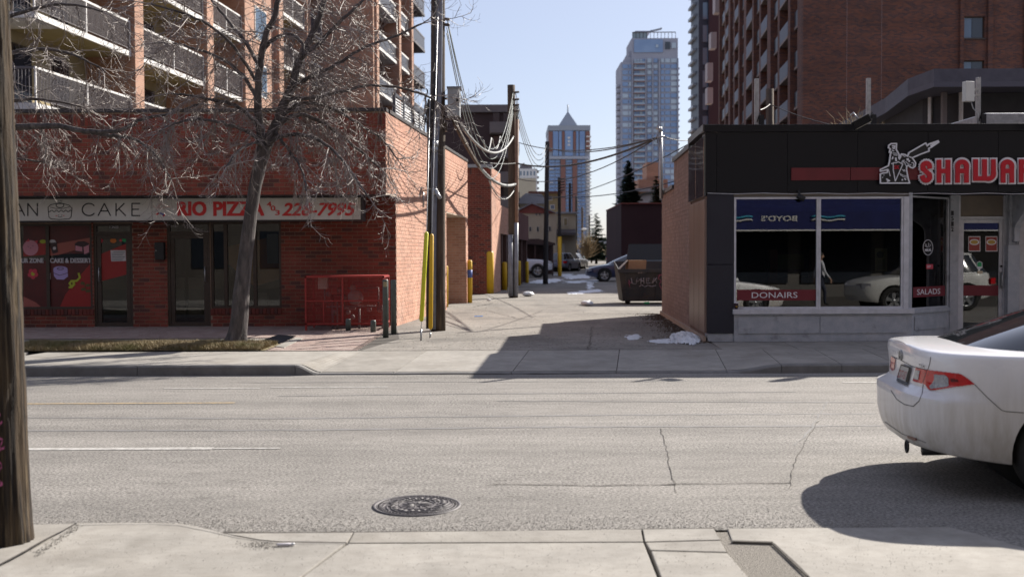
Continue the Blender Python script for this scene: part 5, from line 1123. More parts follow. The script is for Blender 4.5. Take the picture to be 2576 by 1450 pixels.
b = MB(); b.prism([P(*q, Yg-.3) for q in ((1304, 526), (1338, 509), (1397, 533), (1397, 535.5), (1338, 512), (1304, 529))], (0, 10, 0)); b.build('roof', m_shing, gh)
wins(gh, [(1331, 1337, 570, 582), (1350, 1356, 570, 583), (1380, 1386, 569, 582), (1347, 1352, 537, 542), (1356, 1360, 537, 542), (1378, 1382, 537, 542)], Yg)
gh2 = thing('snowy_roof_house', 'house with pale grey roof rising behind the red gable', 'house', (X(1340, 120), 120, ZS)); b = MB(); b.prism([P(*q, 120) for q in ((1308, 500), (1325, 489), (1362, 490), (1372, 508), (1372, 640), (1308, 640))], (0, 8, 0)); b.build('wall', m_crm, gh2); b = MB(); b.prism([P(*q, 119.8) for q in ((1302, 503), (1322, 486), (1363, 488), (1374, 506), (1374, 512), (1302, 512))], (0, 8.4, 0)); b.build('roof', mat('pale roof', (.50, .53, .60), .7), gh2)
Yb2 = 104; t = thing('cream_townhouse', 'cream townhouse with dark awning and white garage door behind the utility poles', 'house', (X(1420, Yb2), Yb2, ZS)); b = MB(); b.box((X(1393, Yb2), Yb2, ZS), (X(1449, Yb2), Yb2+14, Z(537, Yb2))); b.build('wall', m_crm, t); wins(t, [(1418, 1428, 548, 568), (1404, 1410, 548, 568)], Yb2, m_cream)
b = MB(); b.obox((X(1397, Yb2), Yb2-1.1, Z(592, Yb2)), (X(1447, Yb2)-X(1397, Yb2), 0, 0), (0, 1.09, .35), (0, 0, .25)); b.build('awning', m_rail, t); b = MB(); b.box((X(1394, Yb2), Yb2-.05, ZS), (X(1420, Yb2), Yb2-.01, Z(612, Yb2))); b.build('garage_door', m_slab, t)
b = MB(); b.box((X(1400, Yb2), Yb2-.3, Z(538, Yb2)), (X(1452, Yb2), Yb2+14.3, Z(533, Yb2))); b.build('roof', m_shing, t)
Yp = 74; cpt = thing('carport', 'low dark carport with slightly sloping roof above the parked pickup', 'carport', (X(1360, Yp), Yp, ZS)); b = MB(); b.prism([P(*q, Yp) for q in ((1318, 601), (1355, 600), (1397, 611), (1397, 616), (1318, 612))], (0, 7, 0)); b.build('roof', m_dkb, cpt)
for x in (1320, 1345, 1389): b = MB(); b.box((X(x, Yp), Yp+.2, ZS), (X(x+3, Yp), Yp+.4, Z(612, Yp))); b.build('post', m_dkb, cpt)
b = MB(); b.box((X(1318, Yp+6.5), Yp+6.5, ZS), (X(1392, Yp+6.5), Yp+6.8, 2.4)); b.build('back_wall', m_dkb, cpt)
t = block('brown_warehouse', 'windowless dark maroon building on the right side of the alley behind the navy car', 'warehouse', 1563, 1720, 514, 76, mat('dark maroon render', (.035, .014, .018), .9, (.045, .02, .024), .5), 12); b = MB(); b.box((X(1562, 76), 75.8, Z(514, 76)), (X(1722, 76), 88.2, Z(511.5, 76))); b.build('coping', m_redr, t); b = MB(); b.box((X(1634, 76), 75.2, Z(629, 76)), (X(1668, 76), 75.99, Z(625, 76))); b.build('canopy', m_pb, t)
Yr = 104; t = thing('round_roof_house', 'white building with rounded green grey roof between the two spruces', 'house', (X(1630, Yr), Yr, ZS)); b = MB(); cu_ = [(1597, 506)] + [(1597+80*u, 500-17*math.sin(math.pi*(u*.8+.1))) for u in [i/10 for i in range(11)]] + [(1680, 560), (1597, 560)]; b.prism([P(*q, Yr) for q in cu_], (0, 8, 0)); b.build('wall', m_slab, t); top_ = [(1593+86*u, 502-19.5*math.sin(math.pi*(u*.8+.1))) for u in [i/10 for i in range(11)]]; b = MB(); b.prism([P(*q, Yr-.3) for q in top_ + [(x, y+3.5) for x, y in top_[::-1]]], (0, 8.6, 0)); b.build('roof', m_gpost, t); wins(t, [(1603, 1619, 500, 509)], Yr)
t = block('red_brick_chimney_house', 'pinkish brick block with tall square chimney in front of the tallest tower', 'building', 1606, 1680, 452, 140, m_tb, 8); b = MB(); b.box((X(1628, 140), 140.5, Z(452, 140)), (X(1658, 140), 145, Z(409, 140))); b.build('chimney', m_tb, t); b = MB(); b.box((X(1600, 139), 139, Z(483, 139)), (X(1690, 139), 139.9, Z(475, 139))); b.build('roof_edge', m_shing, t)
t = block('white_red_block', 'narrow white and red block at the end of the alley', 'building', 1540, 1562, 576, 260, m_st, 10); b = MB(); b.box((X(1540, 259.9), 259.7, Z(578, 260)), (X(1552, 259.9), 268, Z(561, 260))); b.build('red_top', m_redr, t); wins(t, [(1543+i*7, 1547+i*7, 585+k*11, 591+k*11) for i in range(3) for k in range(4)], 260, m_wgl)
t = block('grey_roof_hall', 'low building with grey roof closing the far end of the alley', 'building', 1504, 1542, 612, 230, m_cream, 8); b = MB(); b.prism([P(*q, 229) for q in ((1500, 613), (1508, 600), (1540, 600), (1544, 613))], (0, 9, 0)); b.build('roof', m_shing, t); wins(t, [(1508+i*9, 1514+i*9, 620, 629) for i in range(4)], 230)
# ---- brown brick tower on the right
Yq = 66; bt = thing('brown_brick_tower', 'tall brown brick apartment tower filling the top right behind the restaurant', 'apartment building', (17.96, Yq, ZS))
def QX(Y): return 17.96 + .0973*(Y-Yq)
hz = 23.5; xq1 = 44; wz = [14.75+2.68*k for k in range(-4, 4)]
cols_ = [(X(2418, Yq, 80), X(2477, Yq, 80))]; H_ = [(a-QX(Yq), c-QX(Yq), z-ZS, z+1.33-ZS) for a, c in cols_ for z in wz]
b = MB(); wallbox(b, (QX(Yq), Yq, ZS), (1, 0, 0), xq1-QX(Yq), hz-ZS, .4, (0, -1, 0), H_); b.build('front_wall', m_tb2, bt)
for x in ((2408, 2417.5), (2477.5, 2490), (2570, 2582), (2640, 2652)): b = MB(); b.box((X(x[0], Yq), Yq-.18, ZS), (X(x[1], Yq), Yq-.002, hz)); b.build('pilaster', m_tb2, bt)
for x in (2127, 2214): b = MB(); b.box((X(x, Yq), Yq-.004, ZS), (X(x+.8, Yq), Yq-.001, hz)); b.build('joint', mat('pale sealant', (.27, .21, .2), .8), bt)
for a, c in cols_:
    for z in wz:
        f = frame(bt, a, c, z, z+1.33, Yq+.15, .06, .08, m_bronze, 'window'); m_ = (a+c)/2; b = MB(); b.box((a+.06, Yq+.2, z+.06), (m_, Yq+.21, z+1.27)); b.build('pane', m_wgl, f); b = MB(); b.box((m_+.01, Yq+.17, z+.06), (c-.06, Yq+.18, z+1.27)); b.build('pane', m_wdk, f)
        b = MB(); b.box((a-.05, Yq-.06, z-.08), (c+.05, Yq+.1, z-.002)); b.build('window_sill', m_bronze, f)
def qp(Y, off=0, z=0): return Vector((QX(Y), Y, z)) - NA*off     # off > 0 is out into the alley
b = MB(); b.obox(qp(Yq+2.6, -.9, ZS), UA*17, NA*20, UZ*(hz-ZS)); b.obox(qp(Yq+19.6, -.9, ZS), UA*39, NA*20, UZ*(36-ZS)); b.build('side_wall', m_tb2, bt)
fins = [66.0, 70.9, 75.5, 79.9, 85.3, 89.7, 94.8, 99.9, 104, 108, 112.6, 119]
for i, y in enumerate(fins): b = MB(); b.obox(qp(y+(.01 if i else .41), 0, ZS), UA*(.9 if i % 3 else 1.7), NA*1.0, UZ*((hz if y < 85 else 36)-ZS-.02)); b.build('brick_fin', m_tb2, bt)
m_sl2 = mat('stained slab', (.30, .24, .21), .9, (.24, .19, .17), 2); m_blk = mat('dark railing panel', (.03, .035, .05), .4)
for i, (ya, yb_) in enumerate(zip(fins[:-1], fins[1:])):
    for k in range(12):
        z = 2.9 + 2.62*k + (.0 if i % 2 else .25)
        if z > (hz-1.5 if ya < 84 else 33): continue
        y0_ = ya + (1.0 if i % 3 else 1.85); L_ = (yb_-y0_-.05)/UA.y
        if L_ < .8: continue
        b = MB(); b.obox(qp(y0_, .02 if i % 2 else -.25, z), UA*L_, NA*.8, UZ*.16); sl_ = b.build('balcony_slab', m_sl2, bt)
        b = MB(); b.obox(qp(y0_, 0 if i % 2 else -.27, z+.17), UA*L_, NA*.04, UZ*.98); b.build('balcony_rail', m_blk if i % 2 == 0 else mat('pale curtain', (.09, .095, .13), .6), bt)
        b = MB(); b.obox(qp(y0_+.2, -.86, z+.2), UA*(L_*.8), -NA*.03, UZ*2.0); b.build('window', m_wdk, bt)
for k, (px, y0_, y1_) in enumerate(((1807, -40, 33), (1797, 83, 123), (1788, 160, 205), (1788, 222, 262))):
    Yh = 124+k; b = MB(); b.box((X(px-9, Yh), Yh, Z(y1_, Yh)), (X(px+5, Yh), Yh+1.5, Z(y0_, Yh))); b.build('stair_balcony', mat('pale pink panel', (.42, .36, .36), .8), bt)
gt2 = thing('glass_slab_tower', 'thin dark glazed tower with blue windows just left of the brown brick tower', 'high-rise', (X(1765, 140), 140, 0)); b = MB(); b.box((X(1757, 140), 140, 0), (X(1784, 140), 146, 42)); b.build('wall', m_post, gt2); b = MB(); b.box((X(1784.2, 139), 139, 0), (X(1812, 139), 143, 42)); b.build('maroon_wall', mat('deep maroon', (.05, .02, .025), .8), gt2)
for k in range(9): y = -50+k*57; wins(gt2, [(1765, 1782, y, y+46)], 140, m_wgl, m_post)
for k in range(16): b = MB(); b.box((X(1746, 141), 142+k*.02, Z(-20+k*29, 141)), (X(1756.8, 141), 146, Z(-26+k*29, 141))); b.build('balcony', m_cool, gt2)
# ---- dark flat-roofed building right behind the restaurant
Yh = 28; hb = thing('overhang_building', 'dark house with a deep overhanging grey roof edge behind the restaurant roof', 'building', (11.1, Yh, ZS))
A_ = P(2350, 173, Yh); zt_, zl_ = A_.z, Z(205, Yh, 2350); pts = [(26, Yh), (A_.x, Yh), (X(2284, 29.6, 186), 29.6), (X(2227, 33.2, 255), 33.2), (X(2227, 33.2, 255)+.6, 40), (26, 40)]
b = MB(); b.prism([(x, y, zl_) for x, y in pts], (0, 0, zt_-zl_)); b.build('roof', mat('weathered roof edge', (.10, .10, .13), .7, (.075, .075, .10), 3), hb)
c0 = Vector((sum(p[0] for p in pts)/6, sum(p[1] for p in pts)/6, 0)); b = MB(); b.prism([(x, y, zl_-.14) for x, y in pts], (0, 0, .138)); o_ = b.build('fascia_board', mat('lower board', (.10, .10, .13), .7), hb)
b = MB(); b.prism([(26, Yh+1), (A_.x+1.1, Yh+1), (A_.x+.9, 30), (A_.x+1.3, 34), (A_.x+1.6, 39), (26, 39)] and [(x, y, ZS) for x, y in ((26, Yh+1), (A_.x+1.05, Yh+1), (A_.x+.55, 30.2), (A_.x+1.0, 33.6), (A_.x+1.6, 39), (26, 39))], (0, 0, zl_-ZS-.15)); b.build('wall', mat('charcoal siding', (.03, .03, .035), .8, (.04, .04, .045), 4), hb)
for px in (2300, 2345): p = P(px, 262, Yh+.9); b = MB(); b.obox((A_.x+.62 + (px-2300)*.011, Yh+1.9-(px-2300)*.0195, p.z-1.1), (.05, -.08, 0), (-.05, -.03, 0), (0, 0, 1.5)); b.build('window', m_slab, hb)
b = MB(); x_ = X(2405, Yh-.1); b.box((x_, Yh+.85, ZS), (x_+.12, Yh+.98, zl_-.15)); b.build('downpipe', m_pb, hb)
# ================================================================ across the street, behind the viewer (seen in the windows); raised to block sky light
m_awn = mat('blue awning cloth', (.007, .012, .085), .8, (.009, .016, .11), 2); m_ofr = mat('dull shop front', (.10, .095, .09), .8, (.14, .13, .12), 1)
op = thing('awning_shop', 'shop with a long blue awning across the street, seen reflected in the restaurant windows', 'shop building', (10, -4, 0.1))
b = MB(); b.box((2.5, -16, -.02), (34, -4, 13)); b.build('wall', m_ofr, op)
b = MB(); b.prism([(4, -4, 3.75), (4, -2.3, 3.1), (4, -2.3, 2.45), (4, -4, 2.45)], (19, 0, 0)); b.build('awning', m_awn, op)
b = MB(); b.box((4, -2.32, 2.40), (23, -2.28, 2.45)); b.build('awning_hem', m_slab, op)
b = MB(); o = Vector((10.2, -2.285, 2.75)); lettering(b, "BOYD'S", o, (-1, 0, 0), (0, 0, 1), 1.3, .2, .04, thick=.003); b.build('awning_lettering', m_slab, op, kind='stuff')
b = MB()
for x0 in (7.4, 10.7):
    for k in range(2): b.tube([Vector((x0+.12*i, -2.27, 2.9-.12*k+.03*math.sin(i*.9))) for i in range(11)], .035, 4, mi=k)
b.build('awning_waves', [plain('aqua print', (.05, .35, .5)), m_slab], op)
b = MB(); [b.box((4.6+i*3.1, -3.99, .5), (7.2+i*3.1, -3.93, 2.4)) for i in range(6)]; b.build('shop_windows', m_wdk, op, kind='stuff')
o2 = thing('raised_block', 'dark building across the street, behind the viewer, raised to block sky light', 'building', (-8, -8, 0)); b = MB(); b.box((-34, -20, -.02), (1.5, -8, 19)); b.build('wall', mat('dark opposite', (.07, .06, .055), .9, (.10, .09, .08), .7), o2)  # unseen; made tall and dark to cut sky light
b = MB(); [b.box((-26+i*3.4, -7.99, 1+j*3.3), (-24.2+i*3.4, -7.94, 2.8+j*3.3)) for i in range(8) for j in range(3)]; b.build('windows', m_wdk, o2, kind='stuff')
o3 = thing('raised_tower', 'tall brick building across the street, behind the viewer', 'building', (10, -16, 0)); b = MB(); b.box((-40, -40, -.02), (50, -22, 36)); b.build('wall', m_tb2, o3)  # unseen; height raised to deepen the shade in the street
# ================================================================ utility poles and wires
m_wood = mat('weathered pole wood', (.105, .075, .055), .9, (.045, .033, .028), 14, stretch=(1, 1, .06), bump=.7, bscale=40, col3=(.17, .13, .09), scale3=22, lo3=.55, hi3=.7)
m_wood2 = mat('near pole wood', (.060, .040, .022), .92, (.014, .010, .008), 26, stretch=(1, 1, .05), bump=1.0, bscale=50, lo=.42, hi=.58, col3=(.13, .095, .055), scale3=30, lo3=.56, hi3=.68)
def woodpole(name, label, p, h, r0, r1, m=None, group=None, lean=(0, 0), n=14):
    t = thing(name, label, 'utility pole', p, group); b = MB(); p = Vector(p); pts = []; rr = []
    for i in range(13):
        u = i/12; pts.append(p + Vector((lean[0]*u, lean[1]*u, h*u-.03))); rr.append(r0+(r1-r0)*u)
    b.tube(pts, rr, n); b.build('shaft', m or m_wood, t); return t
# near pole with deep vertical splits and faded graffiti
q0 = G(18, 1357, 0); npx = q0.x; npy = q0.y - .05
near_pole = thing('near_utility_pole', 'dark cracked wooden utility pole at the left edge with faded pink graffiti', 'utility pole', (npx, npy, 0))
b = MB(); n = 72; k = 150; vs = []; rnd = random.Random(3); rows = []
Hn = 5.2
for i in range(k+1):
    z = -.03 + Hn*i/k; r_ = .158 - .043*min(1, z/3.3) + .012*math.exp(-max(0, z)/.18)
    cx_ = npx - .012*z; 
    for j in range(n):
        a = 2*math.pi*j/n; g = noise.noise(Vector((math.cos(a)*7, math.sin(a)*7, z*.55))); g2 = noise.noise(Vector((math.cos(a)*17, math.sin(a)*17, z*1.3+9)))
        ridge = -.010*max(0, .18-abs(g))/.18 - .007*max(0, .15-abs(g2))/.15
        chip = -.010*max(0, noise.noise(Vector((math.cos(a)*3, math.sin(a)*3, z*3+4)))-.3) if z < 1.2 else 0
        rr = r_ + ridge + chip; vs.append((cx_ + rr*math.cos(a), npy + rr*math.sin(a), z))
b.add(vs, [(i*n+j, i*n+(j+1) % n, (i+1)*n+(j+1) % n, (i+1)*n+j) for i in range(k) for j in range(n)] + [tuple(k*n+j for j in range(n))], 0, True); b.build('shaft', m_wood2, near_pole)
m_spray = mat('faded pink spray', (.50, .12, .28), .8, (.16, .04, .08), 40, lo=.42, hi=.6); b = MB()
def onpole(u, z): a = -math.pi/2 + u; r_ = .158-.043*min(1, z/3.3)+.004+.012*math.exp(-z/.18); return (npx - .012*z + r_*math.cos(a), npy + r_*math.sin(a), z)
for L in (((.0, .44), (.35, .50), (.5, .46), (.3, .40), (.5, .36), (.25, .34), (.05, .40)), ((.1, .56), (.35, .62), (.55, .60), (.4, .54), (.6, .56)), ((-.1, .66), (.2, .70), (.5, .74)), ((.1, .76), (.25, .82), (.45, .80)), ((-.1, .92), (.15, .98), (.35, 1.02)), ((.3, .66), (.55, .70)), ((-.3, .42), (-.1, .50), (0, .60))):
    P_ = []
    for a_, c_ in zip(L[:-1], L[1:]):
        for i in range(6): u = i/6; P_.append((a_[0]+(c_[0]-a_[0])*u, a_[1]+(c_[1]-a_[1])*u))
    P_.append(L[-1]); n_ = len(P_); w = .008; vs = []
    for (u, z) in P_: vs += [onpole(u, z+w), onpole(u, z-w)]
    b.add(vs, [(2*i+1, 2*i+3, 2*i+2, 2*i) for i in range(n_-1)])
b.build('graffiti', m_spray, near_pole, kind='stuff')
# big pole at the alley mouth with conduits
pb = G(1101, 831, ZS); Yp1 = pb.y; ztop1 = 9.5
up1 = woodpole('utility_pole', 'big dark utility pole with grey conduits and a cabinet at the alley mouth', pb, ztop1, .155, .125, lean=(.07, 0))
def p1(px, py, dy=-.17): return P(px, py, Yp1+dy)
m_cond = mat('grey conduit', (.22, .24, .30), .45, (.17, .18, .22), 6); m_blackc = mat('black cable', (.015, .014, .016), .5)
for L, r, m, nm in (([(1091, 828), (1092, 600), (1094, 470), (1096, 380), (1106, 250), (1108, 20), (1109, -160)], .045, m_cond, 'conduit'), ([(1082, 826), (1082, 560), (1083, 420), (1086, 300), (1091, 230), (1098, -100)], .022, m_blackc, 'cable'), ([(1076, 826), (1078, 520), (1080, 250)], .035, m_bronze, 'cable_guard'),
                     ([(1086, 560), (1085, 420), (1090, 360), (1096, 250), (1100, 0), (1101, -160)], .018, m_cond, 'conduit')):
    b = MB(); b.tube([p1(*q) for q in L], r, 8); b.build(nm, m, up1)
for px, py in ((1094, 383), (1095, 370), (1093, 490)): b = MB(); c = p1(px, py, -.2); b.tube([c, c+Vector((0, 0, .12))], .055, 10); b.build('coupling', m_galv, up1)
b = MB(); c = p1(1096, 478, -.22); b.tube([c, c+Vector((.05, -.03, -.1)), c+Vector((.09, -.05, -.16))], .04, 8); b.build('weather_hood', m_galv, up1)
b = MB()
for s_ in range(3): b.tube([p1(1072+3*math.sin(t*1.1+s_)+s_, 222+t*8+s_*3, -.2) for t in range(12)], .008, 5)
b.build('cable_coil', m_blackc, up1)
xq = p1(1128, 290, 0); cb_ = MB(); cb_.box((X(1130, Yp1), Yp1-.25, Z(296, Yp1, 1150)), (X(1160, Yp1), Yp1+.15, Z(224, Yp1, 1150))); cab_ = cb_.build('cabinet', mat('cabinet grey', (.36, .38, .40), .5, (.31, .33, .35), 3), up1, bevel=.01)
b = MB(); b.box((X(1128.5, Yp1), Yp1-.27, Z(226, Yp1, 1150)), (X(1164, Yp1), Yp1+.17, Z(222.5, Yp1, 1150))); b.build('cabinet_lid', m_cond, cab_)
b = MB(); b.box((X(1152, Yp1), Yp1-.27, Z(262, Yp1, 1150)), (X(1157, Yp1), Yp1-.251, Z(251, Yp1, 1150))); b.build('lock', m_bk, cab_)
b = MB(); b.box((X(1140, Yp1), Yp1-.262, Z(292, Yp1, 1150)), (X(1148, Yp1), Yp1-.251, Z(286, Yp1, 1150))); b.build('plate', m_slab, cab_)
b = MB(); b.box((X(1112, Yp1), Yp1-.05, Z(300, Yp1, 1130)), (X(1162, Yp1), Yp1+.05, Z(297, Yp1, 1130))); b.box((X(1110, Yp1), Yp1-.05, Z(250, Yp1, 1130)), (X(1131, Yp1), Yp1+.05, Z(246, Yp1, 1130))); b.box((X(1120, Yp1), Yp1-.1, Z(330, Yp1, 1130)), (X(1127, Yp1), Yp1+.1, Z(306, Yp1, 1130))); b.build('bracket', m_bronze, up1)
for k, y in enumerate((48, 62)): b = MB(); b.tube([P(1117, y, Yp1), P(1131, y+1, Yp1)], .03, 6); b.build('insulator', m_bronze, up1)
# guy wires with plastic guards
for (x0, y0), (x1, y1), (x2, y2), (x3, y3), m, lab in (((1059, 856), (1060, 808), (1073, 583), (1084, 180), m_yg, 'lime yellow sleeve on the guy wire left of the big utility pole'), ((1082, 848), (1083, 828), (1086, 588), (1104, -40), m_ypost, 'orange yellow sleeve on the guy wire in front of the big utility pole')):
    Yg0 = G(x0, y0, ZS).y; q0_ = G(x0, y0, ZS); q1_ = P(x1, y1, Yg0+.03); q2_ = P(x2, y2, Yg0+.35); q3_ = P(x3, y3, Yp1-.1)
    t = thing('guy_wire', lab, 'guy wire', q0_, 'guy wires with yellow guards at the big pole'); b = MB(); b.tube([q0_-Vector((0, 0, .05)), q1_, q2_, q3_], .007, 5); b.build('wire', m_ss, t); b = MB(); b.tube([q1_.lerp(q2_, s) for s in (0, .02, .5, .98, 1)], [.02, .038, .038, .038, .02], 10); b.build('guard', m, t)
    b = MB(); b.tube([q0_+Vector((0, 0, .0)), q0_.lerp(q1_, .6)], .016, 6); b.build('anchor_rod', m_galv, t)
# second pole (double shaft) and the row receding down the alley
pb2_ = G(1292, 748, ZS); Yq2 = pb2_.y
up2 = woodpole('utility_pole', 'brown utility pole with bundled cables standing halfway along the left side of the alley', pb2_, Z(212, Yq2)-ZS, .16, .13, lean=(-.05, 0))
for px0, px1, yt, r, m in ((1301, 1298, 300, .06, mat('rusty conduit', (.25, .14, .09), .7, (.20, .11, .07), 3)), (1284, 1285, 590, .09, m_cond), (1299, 1298, 560, .07, m_cond)): b = MB(); b.tube([P(px1, 744, Yq2-.2), P(px0, yt, Yq2-.2)], r, 10); b.build('conduit', m, up2)
for k, (y, w) in enumerate(((234, 14), (252, 14), (266, 14), (281, 14))): b = MB(); b.tube([P(1284, y, Yq2-.1), P(1284+w+8, y-3, Yq2-.1)], .035, 6); b.build('insulator_bracket', m_bronze, up2)
poles = [((1372, 714), 355, .13, .10, 0, 'third utility pole along the alley, dark, in front of the pyramid tower', (.12, 0)), ((1408, 694), 446, .11, .10, 1, 'utility pole with a long yellow sleeve on its lower part', (-.02, 0)),
         ((1434, 672), 460, .16, .13, 0, 'thin utility pole just right of the yellow sleeved pole', (0, 0)), ((1450, 664), 492, .17, .15, 0, 'thin dark utility pole fifth from the viewer along the alley', (0, 0)), ((1465, 659), 521, .22, .18, 0, 'distant utility pole with a pale round lamp head', (0, 0)), ((1483, 654), 541, .2, .18, 0, 'farthest thin utility pole beside the larch trees', (0, 0))]
PT = []
for (px, py), yt, r0, r1, sleeve, lab, lean in poles:
    p = G(px, py, ZS); t = woodpole('utility_pole', lab, p, Z(yt, p.y)-ZS, r0, r1, mat('dark far pole', (.03, .028, .03), .9) if px < 1452 else m_wood, 'utility poles receding along the alley', lean, 8); PT.append((p.x+lean[0], p.y, Z(yt, p.y)))
    if sleeve: b = MB(); b.tube([p, P(1408, 595, p.y)], .14, 10); b.build('yellow_sleeve', m_ypost, t)
    if px > 1375:
        for i in range(5): b = MB(); b.tube([Vector((p.x-.05, p.y-.25, Z(yt+6+i*7, p.y))), Vector((p.x+.35, p.y-.25, Z(yt+5+i*7, p.y)))], .05, 5); b.build('insulator', m_bronze, t)
    if px == 1465: b = MB(); b.ball((p.x+.3, p.y-.4, Z(577, p.y)), .38, 1.3, 1, .6, 8); b.build('lamp_head', m_slab, t)
def wire(name, a, c, sag, r, m, label, n=20, group=None):
    a, c = Vector(a), Vector(c); b = MB(); b.tube([a.lerp(c, i/n) - Vector((0, 0, sag*4*(i/n)*(1-i/n))) for i in range(n+1)], r, 5); return tag(b.build(name, m, None), label, 'wire', group)
m_wire = mat('pale cable', (.27, .28, .28), .5); m_dwire = mat('black wire', (.02, .02, .025), .5)
for i, (y0, y1) in enumerate(((52, 232), (58, 250), (70, 264), (84, 279))):
    a = P(1124+2*(i < 2), y0, Yp1); c = P(1291, y1, Yq2-.1); wire('power_line', a, c, 2.2+.12*i, .010, mat('grey green wire', (.16, .20, .20), .5), ('topmost', 'second', 'third', 'lowest')[i] + ' of the four grey lines curving down from the big pole to the second pole', group='four sagging lines between the first two poles')
for i in range(4): wire('power_line', P(1297, 234+i*15, Yq2), (PT[0][0], PT[0][1], PT[0][2]-.15-i*.25), 1.2, .013, m_wire, ('highest', 'second highest', 'third highest', 'lowest')[i] + ' of the thin pale lines from the second pole down to the third', group='four thin lines from the second pole to the third')
wire('cable_bundle', P(1160, 315, Yp1), P(1292, 343, Yq2), .55, .032, m_wire, 'thick pale cable with loops hung between the cabinet and the second pole')
wire('service_cable', P(1142, 306, Yp1), P(1205, 418, Yp1+9), .05, .05, m_wood, 'thick wrapped cable running down from below the grey cabinet')
wire('service_cable', P(1205, 418, Yp1+9), P(1299, 462, Yq2), .25, .05, m_wire, 'pale thick cable end sagging to the second pole below the wrapped one'); wire('service_cable', P(1230, 455, Yp1+12), P(1298, 468, Yq2), .5, .02, m_wire, 'thin pale loop hanging under the thick cable at the second pole')
for i in range(3): wire('cable_loop', P(1216+i*22, 352-(i*4), Yp1+8+i*3), P(1236+i*22, 347-(i*4), Yp1+10+i*3), .35, .018, m_wire, ('left', 'middle', 'right')[i] + ' small pale loop hanging below the thick cable bundle', 10, 'cable loops')
# mast on the restaurant roof and its wires
ms = P(1664, 470, 25.2); mast = thing('service_mast', 'grey steel service mast with bent head above the rear of the restaurant', 'service mast', (ms.x, 25.2, 2.9)); b = MB(); b.tube([(ms.x, 25.2, 2.9), (P(1662, 330, 25.2).x, 25.2, Z(330, 25.2))], .045, 10); b.tube([P(1662, 332, 25.2), P(1661, 321, 25.2), P(1657, 318, 25.2), P(1655, 326, 25.2)], .05, 10); b.build('pipe', m_galv, mast)
b = MB(); b.tube([P(1652, 345, 25.1), P(1672, 343, 25.1)], .025, 6); b.tube([P(1656, 326, 25.1), P(1652, 342, 25.1), P(1646, 352, 25.1)], .012, 5); b.tube([P(1656, 326, 25.1), P(1653, 360, 25.1), P(1640, 350, 25.1)], .012, 5); b.build('insulators', m_galv, mast)
for (c, sag, r, lab) in ((P(1297, 410, Yq2), .35, .028, 'thick black wire from the roof mast across the alley to the second pole'), (P(1376, 370, PT[0][1]), .3, .02, 'black wire from the roof mast to the third pole'), (P(1300, 357, Yq2), .3, .014, 'upper thin black wire crossing the alley from the roof mast'), (P(1300, 449, Yq2), .45, .014, 'lower thin black wire crossing the alley from the roof mast')):
    wire('overhead_wire', P(1655, 345, 25.1), c, sag, r, m_dwire, lab)
wire('overhead_wire', P(1745, 355, 30), P(1378, 500, PT[0][1]), .3, .016, m_dwire, 'black wire from behind the restaurant parapet slanting down left'); wire('overhead_wire', P(1760, 345, 34), P(1672, 344, 25.1), .1, .012, m_dwire, 'short thin wire from the mast to the right')
wire('overhead_wire', P(1700, 455, 60), P(1330, 489, 80), .5, .03, m_dwire, 'faint nearly level wire low across the far alley')
wire('overhead_wire', P(1205, 406, 30), P(1300, 410, Yq2), .05, .018, m_dwire, 'black wire reaching the second pole from the left')
wp5 = thing('wooden_post', 'weathered greenish wooden post behind the restaurant parapet', 'post', (X(1937, 30), 30, ZS)); b = MB(); b.tube([(X(1939, 30), 30, ZS), (X(1935, 30), 30, Z(224, 30, 1937))], .11, 10); b.build('shaft', m_wood, wp5); wire('overhead_wire', P(1937, 262, 30), P(2500, 298, 24), .5, .012, m_dwire, 'thin dark wire sagging over the restaurant roof to the right'); wire('overhead_wire', P(1937, 262, 30), P(1912, 277, YK+.5), .02, .012, m_dwire, 'short dark wire from the wooden post to the left roof post')
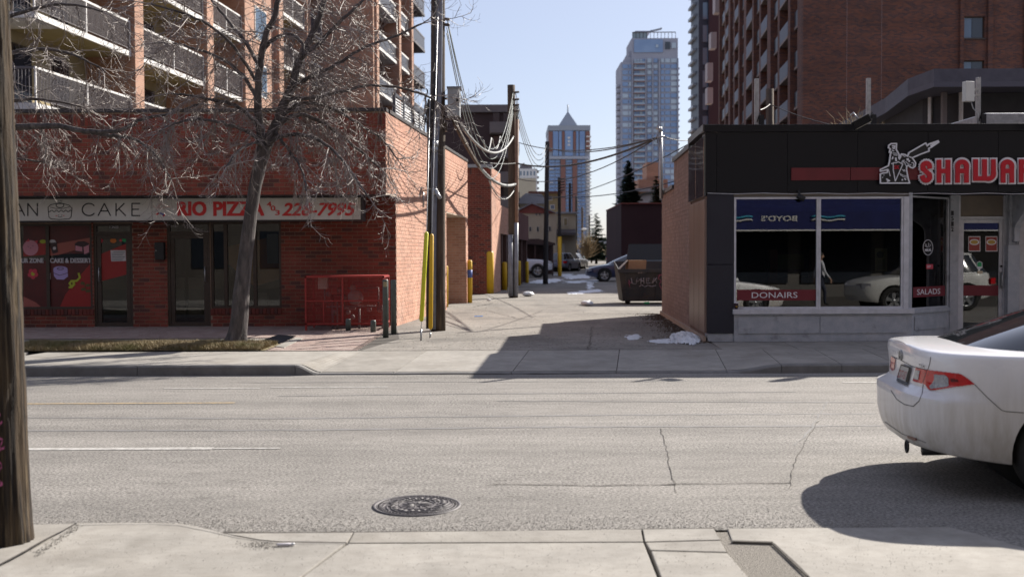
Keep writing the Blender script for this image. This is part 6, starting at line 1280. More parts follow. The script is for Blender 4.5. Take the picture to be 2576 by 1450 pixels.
# ================================================================ trees
m_bark = mat('grey bark', (.115, .10, .10), .9, (.05, .045, .046), 16, stretch=(1, 1, .25), bump=1.0, bscale=38, col3=(.19, .175, .165), scale3=7)
m_twig = mat('twig bark', (.29, .25, .23), .6, (.17, .14, .13), 5)
class Tree:
    def __init__(s, name, label, base, seed): s.t = thing(name, label, 'tree', base); s.rnd = random.Random(seed); s.tw = MB(); s.count = 0
    def limb(s, pts, r0, r1, name='limb', n=9, sub=5):
        pts = [Vector(p) for p in pts]; out = []
        for i in range(len(pts)-1):
            p0, p1_, p2, p3 = pts[max(i-1, 0)], pts[i], pts[i+1], pts[min(i+2, len(pts)-1)]
            for k in range(sub):
                u = k/sub; out.append(.5*((2*p1_) + (p2-p0)*u + (2*p0-5*p1_+4*p2-p3)*u*u + (3*p1_-p0-3*p2+p3)*u**3))
        out.append(pts[-1]); k = len(out)
        rr = [r0 + (r1-r0)*(i/(k-1))**.8 for i in range(k)]
        out = [p + Vector((s.rnd.gauss(0, 1), s.rnd.gauss(0, 1), s.rnd.gauss(0, 1)))*min(rr[i], .03)*.25 for i, p in enumerate(out)]
        b = MB(); b.tube(out, rr, n); b.build(name, m_bark, s.t); return out, rr
    def twig(s, p, d, L, r, lvl, droop):
        rnd = s.rnd; n = 6 if lvl < 2 else 4; pts = [p]; rr = [r]; d = d.normalized(); seg = L/n
        if s.count > s.lim: return
        s.count += 1
        for i in range(n):
            t = (i+1)/n
            bend = -droop*(1-t)*.55 + (.30*t if lvl >= 1 else .10*t)      # first hangs down, then the tip turns up
            d = (d + Vector((rnd.gauss(0, .10), rnd.gauss(0, .10), bend + rnd.gauss(0, .06)))).normalized()
            pts.append(pts[-1] + d*seg); rr.append(max(.0024, r*(1-t*.62)))
            if lvl < 2:
                for _ in range((1 if rnd.random() < .55 else 2) if lvl == 0 else (1 if rnd.random() < .62 else 0)):
                    a = rnd.uniform(0, 6.283); o = d.orthogonal().normalized(); o2 = d.cross(o); side = (o*math.cos(a) + o2*math.sin(a))
                    side.z *= .7; nd = d*.55 + side*.8
                    s.twig(pts[-1].lerp(pts[-2], rnd.random()*.9), nd, L*rnd.uniform(.30, .60), max(.0032, r*.58), lvl+1, droop)
        s.tw.tube(pts, rr, 4 if lvl == 0 else 3, smooth=False, cap=False)
    def feather(s, path, rr, cnt, L, droop, t0=.15, down=.3, r=.010):
        s.lim = s.count + cnt*75; e = path[-1]-path[-2]; s.twig(path[-1], e, L, r, 0, droop*.5); s.twig(path[-1], e+Vector((.1, .1, .1)), L, r, 0, droop*.3)
        for i in range(cnt):
            t = t0 + (1-t0)*s.rnd.random(); k = int(t*(len(path)-1)); k2 = min(k+1, len(path)-1); d = (path[k2]-path[k-1]).normalized() if k else Vector((0, 0, 1))
            a = s.rnd.uniform(0, 6.283); o = d.orthogonal().normalized(); o2 = d.cross(o); side = o*math.cos(a)+o2*math.sin(a); side.z -= down*s.rnd.random()
            s.twig(path[k], d*.5 + side, L*s.rnd.uniform(.5, 1.15), min(r, rr[k]*.6), 0, droop*s.rnd.uniform(.5, 1.3))
    def done(s): s.tw.build('twigs', m_twig, s.t, kind='stuff')
gb_ = G(592, 868, ZS+.02); Yt = gb_.y
def tq(x, y, dy=0): return P(x, y, Yt+dy)
tr = Tree('bare_tree', 'leafless street tree with leaning grey trunk and dense drooping twigs before the shop', gb_, 12)
b = MB(); path = [(588, 872), (592, 862), (597, 835), (602, 800), (607, 740), (613, 680), (621, 610), (630, 540), (641, 470), (655, 410), (666, 368)]
wd = [70, 56, 47, 43, 42, 38, 34, 31, 32, 35, 38]
vs = []; n = 24
for i, ((x, y), w) in enumerate(zip(path, wd)):
    c = tq(x, y); r_ = w*Yt/FP/2
    for j in range(n): a = 2*math.pi*j/n; q = r_*(1 + .10*noise.noise(Vector((math.cos(a)*2, math.sin(a)*2, c.z*1.2))) + (.16*math.cos(a*5+1) if i < 2 else .04*math.cos(a*5+1) if i < 3 else 0)); vs.append(c + Vector((q*math.cos(a), q*math.sin(a), 0)))
b.add(vs, [(i*n+j, i*n+(j+1) % n, (i+1)*n+(j+1) % n, (i+1)*n+j) for i in range(len(path)-1) for j in range(n)], 0, True); b.build('trunk', m_bark, tr.t)
LIMBS = [ # points, depth change, radii (picture units), twig count, length, droop
 ([(664, 378), (654, 330), (648, 270), (652, 180), (664, 100), (690, 40), (705, -40), (715, -140)], -.4, 13, 5, 42, .9, .5),
 ([(668, 372), (690, 325), (712, 270), (735, 215), (758, 140), (790, 80), (815, 0), (840, -110)], .2, 15, 6, 46, .9, .5),
 ([(650, 165), (668, 120), (700, 92), (735, 88), (758, 108), (768, 140)], -.5, 8, 3, 14, .7, .5),
 ([(758, 145), (800, 112), (850, 60), (905, 10), (960, -50)], .6, 8, 3, 30, .95, .5),
 ([(735, 215), (790, 190), (850, 160), (915, 120), (985, 95), (1060, 60)], 1.0, 7, 2.5, 34, .8, .5),
 ([(720, 250), (790, 245), (860, 230), (930, 215), (1010, 222), (1080, 245), (1115, 268)], .8, 7, 2.2, 34, .75, .7),
 ([(690, 320), (745, 290), (800, 300), (850, 335), (900, 375), (960, 425)], .3, 9, 2.5, 38, .9, 1.0),
 ([(670, 365), (720, 340), (790, 345), (850, 390), (895, 450), (930, 500)], -.8, 8, 2.2, 34, .85, 1.1),
 ([(700, 300), (760, 260), (830, 270), (900, 310), (960, 350), (1000, 400)], 1.4, 7, 2.2, 34, .85, .9),
 ([(658, 330), (620, 285), (580, 262), (530, 250), (480, 240), (430, 235)], -.4, 8, 2.2, 32, .85, .9),
 ([(662, 360), (620, 330), (560, 310), (500, 300), (440, 310), (400, 330)], -1.0, 7, 2, 30, .8, 1.0),
 ([(650, 250), (610, 190), (560, 150), (500, 125), (440, 110), (390, 108)], .5, 7, 2, 30, .9, .6),
 ([(655, 170), (620, 110), (580, 60), (540, 10), (500, -50)], .8, 7, 2.5, 28, .9, .5),
 ([(648, 210), (590, 120), (520, 60), (450, 30), (380, 10)], -.9, 6, 2, 26, .9, .6),
 ([(668, 372), (640, 360), (600, 380), (570, 420)], -1.2, 5, 2, 16, .75, 1.2),
 ([(690, 330), (730, 380), (760, 430), (770, 480)], -1.0, 6, 2, 20, .8, 1.2)]
for pts, dz, r0, r1, cnt, L, dr in LIMBS:
    k = len(pts)-1; P3 = [tq(x, y, dz*i/k) for i, (x, y) in enumerate(pts)]; path_, rr_ = tr.limb(P3, r0*(1 if r0 > 10 else .8)*Yt/FP, r1*Yt/FP); tr.feather(path_, rr_, int(cnt*(.64 if pts[-1][0] > 640 else .5)), L*(.8 if pts[-1][1] > 380 else 1.1 if pts[-1][0] > 640 else 1), dr*1.05, r=.0095)
tr.done()
# second tree, its trunk outside the picture on the left
b2 = Vector((X(-150, 17.4), 17.4, ZS)); t2_ = Tree('bare_tree', 'dark bare branch with hanging twigs reaching in from a tree beyond the left edge', b2, 5)
b = MB(); b.tube([b2-Vector((0, 0, .05)), b2+Vector((.05, 0, 1.2)), b2+Vector((-.05, 0, 2.6)), b2+Vector((0, 0, 4.2)), b2+Vector((.15, 0, 5.6))], [.23, .17, .15, .12, .07], 14); b.build('trunk', m_bark, t2_.t)
for pts, dz, r0, r1, cnt, L, dr in (([(-150, 380), (-60, 335), (60, 318), (150, 318), (230, 332), (300, 328), (360, 300), (430, 285), (500, 262)], -.3, 11, 2.5, 40, .85, 1.0), ([(230, 332), (290, 342), (350, 355), (400, 400), (430, 450)], -.3, 6, 2, 20, .8, 1.2),
                    ([(-150, 260), (-60, 180), (40, 130), (130, 125), (200, 145), (260, 175)], .4, 8, 2, 36, .9, .9), ([(-150, 330), (-50, 270), (60, 250), (140, 255), (210, 270)], .7, 7, 2, 30, .8, 1.0), ([(-150, 200), (-60, 90), (60, 30), (170, 10), (260, 30)], -.6, 8, 2, 34, .9, .8), ([(-150, 400), (-50, 390), (50, 400), (130, 410)], .6, 5, 2, 12, .6, 1.0)):
    k = len(pts)-1; P3 = [P(x, y, 17.4+dz*i/k) for i, (x, y) in enumerate(pts)]; path_, rr_ = t2_.limb(P3, r0*17.4/FP, r1*17.4/FP); t2_.feather(path_, rr_, int(cnt*.45), L, dr*1.05, t0=.05, r=.009)
t2_.done()
# evergreens and far trees
m_sp = mat('spruce needles', (.018, .045, .028), .9, (.035, .07, .04), 1.5); m_sp2 = mat('young spruce needles', (.07, .085, .02), .9, (.04, .06, .02), 2)
def conifer(name, label, px, yt, yb, Y, hw, m, seed, dens=1.0, sparse=False):
    rnd = random.Random(seed); p = Vector((X(px, Y), Y, ZS)); top_ = Z(yt, Y); bz = Z(yb, Y); t = thing(name, label, 'tree', p); b = MB(); b.tube([p, Vector((p.x, Y, top_-.2))], [.22, .03], 8); b.build('trunk', m_wood, t)
    b = MB(); w = hw*Y/FP; H_ = top_-bz; nr = int(26*dens)
    for i in range(nr):
        u = i/nr; z = bz + H_*u; R_ = w*(1-u)**.85*rnd.uniform(.75, 1.15) + .08
        for j in range(int((12 if sparse else 24)*(1-u*.5))):
            a = rnd.uniform(0, 6.283); d = Vector((math.cos(a), math.sin(a), 0)); s_ = Vector((-d.y, d.x, 0)); c = Vector((p.x, Y, z + rnd.uniform(-.2, .2)))
            for q in range(5):
                v = (q+rnd.random())/5; cc = c + d*R_*v + Vector((0, 0, -R_*v*.35*(1 if not sparse else .1))); sz = (R_*.22+.08)*rnd.uniform(.6, 1.3)
                b.add([cc - s_*sz, cc + s_*sz + Vector((0, 0, -sz*.4)), cc + d*sz*1.6 + Vector((0, 0, sz*rnd.uniform(-.6, .5)))], [(0, 1, 2)])
    b.build('crown', m, t, kind='stuff')
conifer('spruce', 'tall dark pointed spruce in front of the tallest tower', 1580, 405, 560, 92, 33, m_sp, 1, 1.6); conifer('spruce', 'small yellow green spruce tip beside the roof mast', 1651, 445, 540, 88, 17, m_sp2, 2, .9, True)
conifer('larch', 'ragged larch with level branches at the far end of the alley', 1500, 535, 650, 165, 36, m_sp, 3, 1.0, True)
m_ft = mat('far twigs', (.20, .15, .09), .9, (.26, .2, .12), 2)
for i, (px, yt, Y, lab) in enumerate(((1476, 585, 150, 'small tawny leafless tree behind the farthest poles'), (1488, 600, 180, 'little yellowish shrub tree at the far left of the alley'), (1550, 592, 200, 'grey bare tree in front of the white and red block'), (1543, 606, 150, 'low bare bush left of the maroon building'))):
    rnd = random.Random(i); p = Vector((X(px, Y), Y, ZS)); t = thing('bare_tree', lab, 'tree', p); h = Z(yt, Y)-ZS; b = MB(); b.tube([p, p+Vector((0, 0, h*.5))], [.15, .08], 6); b.build('trunk', m_wood, t); b = MB()
    for k in range(160):
        a = rnd.uniform(0, 6.28); e = rnd.uniform(.1, 1.4); L = h*rnd.uniform(.3, .55); s_ = p+Vector((0, 0, h*rnd.uniform(.2, .5))); d = Vector((math.cos(a)*math.cos(e), math.sin(a)*math.cos(e), math.sin(e))); b.tube([s_, s_+d*L*.5, s_+d*L+Vector((rnd.gauss(0, .2), 0, .1*h))], [.06, .04, .02], 3, cap=False)
    b.build('crown', m_ft, t, kind='stuff')
for i, (px, py, w, lab) in enumerate(((2145, 300, .42, 'tangle of pale bare twigs rising behind the fascia near the middle roof post'), (2108, 306, .28, 'tuft of orange dry twigs behind the fascia, left of the middle roof post'), (2215, 305, .3, 'tuft of dry twigs just right of the middle roof post'), (1945, 308, .22, 'small dry tuft behind the fascia near the wooden post'))):
    rnd = random.Random(40+i); Yb_ = 21; p = P(px, py+22, Yb_); t = thing('dry_shrub', lab, 'shrub', (p.x, Yb_, 3.0)); b = MB()
    for k in range(30):
        a = rnd.uniform(0, 6.28); d = Vector((math.cos(a)*.7, math.sin(a)*.5, rnd.uniform(.3, 1.2))).normalized(); s_ = p+Vector((rnd.gauss(0, w*.3), 0, 0)); L = w*rnd.uniform(.5, 1.1) * (1.0 if i == 0 else .6); m_ = s_+d*L*.5+Vector((0, 0, .03)); b.tube([s_-Vector((0, 0, .3)), m_, s_+d*L+Vector((rnd.gauss(0, .05), 0, .02))], [.006, .005, .002], 3, cap=False)
    b.build('twigs', m_ft, t, kind='stuff')
# old snow
def snow(name, label, pts, h, seed, z=ZS):
    P_ = [G(x, y, z) for x, y in pts]; x0, x1 = min(p.x for p in P_), max(p.x for p in P_); y0, y1 = min(p.y for p in P_), max(p.y for p in P_)
    ex = .12*(x1-x0); ey = .12*(y1-y0); x0 -= ex; x1 += ex; y0 -= ey; y1 += ey; nx_ = 90; ny_ = 60; n = len(P_); V = []; H_ = []
    def sd(x, y):
        c = False; dm_ = 1e9
        for i in range(n):
            a, q = P_[i], P_[(i+1) % n]; vx, vy = q.x-a.x, q.y-a.y; t = max(0, min(1, ((x-a.x)*vx+(y-a.y)*vy)/(vx*vx+vy*vy))); dm_ = min(dm_, math.hypot((x-a.x-vx*t)/(x1-x0), (y-a.y-vy*t)/(y1-y0)))
            if (a.y > y) != (q.y > y) and x < vx*(y-a.y)/vy+a.x: c = not c
        return dm_ if c else -dm_
    b = MB()
    for j in range(ny_+1):
        for i in range(nx_+1):
            x = x0+(x1-x0)*i/nx_; y = y0+(y1-y0)*j/ny_; u = Vector(((x-x0)/(x1-x0)*5, (y-y0)/(y1-y0)*5, seed*3.3)); v = sd(x, y) + .16*noise.noise(u) + .12*noise.noise(u*2.7) + .07*noise.noise(u*7)
            H_.append(v); b.v.append((x, y, z + .003 + max(0, min(1, v*5))**.6*h*(.75+.5*noise.noise(u*3))))
    for j in range(ny_):
        for i in range(nx_):
            f = (j*(nx_+1)+i, j*(nx_+1)+i+1, (j+1)*(nx_+1)+i+1, (j+1)*(nx_+1)+i)
            if sum(H_[k] for k in f) > 0: b.f.append(f); b.m.append(0); b.sm.append(True)
    return b.build(name, m_snow, None, kind='structure')
snow('snow', '', [(1690, 842), (1735, 836), (1763, 852), (1768, 864), (1740, 867), (1700, 862)], .09, 1); snow('snow', '', [(1576, 843), (1608, 840), (1612, 852), (1580, 856)], .012, 2); snow('snow', '', [(1630, 856), (1690, 850), (1705, 862), (1650, 864)], .012, 3)
for i, pts in enumerate(([(1430, 735), (1500, 728), (1515, 733), (1440, 740)], [(1420, 695), (1480, 688), (1490, 696), (1440, 703)], [(1330, 707), (1400, 700), (1420, 706), (1340, 715)], [(1385, 690), (1440, 688), (1430, 697)], [(1415, 708), (1500, 703), (1520, 707), (1440, 712)], [(1478, 710), (1492, 712), (1490, 726), (1478, 726)], [(1565, 700), (1620, 700), (1600, 706)])): snow('snow', '', pts, .02, 10+i)
# ================================================================ vehicles
from mathutils.bvhtree import BVHTree
m_tyre = mat('tyre rubber', (.012, .012, .013), .85, (.025, .024, .022), 9, obj=True); m_rim = mat('alloy rim', (.45, .46, .48), .3, metal=.7); m_well = mat('wheel well black', (.006, .006, .006), .9)
m_cgl = mat('car glass', (.018, .022, .026), .04, spec=1.0, coat=.6); m_trim = mat('black trim', (.012, .012, .013), .5); m_rl = mat('red lamp lens', (.60, .008, .014), .12, (.42, .005, .010), 18, coat=.6, obj=True); m_cl = mat('clear lamp lens', (.42, .43, .46), .15, (.22, .23, .27), 60, coat=.5, obj=True)
def lerpl(L, x):
    if x <= L[0][0]: return L[0][1]
    for (a, u), (b_, v) in zip(L[:-1], L[1:]):
        if x <= b_: t = (x-a)/(b_-a); return u + (v-u)*t
    return L[-1][1]
def paint(name, c, rough=.35, dirt=None):
    if name in MATS: return MATS[name]
    m = bpy.data.materials.new(name); m.use_nodes = True; nt = m.node_tree; N = nt.nodes; L = nt.links; b = N['Principled BSDF']; b.inputs['Base Color'].default_value = (*c, 1); b.inputs['Roughness'].default_value = rough; b.inputs['Coat Weight'].default_value = .7; b.inputs['Coat Roughness'].default_value = .06
    if dirt:                                         # road dirt on the lower body, in streaks
        tc = N.new('ShaderNodeTexCoord'); sp = N.new('ShaderNodeSeparateXYZ'); L.new(tc.outputs['Object'], sp.inputs[0]); mp = N.new('ShaderNodeMapping'); mp.inputs['Scale'].default_value = (9, 9, 1.2); L.new(tc.outputs['Object'], mp.inputs[0])
        n = N.new('ShaderNodeTexNoise'); n.inputs['Scale'].default_value = 1.6; n.inputs['Detail'].default_value = 7; n.inputs['Roughness'].default_value = .65; L.new(mp.outputs[0], n.inputs['Vector'])
        r = N.new('ShaderNodeMapRange'); r.inputs[1].default_value = .92; r.inputs[2].default_value = .38; r.inputs[3].default_value = 0; r.inputs[4].default_value = 1; L.new(sp.outputs[2], r.inputs[0])
        ml = N.new('ShaderNodeMath'); ml.operation = 'MULTIPLY'; L.new(r.outputs[0], ml.inputs[0]); r2 = N.new('ShaderNodeMapRange'); r2.inputs[1].default_value = .30; r2.inputs[2].default_value = .68; r2.inputs[3].default_value = .30; r2.inputs[4].default_value = .80; L.new(n.outputs['Fac'], r2.inputs[0]); L.new(r2.outputs[0], ml.inputs[1])
        mx = N.new('ShaderNodeMix'); mx.data_type = 'RGBA'; mx.inputs[6].default_value = (*c, 1); mx.inputs[7].default_value = (*dirt, 1); L.new(ml.outputs[0], mx.inputs[0]); L.new(mx.outputs[2], b.inputs['Base Color'])
        r3 = N.new('ShaderNodeMapRange'); r3.inputs[3].default_value = .7; r3.inputs[4].default_value = .05; L.new(ml.outputs[0], r3.inputs[0]); L.new(r3.outputs[0], b.inputs['Coat Weight']); r4 = N.new('ShaderNodeMapRange'); r4.inputs[3].default_value = rough; r4.inputs[4].default_value = .8; L.new(ml.outputs[0], r4.inputs[0]); L.new(r4.outputs[0], b.inputs['Roughness'])
    MATS[name] = m; return m
def cut(o, cyls):
    mb = MB()
    for (x, r_, y0, y1, z) in cyls: mb.lathe([(r_, y0), (r_, y1)], (x, 0, z), 40, axis='Y', smooth=True)
    c = mb.build('cutter', m_well, None, fix=True); mod = o.modifiers.new('cut', 'BOOLEAN'); mod.operation = 'DIFFERENCE'; mod.object = c; mod.solver = 'EXACT'
    dg = bpy.context.evaluated_depsgraph_get(); me = bpy.data.meshes.new_from_object(o.evaluated_get(dg)); o.modifiers.clear(); old = o.data; o.data = me; bpy.data.objects.remove(c)
def wheel(par, x, y, r_, out, full=True):           # out = +1 / -1: side of the car; tyre and rim share one hub
    b = MB(); w = .20*r_/.32; pr = [(r_*.62, -w/2), (r_*.93, -w/2), (r_, -w*.35), (r_, w*.35), (r_*.93, w/2), (r_*.62, w/2)]
    b.lathe([(q, h*out) for q, h in pr] + [(pr[0][0], pr[0][1]*out)], (x, y - out*w*.5, r_), 40, axis='Y', cap=False); wh = b.build('wheel', m_tyre, par, fix=True)
    b = MB(); yo = y - out*.012; b.lathe([(r_*.60, -.10*out), (r_*.64, -.0*out), (r_*.58, -.01*out), (r_*.54, -.09*out), (.02, -.10*out)], (x, yo, r_), 32, axis='Y')
    for k in range(5):
        a = k*2*math.pi/5+.3; d = Vector((math.cos(a), 0, math.sin(a))); s_ = Vector((-d.z, 0, d.x)); c = Vector((x, yo-out*.05, r_))
        b.prism([c - s_*r_*.09, c + d*r_*.6 - s_*r_*.14, c + d*r_*.6 + s_*r_*.14, c + s_*r_*.09], (0, out*.035, 0))
    b.lathe([(r_*.16, -.05*out), (r_*.14, -.005*out), (.01, -.004*out)], (x, yo, r_), 16, axis='Y'); b.build('rim', m_rim, wh)
def car(t, K, pm):
    # local frame: x forward from the rear bumper, y to the left, z up; the thing sits at the origin while it is built
    L, hw = K['L'], K['W']/2; st = sorted(set([0, .015, .04, .08, .13, .19, .26, .34, .43, .53, .65] + [.8+(L-1.6)*i/22 for i in range(23)] + [L-v for v in (.65, .53, .43, .34, .26, .19, .13, .08, .04, .015, 0)]))
    RW = K.get('rw') or [(0, .34), (.015, .50), (.04, .62), (.08, .735), (.13, .81), (.19, .872), (.26, .918), (.34, .952), (.43, .975), (.53, .99), (.65, 1)]
    def sect(x):
        w = hw*min(lerpl(RW, x), lerpl(RW, L-x)); zt = lerpl(K['top'], x); zb = lerpl(K['bot'], x); WT = [(0, .93), (.06, .962), (.22, .988), (.45, 1), (.62, 1), (.76, .990), (.88, .972), (.96, .955), (1, .945)]
        S_ = [(0, zb), (.5, zb), (.86, zb)] + [(lerpl(WT, u), zb+(zt-zb)*u) for u in (.02, .07, .15, .25, .36, .46, .52, .55, .58, .62, .70, .78, .86, .92, .96, .985)] + [(.938, zt-.003), (.925, zt+.003), (.88, zt+.010), (.75, zt+.020), (.55, zt+.028), (.3, zt+.034), (0, zt+.036)]
        return [(y*w, z) for y, z in S_]
    vs = []; m_ = None
    for x in st:
        q = sect(x); ring = [(-y, z) for y, z in q] + [(y, z) for y, z in q[-2:0:-1]]; m_ = len(ring)
        for y, z in ring:
            xx = x
            if x < .7: xx += lerpl(K['rz'], z)*(1-x/.7)
            if x > L-.7: xx -= lerpl(K['fz'], z)*(1-(L-x)/.7)
            vs.append((xx, y, z))
    fs = [(i*m_+j, i*m_+(j+1) % m_, (i+1)*m_+(j+1) % m_, (i+1)*m_+j) for i in range(len(st)-1) for j in range(m_)]
    nq = len(sect(0)); b = MB(); b.add(vs, fs, 0, True)
    for i in (0, len(st)-1):                        # end faces as strips so the rear profile keeps its shape
        base = i*m_
        for j in range(nq-1):
            a, c = base+j, base+j+1; a2, c2 = base+(m_-j) % m_, base+(m_-j-1) % m_
            f = [a, c, c2, a2] if i == 0 else [a2, c2, c, a]; f2 = []
            for v in f:
                if v not in f2: f2.append(v)
            if len(f2) > 2: b.f.append(tuple(f2)); b.m.append(0); b.sm.append(True)
    body = b.build('body', pm, t, fix=True)
    r_ = K['wr']; cyl = []
    for x in K['wx']: cyl += [(x, r_*1.13, hw-.24, hw+.2, r_+.01), (x, r_*1.13, -hw-.2, -hw+.24, r_+.01)]
    cut(body, cyl); body.data.materials.clear(); body.data.materials.append(pm)
    for p in body.data.polygons: p.use_smooth = True
    e = body.modifiers.new('edge', 'EDGE_SPLIT'); e.split_angle = R(38)
    for x in K['wx']:
        for s_ in (1, -1): wheel(t, x, s_*(hw-.025), r_, s_)
        b = MB(); b.lathe([(r_*1.1, -hw+.26), (r_*1.1, hw-.26)], (x, 0, r_+.01), 24, axis='Y'); b.build('axle_cover', m_well, t)
    # cabin: stacked super-ellipse rings; faces sorted into paint and glass
    c_ = K['cab']; N_ = 80; rings = []; T = [0, .06, .2, .35, .5, .65, .8, .92, 1.0]; dome = [.93, .8, .6, .35, .1]
    zt = c_['z']
    def ring(t_, sc=1, zadd=0):
        xr = c_['xr0']+(c_['xr1']-c_['xr0'])*t_; xf = c_['xf0']+(c_['xf1']-c_['xf0'])*t_; w0 = c_['w0']+(c_['w1']-c_['w0'])*t_; xc = (xr+xf)/2; a = (xf-xr)/2*sc; out = []
        for j in range(N_):
            q = 2*math.pi*j/N_; cq, sq = math.cos(q), math.sin(q); ex = 2/c_.get('e', 4.2)
            x = xc + a*abs(cq)**ex*(1 if cq > 0 else -1); y = w0*sc*abs(sq)**ex*(1 if sq > 0 else -1)
            y *= 1 - .10*max(0, (xc-x)/((xf-xr)/2))**2 - .06*max(0, (x-xc)/((xf-xr)/2))**2
            zb = lerpl(K['top'], x)-.012; out.append((x, y, zb+(zt-zb)*(t_**.93) + zadd*1.0))
        return out
    rings = [ring(t_) for t_ in T] + [ring(1.0, s_, .028*(1-s_**2)**.6*1.6) for s_ in dome]
    xr_m, xf_m = c_['xr1'], c_['xf1']; parts = {'cabin': MB()}; pil = c_.get('pil', .13)
    for i in range(len(rings)-1):
        for j in range(N_):
            q = [rings[i][j], rings[i][(j+1) % N_], rings[i+1][(j+1) % N_], rings[i+1][j]]; cx = sum(p[0] for p in q)/4; cy = sum(p[1] for p in q)/4; key = 'cabin'
            if 1 <= i < len(T)-2:
                tt = T[i]; xr = c_['xr0']+(c_['xr1']-c_['xr0'])*tt; xf = c_['xf0']+(c_['xf1']-c_['xf0'])*tt; w0 = (c_['w0']+(c_['w1']-c_['w0'])*tt)
                n_ = (Vector(q[1])-Vector(q[0])).cross(Vector(q[3])-Vector(q[0])).normalized()
                if abs(cy) < w0*.86-.02 and cx < (xr+xf)/2: key = 'rear_window'
                elif abs(cy) < w0*.86-.02: key = 'windscreen'
                elif xr+pil*2.2 < cx < xf-pil*1.6 and abs(cy) > w0*.86: 
                    key = 'side_window' if not any(abs(cx-v) < .035 for v in c_.get('posts', ())) else 'pillar'
            b2_ = parts.setdefault(key + ('_l' if cy > 0 and key == 'side_window' else ''), MB()); b2_.add(q, [(0, 1, 2, 3)], 0, True)
    for key, mb in parts.items():
        nm = key.replace('_l', ''); o = mb.build(nm, pm if nm == 'cabin' else m_trim if nm == 'pillar' else m_cgl, t, fix=True)
        if nm == 'cabin':
            pass
    b = MB(); b.add([rings[-1][j] for j in range(N_)], [tuple(range(N_))], 0, True); b.build('roof_centre', pm, t, fix=True)
    return body
def place(t, loc, rz): t.location = loc; t.rotation_euler = (0, 0, R(rz))
# ---- the white sedan at the right edge
sed = thing('sedan', 'dirty white sedan cut off by the right edge, red tail lamp in view', 'car')
pw = paint('dirty white paint', (.86, .86, .89), .25, (.40, .36, .29))
KS = dict(L=4.5, W=1.76, wr=.315, wx=(.93, 3.58), top=[(0, .935), (.35, .94), (.9, .935), (2, .90), (3.1, .86), (3.6, .80), (4.3, .69), (4.5, .60)], bot=[(0, .30), (.12, .285), (.3, .26), (.55, .235), (.9, .2), (3.6, .18), (4.1, .17), (4.5, .25)],
          rz=[(.28, .055), (.36, .02), (.45, .0), (.62, -.005), (.648, .0), (.672, .075), (.70, .095), (.82, .085), (.90, .07), (.935, .075)], fz=[(.2, .06), (.4, 0), (.55, 0), (.7, .12)],
          cab=dict(xr0=.30, xr1=1.50, xf1=2.45, xf0=3.45, w0=.79, w1=.56, z=1.345, posts=(2.0,), pil=.13))
body = car(sed, KS, pw)
SL, SR = Vector((2.71, 7.66, 0)), -7.0
M = Matrix.Translation(SL) @ Matrix.Rotation(R(SR), 4, 'Z'); Mi = M.inverted()
bv = BVHTree.FromPolygons([M @ v.co for v in body.data.vertices], [tuple(p.vertices) for p in body.data.polygons])
def oncar(px, py, off=.004):
    d = ray(px, py).normalized(); h = bv.ray_cast(EYE, d, 30)
    if h[0] is None: return None
    n = h[1] if h[1].dot(d) < 0 else -h[1]; return h[0] + n*off
def inside(p, poly):
    x, y = p; c = False; n = len(poly)
    for i in range(n):
        (x1, y1), (x2, y2) = poly[i], poly[(i+1) % n]
        if (y1 > y) != (y2 > y) and x < (x2-x1)*(y-y1)/(y2-y1)+x1: c = not c
    return c
def patch(name, poly, m, off=.004, step=1.3, par=None, label=None):
    x0, x1 = min(p[0] for p in poly), max(p[0] for p in poly); y0, y1 = min(p[1] for p in poly), max(p[1] for p in poly); nx_, ny_ = int((x1-x0)/step)+2, int((y1-y0)/step)+2; b = MB(); idx = {}
    def v(i, j):
        if (i, j) not in idx:
            q = oncar(x0+i*step, y0+j*step, off); idx[(i, j)] = None if q is None else len(b.v)
            if q is not None: b.v.append(tuple(Mi @ q))
        return idx[(i, j)]
    for i in range(nx_):
        for j in range(ny_):
            if inside((x0+(i+.5)*step, y0+(j+.5)*step), poly):
                f = [v(i, j), v(i, j+1), v(i+1, j+1), v(i+1, j)]
                if None not in f and max((Vector(b.v[a])-Vector(b.v[f[0]])).length for a in f) < .06: b.f.append(tuple(f)); b.m.append(0); b.sm.append(True)
    return b.build(name, m, par or sed, label)
def z6(L): return [(2240.6+x*.11105, 831.8+y*.11105) for x, y in L]
def seam(L, w=.0019, name='panel_seam', m=None, off=.002):
    b = MB(); pts = []
    for (a, c) in zip(L[:-1], L[1:]):
        for i in range(8): u = i/8; q = oncar(a[0]+(c[0]-a[0])*u, a[1]+(c[1]-a[1])*u, off); pts.append(q)
    pts.append(oncar(*L[-1], off)); pts = [Mi @ q for q in pts if q is not None]
    if len(pts) > 2: b.tube(pts, w, 5); b.build(name, m or m_trim, sed)
